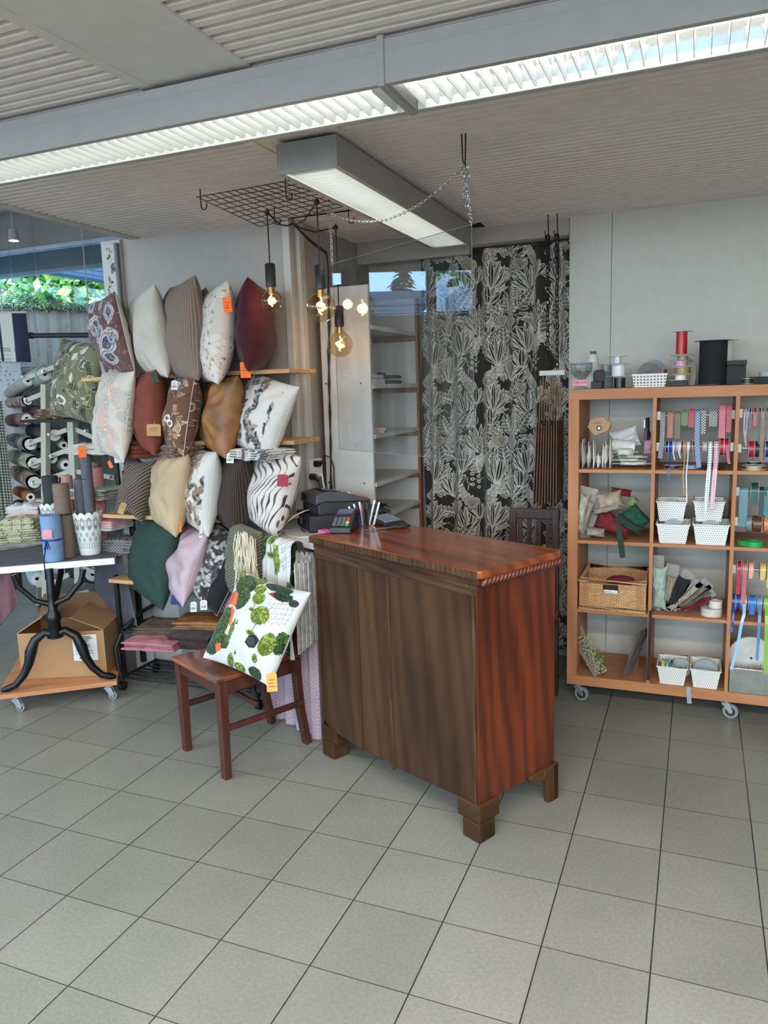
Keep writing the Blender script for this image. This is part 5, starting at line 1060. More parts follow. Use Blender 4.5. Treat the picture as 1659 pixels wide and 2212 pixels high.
p = pillow('ribbed taupe knit cushion, tied in the middle, first on the third shelf', (250, 985, 338, 1120), yP, 34, 16, V_knit, t=.12, pin=.2, w=.24, tj=False); tag(p, 264, 1098, .80, .03, .06, 'kraft', 24, 1)
p = pillow('plain beige pillow, second on the third shelf', (325, 973, 414, 1142), yP-.03, 14, 12, V_beige, t=.17); tag(p, 384, 1137, .82, .036, .056, 'orange', 3, 2)
pillow('white pillow with brown botanical twigs, third on the third shelf', (392, 970, 472, 1142), yP-.03, 16, 9, front=split_print(P_br, (184, 182, 177), .96), back=(184, 182, 177), t=.16)
pillow('dark brown crinkled corduroy pillow, fourth on the third shelf', (456, 980, 548, 1144), yP, 16, 8, V_cord, t=.17)
p = pillow('white pillow with brown zebra stripes at the wall end of the third shelf', (530, 966, 640, 1144), yP-.03, 24, 20, front=P_zeb, t=.18); tag(p, 611, 1038, .78, .05, .055, 'red', 6, string=True)
pillow('dark bottle green pillow, first on the lowest shelf', (284, 1118, 378, 1292), yP-.02, 22, 14, V_green, t=.17)
p = pillow('dusty pink satin pillow on the lowest shelf', (352, 1132, 450, 1288), yP-.05, 14, 22, V_pink, t=.15, wr=.012); tag(p, 379, 1296, .80, .044, .05, 'blue', 14, string=True); tag(p, 434, 1152, .80, .014, .044, 'white', 8, 'barcode', string=False)
p = pillow('black pillow with grey leaves on the lowest shelf', (404, 1138, 512, 1298), yP-.05, 42, 32, front=split_print(P_dk, (26, 25, 28), .82), back=(26, 25, 28), t=.16); tag(p, 418, 1311, .80, .03, .052, 'white', 4, 'barcode'); tag(p, 440, 1307, .80, .033, .05, 'white', 2, 'barcode')
# pillow on the chair, facing the shop
c = [at(508, 1256, y=.50), at(657, 1299, y=.42), at(590, 1462, y=.24), at(462, 1398, y=.36)]
cc = (c[0]+c[1]+c[2]+c[3])/4; U = ((c[1]-c[0])+(c[2]-c[3])).normalized(); V = ((c[0]-c[3])+(c[1]-c[2])); V = (V-U*V.dot(U)).normalized(); N = U.cross(V)   # points to the viewer?
if N.dot(Vector(CAMP)-cc) < 0: N = -N
Mp = Matrix(((U.x, -N.x, V.x, cc.x), (U.y, -N.y, V.y, cc.y), (U.z, -N.z, V.z, cc.z), (0, 0, 0, 1)))
t = thing('throw_pillow', 'large white pillow printed with trees and red roofed town, leaning on the brown chair', 'pillow', (cc.x, cc.y, .46))
puff('cover', Mp, .415, .415, .14, M_linen, t, P_town, (206, 206, 204), n=210, wr=.008, seed=5, pin=.06)
tag(t, 587, 1474, .20, .042, .078, 'peach', 0, 3)
# green pillow on the roll stand
pillow('green and cream jungle print pillow standing in front of the fabric roll stand', (120, 742, 216, 900), 1.25, 30, 14, front=P_gj, t=.17, group=None)
# ------------------------------------------------------------------ display rack: pine shelves on black frame
W_pine = wood('pale_pine', (166, 128, 88), (190, 152, 108), (204, 168, 124), 'X', 1.2, .5, .05, streak=9, blotch=.15)
rk = thing('display_rack', 'black metal rack with four pine shelves full of pillows and a grid base on castors', 'rack', (-1.8, 1.02, 0))
for (za, xa, xb, ya, cut) in ((1.722, -2.36, -1.105, .90, 0), (1.385, -2.30, -1.10, .90, 0), (.992, -2.30, -1.13, .90, .33), (.636, -2.28, -1.40, .88, 0)):
    pts = [(xa, ya), (xb-cut, ya), (xb, 1.17-(.0 if cut else .0)), (xb, 1.175), (xa, 1.175)] if cut else [(xa, ya), (xb, ya), (xb, 1.175), (xa, 1.175)]
    MB().prism(pts, za-.02, za).build('shelf_board', W_pine, rk, bevel=.0015)
pa = [at(243, 900, y=1.155), at(300, 1452, y=1.155)]
for (x, y) in ((-2.33, 1.16), (-1.40, 1.16)): MB().box((x-.013, y-.013, .06), (x+.013, y+.013, 1.74)).build('post', M_black, rk, bevel=.002)
for (x, y) in ((-2.30, .96), (-1.47, .96)): MB().box((x-.011, y-.011, .06), (x+.011, y+.011, .64)).build('post', M_black, rk, bevel=.002)
ts = MB()
for z_ in (.075, .335):
    for k in range(7): y = .90+k*.045; ts.cyl((-2.25, y, z_), (-1.38, y, z_), .006, 8)
    ts.tube([(-2.25, .89, z_), (-2.25, 1.18, z_)], .009, 8); ts.tube([(-1.38, .89, z_), (-1.38, 1.18, z_)], .009, 8)
ts.build('grid_shelf', M_black, rk, True)
for x in (-2.25, -1.38): MB().tube([(x, .885, .06), (x-.02, .885, .12), (x-.035, .89, .24), (x-.01, .93, .33), (x+.02, 1.05, .40), (x+.03, 1.17, .42)], .012, 8).build('side_loop', M_black, rk, True)
for x, y in ((-2.25, .885), (-1.38, .9), (-2.25, 1.17), (-1.38, 1.17)): MB().cyl((x-.012, y, .026), (x+.012, y, .026), .026, 16).cyl((x, y, .03), (x, y, .07), .008, 8).build('caster', M_black, rk)
MB().box((-2.06, 1.178, .12), (-1.43, 1.186, .60)).build('back_sheet', plain('grey_sheet', (118, 116, 114), .5, var=.02), rk)
MB().box((-2.37, 1.16, 1.16), (-2.31, 1.19, 1.20)).build('bracket', M_black, rk)
# folded cloths on the rack
def fold(label, px, py, y, w, d, h, cols, mats=None, layers=4, rz=0, front=None, group=None, jit=.010, name='folded_cloth', z=None, cat='folded cloth', wr=.008):
    c = at(px, py, y=y) if z is None else at(px, py, z=z); c.z = c.z if z is None else z; t = thing(name, label, cat, tuple(c), R(rz), group=group); r = random.Random(int(px*7+py)); hh = h/layers
    for k in range(layers):
        M = Matrix.Translation((c.x+r.uniform(-jit, jit), c.y+r.uniform(-jit, jit), c.z+hh*(k+.5))) @ Matrix.Rotation(R(rz+r.uniform(-4, 4)), 4, 'Z') @ Matrix.Rotation(PI/2, 4, 'X')
        m = (mats[k % len(mats)] if mats else M_linen); f_ = front if front is not None else None
        puff('fold_layer', M, w*(1-.04*(k % 2)), d, hh*1.75, m, t, f_, n=80 if f_ is not None else 46, pin=.05, e=.22, wr=wr, seed=k+int(px))
    return t
fold('rust red cloth folded under the wool pillow', 305, 985, .92, .24, .2, .06, None, [V_rust], 3, -20); fold('bundled brown jungle cloth lying at the second shelf edge', 385, 982, .88, .26, .16, .045, None, None, 3, -25, P_jun)
t = fold('white botanical cloth folded at the wall end of the second shelf', 560, 990, .84, .30, .2, .045, None, None, 4, -20, P_bw); tag(t, 497, 990, .78, .034, .046, 'white', 5, 'barcode')
t = fold('pink grey arc cloth folded under the arcs pillow', 222, 978, 1.0, .30, .22, .05, None, None, 5, 0, P_arc); tag(t, 177, 976, .86, .036, .06, 'orange', -4, 2); tag(t, 257, 988, .86, .05, .055, 'white', -3, 1)
fold('pale mint and grey folded cloths on the third shelf end', 215, 1075, 1.05, .26, .2, .06, None, [plain('pale_mint', (170, 178, 170), .9), plain('grey_rose', (150, 130, 130), .9)], 5)
M_ch = gingham('charcoal_stripe', (150, 148, 150), (46, 44, 50), .012, True); fold('charcoal and grey striped scarf bundle beside the lace cup', 270, 1190, 1.06, .24, .17, .075, None, [M_ch], 5, 12, wr=.014)
fold('pale folded cloths between the lace cup and the black post', 238, 1140, 1.02, .2, .18, .05, None, [plain('pale_mint', (170, 178, 170), .9), plain('pink_card', (226, 150, 160), .7)], 4)
t = fold('dusty pink cloth folded on the low grid shelf', 343, 1392, .93, .30, .22, .042, None, [plain('rose_cloth', (156, 98, 106), .9)], 3, 8, z=.345); tag(t, 365, 1397, .80, .05, .018, 'peach', 20, string=False)
fold('brown cloth folded on top of the dusty pink cloth', 358, 1362, .97, .28, .2, .04, None, [plain('umber_cloth', (78, 60, 52), .9)], 3, 14, z=.39)
t = fold('dark chocolate cloths folded on the low grid shelf', 432, 1390, .93, .27, .22, .075, None, [plain('plum_cloth', (46, 26, 28), .9), V_cord], 4, 4, z=.345); tag(t, 425, 1372, .80, .036, .02, 'pink', 20, string=False); tag(t, 441, 1384, .80, .04, .018, 'orange', 8, string=False)
fold('bronze velvet cloth folded on top of the dark cloths', 440, 1350, .95, .26, .2, .045, None, [V_gold], 3, 12, z=.425)
# tasselled olive pillow and town cloth hung on the chair back
t = pillow('olive ribbed pillow with long cream tassels beside the town print cloth', (500, 1134, 560, 1300), .74, 20, 6, ribbed('olive_rib', (112, 110, 84), (70, 70, 52), 24, 'Z', .95, .8, 1, rot=(0, R(30), 0)), t=.14, tj=False, group=None)
ms = MB(); r2 = random.Random(4)
for k in range(70):
    a = k/69; q = at(512+a*36+r2.uniform(-6, 6), 1150+r2.uniform(-4, 8)+abs(a-.3)*20, y=.60+r2.uniform(-.02, .02)); L = .12+r2.random()*.14
    ms.tube([q, q+Vector((r2.uniform(-.012, .012), -.008, -L*.4)), q+Vector((r2.uniform(-.03, .022), r2.uniform(-.01, .006), -L))], .0028, 5)
ms.build('tassels', plain('cream_yarn', (196, 186, 164), .9), t, True)
def drape(label, pts_top, drop, mat, paint, uv, amp=.012, waves=4, n=90, m=70, name='draped_cloth', cat='cloth', back_drop=None, thick=.002, group=None, off=0.0):
    """cloth hanging from a line: pts_top polyline, each point (x,y,z); hangs by drop with folds"""
    P = [Vector(q) for q in pts_top]; seg = [(P[i+1]-P[i]).length for i in range(len(P)-1)]; tot = sum(seg); A = np.zeros((m, n, 3)); U_ = np.linspace(0, 1, n)
    for j, u_ in enumerate(U_):
        d = u_*tot
        for i, s in enumerate(seg):
            if d <= s+1e-9 or i == len(seg)-1: q = P[i].lerp(P[i+1], min(1, d/s)); tg = (P[i+1]-P[i]).normalized(); break
            d -= s
        nn_ = Vector((tg.y, -tg.x, 0)).normalized()
        for i in range(m):
            v_ = i/(m-1); dz = drop if not callable(drop) else drop(u_); wv = amp*(.35+.65*v_)*(math.sin(u_*waves*2*PI+off)+.35*math.sin(u_*waves*4.6*PI+1.3+v_))
            A[i, j] = (q.x+nn_.x*wv, q.y+nn_.y*wv, q.z-dz*v_)
    C = None
    if paint is not None: UU, VV = np.meshgrid(U_*uv[0], (1-np.linspace(0, 1, m))*uv[1]); C = paint.sample(UU % 1 if uv[0] > 1 else UU, VV % 1 if uv[1] > 1 else VV)
    return gridmesh(name, A, mat, None, C, solid=thick, label=label, cat=cat, group=group)
# ================================================================== CURTAINS
P_line = lineart()
yc = 2.06; x0, x1 = -.86, .02; n, m = 540, 960; ztop = 2.372
U_, V_ = np.meshgrid(np.linspace(0, 1, n), np.linspace(0, 1, m)); Xc = x0+(x1-x0)*U_; ph = U_*2*PI*5.5+1.1+.5*np.sin(U_*9)
fold_ = .034*np.sin(ph)+.010*np.sin(2.1*ph+V_*3); A = np.stack([Xc+.006*np.sin(V_*9+ph), yc+fold_*(.6+.4*V_), ztop-V_*2.30], -1)
arc = np.cumsum(np.concatenate([[0], np.hypot(np.diff(A[400, :, 0]), np.diff(A[400, :, 1]))])); UU = (arc/.47)[None, :].repeat(m, 0); VV = (V_*2.30)/.68
gridmesh('patterned_curtain', A, M_linen, None, P_line.sample(UU % 1, (1-VV) % 1), solid=.0015, label='tall black and white curtain with outlined leaves and hearts hanging behind the pay desk', cat='curtain')
MB().cyl((-.9, 2.02, 2.385), (.02, 2.02, 2.385), .008, 10).build('curtain_rail', M_white, None, label='slim white rail carrying the leaf patterned curtain', cat='rail')
# café curtain in the corner window and on the street side
def birch(seed=41):
    p = Paint(500, 300, (186, 184, 180), seed, wrap=True); r = p.rng
    for i in range(150): x, y = r.uniform(0, 500), r.uniform(0, 300); p.line([(x, y), (x+r.uniform(-6, 6), y+r.uniform(20, 60))], r.uniform(1, 3), r.choice([(168, 164, 160), (174, 168, 158), (196, 196, 194), (152, 148, 144)]))
    for i in range(40): x, y = r.uniform(0, 500), r.uniform(0, 300); a = r.uniform(-2.6, -.5); p.line([(x, y), (x+14*math.cos(a), y+14*math.sin(a))], 2, (140, 130, 118))
    return p
def vines(seed=42, bg=(196, 200, 202)):
    p = Paint(300, 500, bg, seed, wrap=True); r = p.rng
    for i in range(9):
        x, y, a = r.uniform(0, 300), r.uniform(0, 500), -PI/2; pts = [(x, y)]
        for k in range(12): a = -PI/2+.7*math.sin(k*.7+i); x += 16*math.cos(a); y += 16*math.sin(a); pts.append((x, y))
        p.line(pts, 1.2, (150, 150, 144))
        for k in range(1, 12, 2): p.leaf(pts[k][0], pts[k][1], 18, 9, a+r.uniform(-1.5, 1.5), r.choice([(132, 132, 120), (160, 162, 152), (112, 110, 104)]))
    return p
P_bir = birch(); P_vin = vines()
yw = 2.93
q0, q1 = at(0, 674, y=yw), at(204, 677, y=yw)
drape('birch bark patterned café curtain across the corner window', [(q0.x-.05, yw, q0.z+.01), (q1.x+.35, yw, q1.z+.0)], 2.0, M_linen, P_bir, (1.0, 2.2), .022, 9, 200, 120, cat='curtain', name='cafe_curtain')
drape('long birch bark café curtain across the street side windows, mirrored in the screen', [(-5.42, 2.8, 2.36), (-5.42, -2.7, 2.36)], 1.8, M_linen, P_bir, (4.2, 2.0), .022, 26, 300, 50, cat='curtain', name='cafe_curtain')
MB().cyl((q0.x-.1, yw-.0, q0.z+.02), (q1.x+.36, yw, q1.z+.01), .008, 8).build('curtain_rod', M_white, None, label='thin rod holding the birch curtain in the corner window', cat='rod')
MB().cyl((-5.42, 2.85, 2.375), (-5.42, -2.75, 2.375), .008, 8).build('curtain_rod', M_white, None, label='thin rod holding the long curtain at the street side windows', cat='rod')
M_net = plain('chicken_wire', (140, 140, 136), .4, metal=.6); t = thing('wire_netting', 'curved wire netting lying along the top of the café curtain with green garland', 'netting', (-4.6, 2.72, 2.36)); mb = MB()
def netp(u, v): a = at(u, 640, y=2.7); tp = at(u, 632+.16*u, y=2.7); bt = at(u, 672, y=2.7); z = bt.z+(tp.z-bt.z)*v; return Vector((tp.x, 2.7+.16*math.sin(v*PI*.5), z))
for i in range(26): u = -20+i*8.4; mb.tube([netp(u+10*v, v) for v in (0, .3, .6, 1)], .0022, 4)
for v in np.linspace(0, 1, 9): mb.tube([netp(u, v) for u in range(-20, 206, 25)], .0022, 4)
mb.build('netting', M_net, t, True)
r2 = random.Random(6); Vv = []; Cc = []
for i in range(520):
    u = r2.uniform(-10, 200); b = np.array(netp(u, r2.uniform(0, .35)))+np.array([0, -.03, r2.uniform(-.015, .02)]); a_ = np.array([r2.gauss(0, 1), r2.gauss(0, .6), r2.gauss(0, 1)]); a_ /= np.linalg.norm(a_); b_ = np.cross(a_, [0.1, 1, .2]); s_ = r2.uniform(.008, .017)
    Vv += [b-a_*s_, b-b_*s_*.5, b+a_*s_, b+b_*s_*.5]; Cc += [r2.choice([(58, 92, 52), (92, 122, 70), (132, 140, 112), (186, 190, 184), (44, 70, 44)])]*4
o = rawmesh('garland_leaves', np.array(Vv)-np.array([-4.6, 2.72, 2.36]), np.arange(len(Vv)).reshape(-1, 4), M_linen, t, np.array(Cc, float), smooth=False); o['kind'] = 'stuff'
# hanging cloths at the left
P_str = Paint(300, 300, (196, 198, 190), 3)
for (x, w) in ((10, 12), (40, 16), (90, 3), (100, 3), (112, 3), (124, 3), (150, 14), (230, 70)): P_str.a[:, x:x+w] = (34, 36, 58)
for (y, w) in ((215, 5), (228, 5), (236, 3), (258, 3), (280, 3), (288, 3)): P_str.a[y:y+w, :] = P_str.a[y:y+w, :]*.45+np.array((34, 36, 58))*.35
P_str.a[:, 205:226] = (196, 198, 190)
q0, q1 = at(-70, 676, y=1.8), at(56, 677, y=1.8); drape('cream and navy striped cloth hung on a hanger before the corner window', [tuple(q0), tuple(q1)], q1.z-at(62, 783, y=1.8).z, M_linen, P_str, (1, 1), .006, 1.5, 160, 120, name='hanging_cloth')
MB().tube([(q0.x, 1.8, q0.z+.005), (q1.x+.01, 1.8, q1.z+.008)], .006, 8).tube([(q0.x*.4+q1.x*.6, 1.8, q0.z), (q0.x*.4+q1.x*.6, 1.8, q0.z+.06), (q0.x*.4+q1.x*.6-.02, 1.8, q0.z+.08)], .002, 6).build('hanger_bar', M_white, None, label='white bar holding the navy striped cloth', cat='hanger')
P_chk = Paint(400, 800, (168, 168, 152), 4)
for i in range(0, 400, 20): P_chk.a[:, i:i+10] = P_chk.a[:, i:i+10]*.45+np.array((30, 30, 30))*.3
for i in range(0, 800, 20): P_chk.a[i:i+10, :] = P_chk.a[i:i+10, :]*.45+np.array((30, 30, 30))*.3
q0, q1 = at(-60, 866, y=1.8), at(4, 866, y=1.8); drape('black and cream gingham cloth hanging at the edge of the fabric stand', [tuple(q0), (q1.x, 1.8, q1.z)], .85, M_linen, P_chk, (.6, 1), .012, 2, 220, 300, name='hanging_cloth')
q0, q1 = at(-40, 783, y=2.3), at(44, 784, y=2.3); drape('pale cloth with faint vines hanging behind the gingham', [tuple(q0), tuple(q1)], 1.15, M_linen, P_vin, (1, 2), .02, 3, 160, 260, name='hanging_cloth')
q0, q1 = at(36, 792, y=2.55), at(150, 792, y=2.55); drape('bluish white vine cloth hanging behind the fabric rolls', [tuple(q0), tuple(q1)], 1.2, M_linen, P_vin, (1, 2), .02, 4, 160, 200, name='hanging_cloth')
MB().cyl((q0.x-.1, 2.55, q0.z+.002), (q1.x+.3, 2.55, q1.z+.002), .008, 8).cyl((q0.x-.09, 2.55, q0.z), (q0.x-.09, 2.55, GLZ), .004, 8).cyl((q1.x+.25, 2.55, q1.z), (q1.x+.25, 2.55, GLZ), .004, 8).build('cloth_rail', M_white, None, label='thin white rail holding the bluish vine cloth behind the fabric rolls', cat='rail')
# narrow rose cloth pillar at the window end of the wall
qa, qb = at(228, 512, y=1.19), at(262, 512, y=1.19)
P_rose = Paint(80, 700, (196, 198, 194), 12); r = P_rose.rng
for i in range(15):
    x, y = r.uniform(10, 70), 20+i*46; P_rose.line([(x, y), (x+r.uniform(-14, 14), y+40)], 1.6, (128, 128, 122))
    for k in range(5): P_rose.leaf(x+r.uniform(-8, 8), y+r.uniform(0, 36), 16, 9, r.uniform(0, 6), r.choice([(110, 106, 100), (150, 148, 142), (84, 80, 76)]))
    if i % 3 == 1: P_rose.ell(x, y+10, 10, 12, .3, (88, 80, 76)); P_rose.ell(x, y+8, 6, 7, .3, (120, 110, 106))
drape('narrow pale cloth strip printed with grey roses at the window end of the wall', [(-2.385, 1.17, 2.44), (-2.285, 1.17, 2.44)], 1.1, M_linen, P_rose, (1, 1), .003, 1, 80, 500, name='rose_cloth_strip')
S(MB().box((-2.40, 1.18, 0), (-2.27, 1.3, ZC)), 'trim_9', M_trim); MB().cyl((-2.283, 1.163, 1.2), (-2.283, 1.163, 2.44), .012, 12).build('grey_pole', plain('grey_pole_paint', (112, 116, 114), .5), None, label='upright grey pole beside the rose printed cloth strip', cat='pole')
a, b = at(66, 725, y=1.12), at(200, 724, y=1.12); t = thing('display_pole', 'black round display pole sticking out towards the window', 'arm', tuple(b)); MB().cyl(a, b, .014, 14).build('tube', M_black, t, True); MB().cyl(a-Vector((.012, 0, 0)), a+Vector((.012, 0, 0)), .020, 6).build('end_knob', M_black, t)
# spot track on the raised ceiling
t = thing('track_light', 'white ceiling track with one lit spotlight above the corner window', 'spotlight', (-5.0, 2.95, 3.22)); k0, k1 = at(-20, 507, y=2.8), at(100, 489, y=2.8)
MB().box((-5.45, 2.70, 3.19), (-3.2, 2.735, 3.225)).build('track', M_white, t); sp = at(30, 520, y=2.72); MB().cyl((sp.x, 2.72, sp.z+.03), (sp.x, 2.72, 3.19), .006, 8).build('stem', M_white, t); MB().cyl((sp.x, 2.72, sp.z-.0), (sp.x, 2.72, sp.z+.09), .042, 20, .036).build('spot_head', M_white, t, True); MB().cyl((sp.x, 2.72, sp.z-.002), (sp.x, 2.72, sp.z+.0), .036, 20).build('lens', emit('spot_glow', (255, 226, 180), 9), t)
for i, (px, py) in enumerate(((12, 470), (68, 480), (195, 510))):
    tp = at(px, py, y=2.6); MB().cyl((tp.x, 2.6, at(px+4, 668, y=2.6).z), (tp.x, 2.6, 3.24), .0016, 6).build('hanging_wire', M_chain, None, label='thin steel wire hanging %s the corner window' % ('at the outer side of', 'in the middle of', 'at the wall side of')[i], cat='wire')
# ================================================================== WHITE BOOKCASE between wall and curtain
BX0, BX1, BY0, BY1, BH = -1.19, -.90, 1.385, 2.12, 2.14
t = thing('bookcase', 'white open bookcase with orange edged side standing against the wall beside the curtain', 'bookcase', ((BX0+BX1)/2, (BY0+BY1)/2, 0))
MB().box((BX0, BY0, 0), (BX1, BY0+.02, BH)).build('side_panel', M_white, t, bevel=.001)
MB().box((BX0, BY1-.03, 0), (BX1-.004, BY1, BH)).build('side_panel', M_white, t, bevel=.001); MB().box((BX1-.004, BY1-.032, 0), (BX1+.012, BY1+.002, BH)).build('edge_strip', wood('brown_edge', (120, 74, 44), (144, 92, 58), (160, 106, 68), 'Z', 1, .45, 0, blotch=.1), t)
MB().box((BX0, BY0+.02, .0), (BX0+.006, BY1-.03, BH)).build('back_panel', plain('bookcase_back', (206, 204, 202), .6, var=.01), t); MB().box((BX0, BY0-.002, 0), (BX0+.012, BY0, BH)).build('back_edge', plain('dark_brown_edge', (74, 46, 36), .6), t)
SH = []
for py in (940, 1045, 1122, 832, 706):
    z_ = at(812, py, x=BX1).z; SH.append(z_); m = MB(); m.box((BX0+.01, BY0+.021, z_-.012), (BX1-.01, BY1-.031, z_+.004)); m.build('shelf', M_white, t); MB().box((BX1-.012, BY0+.021, z_-.018), (BX1+.006, BY1-.031, z_+.006)).build('shelf_lip', M_white, t, bevel=.003)
    MB().box((BX0+.02, BY1-.06, z_-.045), (BX1-.0, BY1-.031, z_-.019)).build('shelf_support', MATS['brown_edge'], t, bevel=.004)
for px, py in ((771, 591), (662+42, 829), (779, 828), (711, 1042), (787, 1044)): q = at(px, py, y=BY0); MB().cyl((q.x, BY0-.001, q.z), (q.x, BY0+.002, q.z), .005, 12).build('screw_cap', M_hub, t)
zs = SH[0]; fold('striped red and white cloth lying on the bookcase shelf', 0, 0, 0, .2, .16, .03, None, [ribbed('red_white_stripe', (196, 180, 174), (150, 84, 84), 30, 'Y', .9, .1, 0)], 3, 80) if False else None
t2 = thing('folded_cloth', 'red striped cloth folded on the middle bookcase shelf', 'folded cloth', (-1.0, 1.56, zs))
for k in range(3): puff('fold_layer', Matrix.Translation((-.99, 1.57, zs+.012+k*.009)) @ Matrix.Rotation(R(20+k*3), 4, 'Z') @ Matrix.Rotation(PI/2, 4, 'X'), .16, .28, .016, ribbed('red_white_stripe', (196, 180, 174), (150, 84, 84), 30, 'X', .9, .1, 0), t2, n=24, pin=.02, e=.2)
zs = SH[3]
for i, (y0_, w_, h_, c, lb, nm, ct) in enumerate([(1.47, .16, .03, (200, 200, 202), 'closed white notebook lying on the upper bookcase shelf', 'notebook', 'book'), (1.47, .14, .022, (186, 186, 190), 'grey notebook lying on top of the white notebook', 'notebook', 'book')]):
    MB().box((-1.1, y0_, zs+.005+i*.031), (-.92, y0_+w_, zs+.004+i*.031+h_)).build(nm, plain('paper_cover_%d' % i, c, .6), None, bevel=.002, label=lb, cat=ct)
t2 = thing('tape_dispenser', 'black tape dispenser on the upper bookcase shelf', 'tape dispenser', (-.97, 1.71, zs+.005)); MB().box((-1.0, 1.66, zs+.0065), (-.94, 1.75, zs+.03)).box((-.99, 1.66, zs+.03), (-.95, 1.70, zs+.055)).build('body', M_blackp, t2, bevel=.006); MB().cyl((-.99, 1.70, zs+.045), (-.95, 1.70, zs+.045), .024, 16).build('tape_roll', M_hub, t2)
for k in (0, 1): MB().tube([(-.96, 1.76, zs+.016+k*.03), (-.95, 1.85, zs+.018+k*.03), (-.95, 1.94, zs+.016+k*.03)], .01, 8).build('marker_pen', M_blackp, None, True, label='%s black marker pen lying on the upper bookcase shelf' % ('lower', 'upper')[k], cat='pen')
# crumpled black film on the lowest visible shelf
t2 = thing('crumpled_film', 'crumpled black plastic film lying on the lowest bookcase shelf behind the cash drawer', 'film', (-.98, 1.5, SH[2]+.005)); r2 = random.Random(9); m = MB()
for k in range(16): a = r2.uniform(0, 6.28); p0 = Vector((-.99+r2.uniform(-.05, .05), 1.56+r2.uniform(-.09, .09), SH[2]+.006)); m.tube([p0, p0+Vector((.03*math.cos(a), .05*math.sin(a), .03+r2.random()*.03)), p0+Vector((.06*math.cos(a), .09*math.sin(a), .01+r2.random()*.03))], .003, flat=(.022, .001))
m.build('film', plain('black_film', (20, 20, 22), .25), t2)
# sockets and plugs at the wall beside the bookcase
xw = -1.198; q = at(665, 995, x=xw)
t2 = thing('wall_socket', 'white double wall socket with two black plugs and one white plug', 'socket', tuple(q)); MB().box((xw, 1.225, at(665, 1033, x=xw).z), (xw+.035, 1.315, at(665, 993, x=xw).z)).build('socket_box', M_bracket, t2, bevel=.004)
q1 = at(691, 1002, x=-1.13); q2_ = at(682, 1030, x=-1.15)
for q, lb in ((q1, 0), (q2_, 1)):
    M = Matrix.Translation(q); MB(M).cyl((-.03, 0, 0), (0, 0, 0), .017, 14).cyl((0, 0, 0), (.02, -.01, -.02 if lb else .012), .012, 10, .007).build('plug', M_blackp, t2, True)
MB().tube([q1, at(702, 984, y=1.34), at(714, 988, y=1.35), at(721, 1010, y=1.36), at(722, 1056, y=1.36)], .0038, 6).build('plug_lead', M_cable, t2, True); MB().tube([q2_, at(688, 1042, y=1.30), at(692, 1054, y=1.30), at(697, 1072, y=1.28)], .0035, 6).build('plug_lead', M_cable, t2, True)
w_ = at(695, 1022, y=1.30); MB().tube([w_+Vector((-.02, 0, .01)), w_, at(698, 1042, y=1.29), at(702, 1060, y=1.28)], .005, 8).build('plug_lead', M_bracket, t2, True)
# ================================================================== ON THE PAY DESK
zt = .931
dc = Vector((-1.052, .935, zt)); ah = R(48); e1 = Vector((math.sin(ah), math.cos(ah), 0)); e2 = Vector((-e1.y, e1.x, 0)); CM = Matrix(((e1.x, e2.x, 0, dc.x), (e1.y, e2.y, 0, dc.y), (0, 0, 1, dc.z), (0, 0, 0, 1)))
t = thing('cash_till', 'dark grey metal cash drawer on the white side counter under the register', 'cash drawer', tuple(CM @ Vector((.2, .12, 0))), PI/2-ah)
MB(CM).box((0, 0, .004), (.42, .27, .082)).build('body', plain('drawer_metal', (52, 52, 58), .45, metal=.2, var=.04), t, bevel=.003); MB(CM).box((.01, -.003, .012), (.41, 0, .07)).build('drawer_front', plain('drawer_metal', (52, 52, 58), .45), t, bevel=.001)
# register
t = thing('cash_register', 'dark grey cash register with sloping keyboard and pink keys standing on the cash drawer', 'cash register', tuple(CM @ Vector((.17, .13, .083))), PI/2-ah)
RM = CM @ Matrix.Translation((.155, .125, .083)) @ Matrix.Rotation(R(8), 4, 'Z')
M_reg = plain('register_plastic', (58, 58, 62), .5, var=.04); M_regl = plain('register_lid', (78, 78, 82), .45, var=.04)
MB(RM).prism([(-.12, 0), (.155, 0), (.165, .014), (.165, .045), (-.09, .062), (-.125, .05)], -.10, .10, axis='Y').build('body', M_reg, t, bevel=.006)
MB(RM).prism([(.166, .046), (.160, .058), (.03, .098), (-.06, .112), (-.13, .10), (-.135, .052), (-.09, .064)], -.102, .102, axis='Y').build('cover', M_regl, t, bevel=.01, segs=3)
SL = RM @ Matrix.Translation((.095, 0, .079)) @ Matrix.Rotation(math.atan2(.040, .130), 4, 'Y')
for i in range(6):
    for j in range(8): MB(SL).box((-.05+i*.019, -.085+j*.0215, 0), (-.05+i*.019+.015, -.085+j*.0215+.0175, .006)).build('key', plain('key_pink', (196, 110, 122), .5) if j < 2 and i > 1 else plain('key_grey', (150, 150, 156), .5) if (i+j) % 3 else plain('key_white', (206, 206, 208), .5), t)
MB(RM @ Matrix.Translation((-.045, -.02, .108)) @ Matrix.Rotation(R(8), 4, 'Y')).box((-.03, -.05, 0), (.04, .06, .006)).build('display_window', plain('display_dark', (22, 32, 52), .1), t, bevel=.002); MB(RM @ Matrix.Translation((-.045, -.02, .108)) @ Matrix.Rotation(R(8), 4, 'Y')).box((-.01, -.03, .0065), (.02, .02, .007)).build('display_digits', plain('digit_blue', (110, 140, 190), .4), t)
MB(RM).box((-.137, .01, .066), (-.134, .06, .09)).build('vent_grille', M_hub, t)
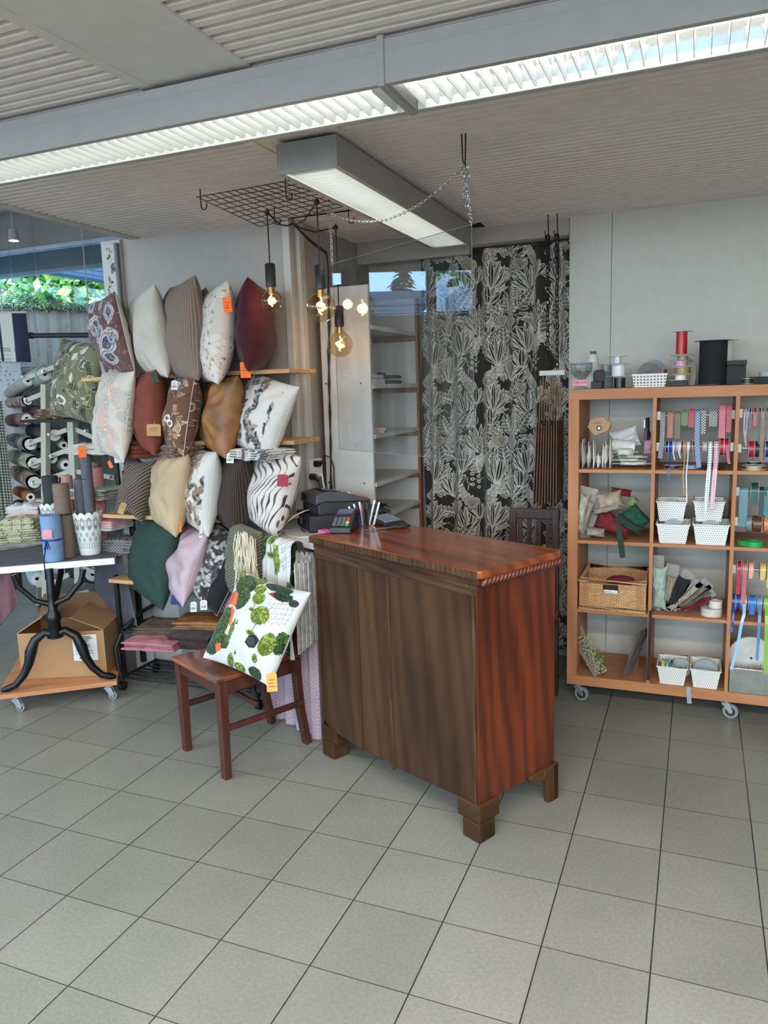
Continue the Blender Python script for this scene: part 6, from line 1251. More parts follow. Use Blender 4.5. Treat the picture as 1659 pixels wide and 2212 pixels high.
# leads and white cable on the side counter
t2 = thing('adapter_lead', 'coiled black lead with a small adapter hanging over the cash drawer', 'cable', tuple(dc)); A_ = at(662, 1096, y=1.1); MB().tube([at(692, 1094, y=1.12), at(675, 1090, y=1.1), at(656, 1093, y=1.08), at(657, 1101, y=1.06), at(675, 1101, y=1.1), at(692, 1102, y=1.14), at(680, 1106, y=1.1), at(660, 1106, y=1.04), at(652, 1116, y=1.0), at(650, 1130, y=.98), at(652, 1144, y=.96), at(658, 1148, y=.95)], .0033, 6).build('lead', M_cable, t2, True); q = at(651, 1124, y=.985); MB().cyl(q+Vector((0, 0, .015)), q-Vector((0, 0, .015)), .009, 10).build('adapter', M_blackp, t2)
MB().tube([at(680, 1098, y=1.12), at(660, 1103, y=1.02), at(640, 1112, y=.97), at(622, 1126, y=.95), at(611, 1140, z=zt+.004), at(611, 1150, z=zt+.004), at(625, 1158, z=zt+.004), at(648, 1161, z=zt+.004), at(667, 1160, z=zt+.004)], .0032, 8).build('white_cable', M_bracket, None, True, label='white cable looping from the register over the white counter edge', cat='cable')
# card terminal on the chest
zc = 1.002; p = at(741, 1152, z=zc)
th_ = R(-27-6); TMx = Matrix.Translation((p.x-.01, p.y-.01, zc)) @ Matrix.Rotation(R(12), 4, 'Z') @ Matrix.Diagonal((1.3, 1.3, 1.3, 1))
t = thing('card_terminal', 'black card payment terminal with coloured keys at the corner of the chest top', 'card terminal', (p.x, p.y, zc), R(24))
MB(TMx).prism([(0, 0), (.0, .018), (.075, .052), (.13, .062), (.135, .03), (.13, 0)], -.036, .036, axis='X').build('body', M_blackp, t, bevel=.005, segs=3)
KM = TMx @ Matrix.Translation((0, .004, .022)) @ Matrix.Rotation(math.atan2(.034, .075), 4, 'X')
for i in range(4):
    for j in range(4): MB(KM).box((-.028+i*.0145, .006+j*.0125, 0), (-.028+i*.0145+.0115, .006+j*.0125+.0095, .003)).build('key', plain('key_dark_grey', (96, 98, 104), .5) if i < 3 else plain('key_green', (40, 170, 120), .5) if j == 0 else plain('key_yellow', (214, 176, 50), .5) if j == 1 else plain('key_red', (206, 70, 48), .5) if j == 2 else plain('key_dark_grey', (96, 98, 104), .5), t)
KM2 = TMx @ Matrix.Translation((0, .075, .052)) @ Matrix.Rotation(math.atan2(.010, .055), 4, 'X'); MB(KM2).box((-.027, .004, .001), (.027, .046, .0035)).build('screen', plain('lcd_violet', (84, 86, 124), .2), t); MB(KM2).box((-.034, -.002, 0), (.034, .053, .002)).build('bezel', M_hub, t, bevel=.001)
# pink box behind the terminal
q = at(703, 1152, z=zt+.03); MB(Matrix.Translation((q.x, q.y, zt)) @ Matrix.Rotation(R(-30), 4, 'Z')).box((-.03, -.02, .001), (.03, .02, .045)).build('pink_box', plain('pink_print', (214, 96, 146), .5, var=.3, vs=60), None, label='small pink printed box between cash drawer and chest', cat='box')
# pen cup, calculator, scissors
q = at(775, 1138, z=zc); q = Vector((q.x+.01, q.y+.02, zc)); t = thing('pen_cup', 'clear plastic cup full of pens at the far corner of the chest top', 'cup', tuple(q)); MB(Matrix.Translation(q)).lathe([(.03, .001), (.034, .075), (.0325, .075), (.029, .004)], 24, cap=False).build('cup', clear('clear_cup', (226, 232, 232), 1.45), t, True)
pc = [((220, 220, 222), -.012, .004, .10), ((198, 60, 84), .004, .010, .095), ((40, 40, 46), .014, -.004, .10), ((206, 206, 210), -.018, -.010, .092), ((60, 80, 150), .0, -.015, .09), ((28, 28, 30), .018, .012, .102), ((224, 224, 226), -.004, .018, .105)]
for i, (c, dx, dy, L) in enumerate(pc): MB().cyl(q+Vector((dx, dy, .004)), q+Vector((dx*2.0-.02, dy*2.0, L)), .0045, 8).build('pen', plain('pen_%d' % i, c, .35), None, True, label='%s pen standing in the clear cup' % ('white', 'red and white', 'black slim', 'light grey', 'blue', 'thick black', 'long white')[i], cat='pen', group='pens in the clear cup')
for i in range(2): a = at(790+i*10, 1138, z=zc+.0); MB().cyl(a+Vector((0, .04, .003)), a+Vector((.025, .055, .115-.01*i)), .005, 10).build('marker', plain('pen_0', (220, 220, 222), .35), None, True, label='%s white marker standing behind the calculator' % ('first', 'second')[i], cat='marker')
q = at(815, 1134, z=zc); t = thing('calculator', 'black desk calculator propped up on the chest top', 'calculator', tuple(q), R(-20)); KMx = Matrix.Translation((q.x, q.y, zc)) @ Matrix.Rotation(R(-32), 4, 'Z')
MB(KMx).prism([(-.085, .032), (.08, .003), (.082, .014), (-.08, .046)], -.01, .10, axis='Y').build('body', M_blackp, t, bevel=.003); KK = KMx @ Matrix.Translation((0, 0, .030)) @ Matrix.Rotation(math.atan2(.030, .163), 4, 'Y')
for i in range(5):
    for j in range(4): MB(KK).box((-.035+i*.021, .0+j*.0235, 0), (-.035+i*.021+.016, .0+j*.0235+.018, .005)).build('key', plain('key_slate', (120, 132, 142), .4), t, bevel=.001)
MB(KMx).box((-.078, .0, .042), (-.05, .09, .050)).build('display_bar', M_hub, t)
MB(KMx).prism([(-.06, 0), (-.05, 0), (-.045, .03), (-.058, .03)], .02, .07, axis='Y').build('foot', M_blackp, t)
a, b = at(787, 1146, z=zc+.004), at(884, 1136, z=zc+.004); d = (b-a); mid = a.lerp(b, .5); t = thing('scissors', 'large tailor scissors with black handles lying on the chest top', 'scissors', tuple(mid)); nn = Vector((-d.y, d.x, 0)).normalized()
MB().tube([a, mid], .003, flat=(.012, .002)).tube([a+Vector((0, 0, .003)), mid+nn*.004+Vector((0, 0, .003))], .003, flat=(.012, .002)).build('blade', plain('steel', (190, 190, 192), .2, metal=.9), t)
for s, L in ((1, .98), (-1, .92)):
    c = mid.lerp(b, .62)+nn*.018*s+Vector((0, 0, .006)); dn = d.normalized(); pts = [c+dn*.036*L*math.cos(k)+nn*(.016)*math.sin(k) for k in np.linspace(0, 2*PI, 15)[:-1]]; m = MB(); m.tube(pts, .0055, 8, closed=True); m.tube([mid-dn*.004, c-dn*.034], .006, 8); m.build('handle', M_hub, t, True)
# ================================================================== CLOTHS around chair and side counter
P_chev = Paint(300, 900, (172, 148, 158), 2); Yg, Xg = np.mgrid[0:900, 0:300]; tri = np.abs((Xg/60) % 2-1)*60
for k, (c, w_, dash) in enumerate((((92, 50, 58), 2.6, 5), ((196, 176, 184), 2, 1), ((92, 50, 58), 1.6, 1), ((190, 166, 176), 2, 1))):
    ph = (Yg+tri*1.1+k*11) % 44; mk = (ph < w_) & (((Xg//4) % 2 == 0) | (dash == 1)); P_chev.a[mk] = c
def chev(a, b, label, z1=.9):
    drape(label, [(a[0], a[1], z1), (b[0], b[1], z1)], z1-.004, M_linen, P_chev, (1.4, 1.2), .016, 3, 130, 220, name='chevron_cloth')
e = TM @ Vector((0, -.02, 0)); f_ = TM @ Vector((.26, -.025, 0)); g_ = TM @ Vector((.47, -.03, 0)); chev(e, f_, 'pink chevron cloth skirt below the white counter, behind the chair'); chev(f_, g_, 'pink chevron cloth skirt reaching the floor beside the antique chest')
tp0 = at(548, 1166, y=.64); tp1 = at(664, 1180, y=.50)
d_ = Vector((tp1.x-tp0.x, tp1.y-tp0.y, 0)); zt_ = .925
a0 = Vector((-1.235, .67, 0)); a1 = Vector((-.95, .56, 0))
P0, P1 = at(556, 1172, y=.70), at(640, 1188, y=.58)
def twosided(label, A0, A1, zt, dropf, dropb, gap, paint, uv, n=120, m=150, name='town_cloth'):
    """cloth laid over a rail: falls in front and behind"""
    A0, A1 = Vector(A0), Vector(A1); tg = (A1-A0).normalized(); nn_ = Vector((tg.y, -tg.x, 0)); nn_ = nn_ if nn_.dot(Vector(CAMP)-A0) > 0 else -nn_
    A = np.zeros((m, n, 3)); L = dropf+dropb+gap*1.5
    for i in range(m):
        s = i/(m-1)*L
        for j in range(n):
            u_ = j/(n-1); q = A0.lerp(A1, u_)
            if s < dropf: off, dz = gap/2, dropf-s
            elif s < dropf+gap*1.5: k = (s-dropf)/(gap*1.5)*PI; off, dz = gap/2*math.cos(k), -gap/2*math.sin(k)
            else: off, dz = -gap/2, s-dropf-gap*1.5
            wv = .010*math.sin(u_*19+dz*5)*min(1, max(dz, 0)*6+.2)+.006*math.sin(u_*43+dz*9)
            A[i, j] = (q.x+nn_.x*(off+wv), q.y+nn_.y*(off+wv), zt-dz)
    UU, VV = np.meshgrid(np.linspace(0, 1, n)*uv[0]+.05, np.linspace(0, 1, m)*uv[1]); return gridmesh(name, A, M_linen, None, paint.sample(UU % 1, VV % 1), solid=.0015, label=label, cat='cloth')
sA, sB = Vector((P0.x, P0.y, 0)), Vector((P1.x, P1.y, 0)); ztc = P0.z
twosided('white cloth printed with town and trees hung over the chair back', sA, sB, P0.z+.01, .50, .3, .07, P_town, (.9, 1.25))
m = MB(); 
for k in range(4):
    off = .016*k; q = sB+Vector((.012*k, .012*k, 0)); m.tube([Vector((q.x+.01, q.y-.03+off*.3, P0.z-.46+.012*k)), Vector((q.x+.012, q.y-.03+off*.4, P0.z-.05)), Vector((q.x+.004, q.y-.01+off*.6, P0.z-.01-.006*k)), Vector((q.x+.012, q.y+.03, P0.z-.06)), Vector((q.x+.03, q.y+.04, P0.z-.42))], .004, flat=(.03, .005), up=(1, 0, 0))
m.build('folded_edges', plain('white_selvedge', (168, 165, 160), .9, var=.12, vs=40), None, True, label='white folded edges of the hung cloths beside the town print', cat='cloth')
# ================================================================== SIDE TABLE on cast iron base, dolly, box
fr0, fr1 = at(-60, 1238, z=.745), at(248, 1212, z=.745); sd_ = (fr1-fr0).normalized(); bk = Vector((-sd_.y, sd_.x, 0)); fr1.z = 0
M_iron = plain('cast_iron', (18, 18, 20), .35, metal=.3, var=.1); TT = Matrix(((sd_.x, bk.x, 0, fr1.x), (sd_.y, bk.y, 0, fr1.y), (0, 0, 1, 0), (0, 0, 0, 1)))
t = thing('side_table', 'white table top with grey cloth on black cast iron base and wheeled board', 'table', tuple(TT @ Vector((-.35, .4, 0))), math.atan2(sd_.y, sd_.x))
MB(TT).box((-.75, 0, .727), (0, .95, .762)).build('table_top', plain('white_laminate', (226, 227, 224), .35), t, bevel=.004)
MB(TT).box((-.74, .006, .7625), (-.004, .94, .766)).build('cloth_cover', plain('grey_cloth_cover', (86, 84, 92), .9, bump=.3), t)
cb = at(132, 1400, y=.66); cb = Vector((-2.435, .625, 0)); IM = Matrix(((sd_.x, bk.x, 0, cb.x), (sd_.y, bk.y, 0, cb.y), (0, 0, 1, 0), (0, 0, 0, 1)))
def iron(pts, r, name): return MB(IM).tube(pts, r, 12).build(name, M_iron, t, True)
iron([(0, 0, .38), (0, 0, .46), (0, .0, .56), (0, .02, .74)], [.032, .026, .02, .02], 'column')
MB(IM).lathe([(.032, .37), (.042, .375), (.042, .385), (.033, .39), (.033, .46), (.04, .47), (.036, .50), (.022, .52), (.02, .6)], 20, cap=False).build('column_base', M_iron, t, True)
for s in (-1, 1):
    iron([(0, 0, .39), (s*.05, 0, .405), (s*.10, -.005, .37), (s*.125, -.01, .31), (s*.14, -.012, .25), (s*.17, -.015, .19), (s*.215, -.02, .142), (s*.26, -.02, .128), (s*.285, -.02, .122)], [.026, .022, .024, .03, .024, .02, .018, .018, .008], 'leg')
    iron([(0, 0, .55), (s*.08, .0, .58), (s*.15, .0, .66), (s*.17, .0, .727)], [.016, .014, .014, .016], 'arm')
iron([(0, .0, .50), (0, .14, .56), (.02, .26, .66), (.02, .3, .727)], [.02, .018, .016, .016], 'arm')
M_dol = wood('dolly_pine', (172, 112, 74), (188, 130, 90), (198, 142, 102), 'X', 1, .5, 0, streak=9, blotch=.12)
DOL = thing('dolly_board', 'orange pine board on four small castors carrying the cast iron base and the carton', 'dolly', tuple(IM @ Vector((0, .2, 0))), math.atan2(sd_.y, sd_.x))
MB(IM).box((-.30, -.06, .088), (.29, .60, .112)).build('board', M_dol, DOL, bevel=.003)
for a, b in ((-.22, -.02), (.24, -.02), (-.24, .52), (.24, .52)): p = IM @ Vector((a, b, 0)); caster(DOL, p.x, p.y, .088, r=.024, rz=R(20), w=.016)
# carton
CB = IM @ Matrix.Translation((.01, .10, .113)) @ Matrix.Rotation(R(-13), 4, 'Z'); M_carton = plain('carton', (164, 124, 86), .85, var=.04, vs=5, bump=.1); M_cin = plain('carton_inside', (122, 92, 66), .9)
t = thing('cardboard_box', 'open brown cardboard box with a white shipping label behind the cast iron legs', 'box', tuple(CB @ Vector((0, .15, 0))))
w_, d_, h_ = .23, .30, .255
m = MB(CB); m.box((-w_, 0, 0), (w_, .006, h_)).box((-w_, d_-.006, 0), (w_, d_, h_)).box((-w_, .006, 0), (-w_+.006, d_-.006, h_)).box((w_-.006, .006, 0), (w_, d_-.006, h_)).box((-w_+.006, .006, 0), (w_-.006, d_-.006, .006)); m.build('body', M_carton, t)
MB(CB @ Matrix.Translation((-w_, 0, h_)) @ Matrix.Rotation(R(-32), 4, 'Y')).box((0, 0, 0), (.17, d_, .005)).build('flap', M_carton, t)
MB(CB @ Matrix.Translation((0, d_, h_)) @ Matrix.Rotation(R(50), 4, 'X')).box((-w_, 0, 0), (w_, .15, .005)).build('flap', M_cin, t)
MB(CB @ Matrix.Translation((w_, 0, h_)) @ Matrix.Rotation(R(24), 4, 'Y')).box((-.19, .0, 0), (0, d_, .005)).build('flap', M_carton, t)
lb = MB(CB).box((.06, -.0015, .09), (.19, -.0003, .235)).build('label', M_card['white'], t); m = MB(CB)
for k in range(11): m.box((.095+k*.0052, -.0022, .160), (.095+k*.0052+(.003 if k % 3 else .0018), -.0016, .182))
for k, (a, b) in enumerate(((.09, .16), (.08, .17), (.09, .15), (.10, .14))): m.box((a, -.0022, .222-k*.009), (b, -.0016, .226-k*.009))
for a in (.075, .115, .145): m.box((a, -.0022, .128), (a+.018, -.0016, .130)).box((a, -.0022, .146), (a+.018, -.0016, .148)).box((a, -.0022, .130), (a+.0015, -.0016, .146)).box((a+.0165, -.0022, .130), (a+.018, -.0016, .146))
m.box((.09, -.0022, .100), (.155, -.0016, .108)); q = m.build('label_print', M_ink, None); q.data.transform(basis(lb).inverted()); q.parent = lb
# hanging grey cloths at the table ends
def sheet(label, pts4, mat, n=40, amp=.01, name='hanging_cloth', round_=0):
    A = np.zeros((n, n, 3)); a, b, c_, d = [np.array(p) for p in pts4]
    for i in range(n):
        for j in range(n):
            u_, v_ = j/(n-1), i/(n-1); q = (a*(1-u_)+b*u_)*(1-v_)+(d*(1-u_)+c_*u_)*v_; q = q+np.array([.5, -.8, 0])*amp*math.sin(u_*9+v_*3); q[2] -= round_*math.sin(PI*u_)*v_; A[i, j] = q
    return gridmesh(name, A, mat, None, None, solid=.003, label=label, cat='cloth')
M_gr = plain('grey_cloth_cover', (86, 84, 92), .9)
sheet('grey cloth with rounded hem hanging from the wall side of the white table', [at(208, 1200, y=1.12), at(262, 1196, y=1.03), at(296, 1352, y=.99), at(203, 1268, y=1.10)], M_gr, round_=.09)
sheet('dusty mauve cloth hanging from the window end of the white table', [at(-30, 1225, y=.55), at(18, 1225, y=.56), at(40, 1302, y=.60), at(0, 1352, y=.56)], plain('mauve_cloth', (104, 70, 76), .9)); 
t2 = sheet('dark fringed cloth hanging behind the mauve cloth', [at(22, 1226, y=.75), at(44, 1226, y=.75), at(48, 1268, y=.75), at(32, 1276, y=.75)], plain('dark_brown_cloth', (64, 54, 50), .9))
# things on the table
zT = .767
def onT(px, py): return at(px, py, z=zT)
M_lace = NT('lace_metal'); _c = M_lace.coord(); 
M_lace = dots('lace_cut', (220, 220, 216), (104, 104, 106), .021, .019, .30)
def lace_cup(label, px, py, r0, r1, h):
    q = onT(px, py); t = thing('lace_cup', label, 'flower pot', (q.x, q.y, zT), group=None); n = 96; m = 26; A = np.zeros((m, n, 3)); C = np.full((m, n, 3), 222.0)
    for j in range(n):
        a = 2*PI*j/n; top = h+.012*abs(math.sin(a*6.5))
        for i in range(m): v_ = i/(m-1); rr = r0+(r1-r0)*v_; A[i, j] = (q.x+rr*math.cos(a), q.y+rr*math.sin(a), zT+.001+v_*top)
    n2, m2 = 360, 150; B = np.zeros((m2, n2, 3)); aa = np.linspace(0, 2*PI, n2, endpoint=False); P = Paint(780, 240, (220, 221, 217), 2)
    for k in range(14):
        x = k*60+30
        for row, yy in enumerate((150, 118, 88)):
            xx = x+(30 if row % 2 else 0); P.ell(xx, yy, 13, 11, 0, (112, 114, 118)); P.ell(xx, yy, 10, 8.5, 0, (220, 221, 217)); P.ell(xx, yy, 6, 5, 0, (70, 72, 76)); P.ell(xx, yy, 3, 2.6, 0, (220, 221, 217))
            for s in range(8): P.ell(xx+16*math.cos(s*.785), yy+13.5*math.sin(s*.785), 2, 1.8, 0, (70, 72, 76))
        P.ell(x, 184, 19, 15, 0, (120, 122, 126), ring=2); P.ell(x+30, 184, 19, 15, 0, (120, 122, 126), ring=2)
        for r_ in (26, 20, 14): P.ell(x, 60, r_, r_*1.2, 0, (70, 72, 76), ring=2.6)
        P.a[62:, :][:1] = P.a[62:, :][:1]
        for s in range(5): P.leaf(x-24+s*12, 40, 8, 5, -PI/2, (70, 72, 76))
    for i in range(m2):
        v_ = i/(m2-1); rr = r0+(r1-r0)*v_; tp = h+.014*np.abs(np.sin(aa*6.5)); B[i, :, 0] = q.x+rr*np.cos(aa); B[i, :, 1] = q.y+rr*np.sin(aa); B[i, :, 2] = zT+.001+v_*tp
    UU, VV = np.meshgrid(aa/(2*PI), np.linspace(0, 1, m2)); gridmesh('cup_wall', B, M_cupm, t, P.sample(UU, VV), solid=.0012, closed_u=True); MB(Matrix.Translation((q.x, q.y, zT))).lathe([(.0, .001), (r0, .001), (r0, .003), (0, .003)], 30, cap=False).build('cup_bottom', M_white, t)
    return q
M_cupm = printed('enamelled_lace', .4, 0, sheen=0)
q1 = lace_cup('white lace pattern metal cup standing in front on the grey table cloth', 196, 1196, .052, .080, .225)
qz = at(118, 1180, z=zT); q2c = lace_cup('second white lace pattern cup behind the blue rolled cloth', 122, 1166, .050, .078, .22)
def roll(label, base, r, h, col, mat=None, tilt=(0, 0), name='cloth_roll', spiral=True, group='rolled cloths on the white table'):
    t = thing(name, label, 'cloth roll', tuple(base), group=group); top = Vector((base.x+tilt[0], base.y+tilt[1], base.z+h)); m = mat or plain('roll_%d_%d_%d' % col, col, .92, var=.05, bump=.3); d = top-base; Mr = Matrix.Translation(base) @ d.to_track_quat('Z', 'Y').to_matrix().to_4x4(); L = d.length
    MB(Mr).lathe([(r*.5, L-.01), (r*.55, L), (r*.92, L+.001), (r, L-.005), (r, .004), (r*.95, 0), (r*.5, 0)], 28, cap=False).build('rolled_cloth', m, t, True)
    pts = [(r*(.5-.4*k/40)*math.cos(k*.45), r*(.5-.4*k/40)*math.sin(k*.45), L-.004) for k in range(40)]; MB(Mr).tube(pts, .003, flat=(.006, .006)).build('inner_turns', m, t)
    return t, Mr, L
q = onT(143, 1203); t, Mr, L = roll('tall brown felt roll tied with a black band on the table', Vector((q.x, q.y+.01, zT)), .043, .40, (112, 96, 84)); MB(Mr).lathe([(.0436, .23), (.0436, .24)], 28, cap=False).build('band', M_cable, t)
q = onT(118, 1210); t, Mr, L = roll('light blue roll tied with a dark blue ribbon bow and pink tag', Vector((q.x, q.y, zT)), .052, .245, (112, 140, 176)); mbl = plain('royal_ribbon', (24, 36, 110), .4); MB(Mr).lathe([(.0526, .11), (.0526, .12)], 28, cap=False).build('ribbon_band', mbl, t)
f0 = q+Vector((.012, -.055, .115)); m = MB()
for s in (-1, 1): m.tube([f0, f0+Vector((s*.02, -.006, -.012)), f0+Vector((s*.03, -.008, -.04)), f0+Vector((s*.012, -.006, -.045)), f0], .002, flat=(.005, .001))
m.tube([f0, f0+Vector((.0, -.012, -.05)), f0+Vector((.004, -.03, -.09)), f0+Vector((.006, -.035, -.20))], .002, flat=(.007, .001)); m.build('ribbon_bow', mbl, t); tag(t, 102, 1154, q.y-.065, .045, .045, 'pink', 4, string=False)
MB(Matrix.Translation(q+Vector((0, 0, 0)))).lathe([(.045, .243), (.053, .246)], 28, cap=False).build('ribbon_top', mbl, t)
roll('black felt roll standing in the second lace cup', Vector((q2c.x-.006, q2c.y, zT+.012)), .046, .38, (52, 52, 54)); 
for k, (dx, dy, hh, c, lb) in enumerate([(-.030, -.006, .35, (84, 82, 92), 'grey rolled cloth at the window side of the front lace cup'), (.030, -.006, .35, (84, 82, 92), 'grey rolled cloth at the wall side of the front lace cup'), (.0, .026, .53, (88, 86, 96), 'tallest slate grey roll standing in the front lace cup')]): roll(lb, Vector((q1.x+dx, q1.y+dy, zT+.065)), .0285 if k < 2 else .030, hh, c)
q = onT(140, 1150); roll('pale pink rolled cloth standing behind the brown roll', Vector((q.x+.0, q.y+.06, zT)), .035, .36, (196, 146, 138)); roll('olive brown cloth roll leaning behind the grey rolls', Vector((q.x+.03, q.y+.12, zT)), .034, .44, (108, 94, 76), tilt=(.14, .03)); roll('pink cloth roll standing behind the tall grey roll', Vector((q1.x-.03, q1.y+.14, zT)), .03, .46, (176, 118, 116))
P_lf = botanic((176, 168, 140), [(92, 104, 66), (132, 128, 88), (70, 92, 66), (150, 140, 100)], 51, 16, (206, 198, 172), twig=(120, 116, 84))
q = onT(20, 1195)
def stack(label, c, w, d, h, layers, mats=None, front=None, rz=0, group=None, cat='folded cloth', wr=.005):
    t = thing('folded_cloth', label, cat, tuple(c), R(rz), group=group); r = random.Random(int(c[0]*1000)); hh = h/layers
    for k in range(layers): puff('fold_layer', Matrix.Translation((c[0]+r.uniform(-.008, .008), c[1]+r.uniform(-.008, .008), c[2]+hh*(k+.5))) @ Matrix.Rotation(R(rz+r.uniform(-5, 5)), 4, 'Z') @ Matrix.Rotation(PI/2, 4, 'X'), w*(1-.03*(k % 3)), d, hh*1.8, mats[k % len(mats)] if mats else M_linen, t, front, n=80 if front is not None else 34, pin=.05, e=.24, wr=wr*1.7, seed=k+int(w*100))
    return t
c_ = onT(30, 1178); stack('pile of green leaf patterned cloths at the window end of the table', (c_.x-.02, c_.y+.04, zT), .30, .24, .10, 7, front=P_lf, rz=42); stack('leaf printed cloth bundle on top of the green patterned pile', (c_.x+.03, c_.y+.04, zT+.10), .20, .17, .06, 2, front=P_lf, rz=30)
stack('grey and white cloth lying under the green patterned pile', (c_.x+.04, c_.y+.0, zT+.0), .26, .2, .02, 2, [plain('pale_grey_cloth', (150, 148, 140), .9)], rz=52)
c_ = onT(40, 1150); stack('crumpled white and pink cloths behind the green patterned pile', (c_.x-.04, c_.y+.14, zT+.08), .24, .16, .08, 3, [plain('white_cloth', (196, 196, 194), .9), plain('pale_pink_cloth', (204, 176, 172), .9)], rz=20, wr=.014)
# ================================================================== FABRIC ROLL STAND
M_st = plain('stand_enamel', (182, 180, 162), .5, var=.02)
t = thing('fabric_stand', 'beige metal stand with slanted arms carrying many fabric rolls', 'stand', (-3.7, 2.2, 0)); yS = 1.75
def bar(p, q, w=.032, th=.022, nm='arm', par=None): return MB().tube([p, q], .01, flat=(th, w), up=(0, 0, 1)).build(nm, M_st, par or t, bevel=.002)
def A_(px, py, y=yS): return at(px, py, y=y)
bar(A_(156, 905), A_(172, 1260), .05, .05, 'post'); bar(A_(98, 830), A_(100, 1290), .045, .045, 'post')
for a, b in (((55, 818), (136, 786)), ((60, 864), (140, 832)), ((54, 912), (92, 896)), ((58, 960), (146, 928)), ((62, 1004), (152, 970)), ((76, 1044), (152, 1018)), ((82, 1092), (140, 1070)), ((152, 922), (205, 946)), ((165, 1018), (248, 1032)), ((196, 846), (225, 858)), ((100, 1268), (150, 1240)), ((165, 1222), (220, 1240))): bar(A_(*a), A_(*b, y=yS+.05)); 
for (px, py) in ((55, 814), (98, 802), (60, 862), (64, 908), (68, 952), (111, 938), (72, 998), (115, 984), (76, 1044), (119, 1028), (190, 930), (241, 1030), (80, 1088)): p = A_(px, py); MB().cyl(p-Vector((0, .03, 0)), p, .010, 10).build('pin', M_bracket, t)
bar(at(78, 1300, y=2.05), at(245, 1282, y=2.4), .05, .05, 'base_bar'); bar(at(80, 1302, y=2.04), at(196, 1278, y=2.1), .04, .04, 'base_bar'); bar(at(88, 1300, y=2.05), A_(86, 1262), .045, .045, 'post')
p = at(86, 1312, y=2.06); MB().lathe([(.02, 0), (.012, .02), (.006, .04)], 12, Matrix.Translation((p.x, p.y, 0))).build('levelling_foot', M_black, t)
RG = 'fabric rolls on the beige stand'
def frow(label, p0, p1, y0, y1, r, col, mat=None, paint=None, core=True):
    """roll seen from its end: p0 = near end centre, p1 = far end centre"""
    a, b = at(*p0, y=y0), at(*p1, y=y1); t2 = thing('fabric_roll', label, 'fabric roll', tuple(a), group=RG); m = mat or plain('fab_%d_%d_%d' % col, col, .9, var=.08, vs=14, bump=.3); d = b-a; Mr = Matrix.Translation(a) @ d.to_track_quat('Z', 'Y').to_matrix().to_4x4(); L = d.length
    if paint is not None:
        n, mm = 70, 60; aa = np.linspace(0, 2*PI, n, endpoint=False); A = np.zeros((mm, n, 3))
        for i in range(mm):
            for j in range(n): rr = r*(1+.05*math.sin(aa[j]*3+i*.1)); A[i, j] = Mr @ Vector((rr*math.cos(aa[j]), rr*math.sin(aa[j]), L*i/(mm-1)))
        UU, VV = np.meshgrid(aa/(2*PI)*.7, np.linspace(0, .8, mm)); gridmesh('rolled_fabric', A, M_linen, t2, paint.sample(UU, VV), closed_u=True)
    else: MB(Mr).lathe([(r*.45, 0), (r*.9, 0), (r, .01), (r*1.03, L*.5), (r, L-.01), (r*.45, L)], 28, cap=False).build('rolled_fabric', m, t2, True)
    MB(Mr).lathe([(.014, -.006), (r*.72, -.006), (r*.72, .004), (.014, .004)], 20, cap=False).build('core_end', M_bracket if core else plain('core_board', (150, 130, 108), .9), t2)
    return t2
P_ru = botanic((150, 128, 116), [(120, 70, 50), (190, 170, 150), (80, 60, 56)], 61, 16); P_gv = botanic((92, 98, 94), [(130, 140, 130), (60, 70, 66), (160, 164, 150)], 62, 16); P_sg = botanic((176, 176, 150), [(150, 156, 126), (120, 130, 104)], 63, 14)
R_ = (lambda lb, p0, p1, r, c, pt=None, y0=1.80, y1=2.30: frow(lb, p0, p1, y0, y1, r, c, paint=pt))
R_('pale green fabric roll with white end at the top of the stand', (96, 808), (60, 828), .062, (140, 158, 146), None, 1.80, 2.0); R_('dotted mint fabric roll end on the top arm of the stand', (60, 822), (22, 850), .045, (160, 158, 148))
R_('rust patterned fabric roll on the second arm', (60, 866), (22, 870), .038, (150, 110, 96), P_ru); R_('plain brown pink fabric roll on the third arm', (58, 905), (24, 908), .048, (124, 92, 82)); R_('dark brown fabric roll behind the third arm', (110, 896), (60, 886), .045, (96, 84, 80))
R_('grey green leaf fabric roll on the fourth arm', (66, 960), (30, 950), .055, (90, 96, 92), P_gv); R_('dark grey rolled fabric behind the fourth arm', (118, 940), (70, 930), .055, (80, 76, 80)); R_('sage herringbone fabric roll on the fifth arm', (74, 1000), (28, 985), .055, (166, 166, 140), P_sg); R_('dark charcoal fabric roll behind the fifth arm', (112, 990), (60, 975), .05, (66, 60, 62))
R_('large taupe patterned roll with white end on the sixth arm', (74, 1042), (36, 1020), .058, (140, 124, 114), P_ru); R_('dark brown roll in the middle of the stand', (116, 1036), (86, 1010), .048, (84, 66, 60)); R_('orange brown floral roll on the lowest arm', (66, 1074), (38, 1060), .04, (150, 90, 50)); R_('small beige roll behind the lowest arm', (84, 1088), (60, 1080), .042, (150, 146, 130)); R_('plum coloured roll at the bottom of the stand', (60, 1108), (40, 1090), .045, (80, 52, 58))
R_('dark blue grey roll on the wall side of the stand', (180, 965), (150, 940), .05, (92, 96, 108), None, 1.85, 2.2); R_('mauve grey roll behind the pink rolled cloth', (142, 1004), (120, 990), .05, (112, 104, 112), None, 1.85, 2.2); R_('olive grey roll under the slanted arm', (138, 962), (120, 950), .03, (140, 144, 130), None, 1.8, 2.2); R_('dark roll lying low behind the cast iron column', (200, 1240), (160, 1230), .07, (46, 48, 50), None, 1.8, 2.2); R_('light bluish roll low behind the table', (80, 1250), (66, 1210), .06, (160, 176, 186), None, 1.8, 2.1)
t = stack('brown and black patterned cloth lying on the stand arm under the green pillow', (at(122, 895, y=1.35).x, 1.38, at(122, 895, y=1.35).z-.02), .26, .2, .05, 3, front=P_jun, rz=10)
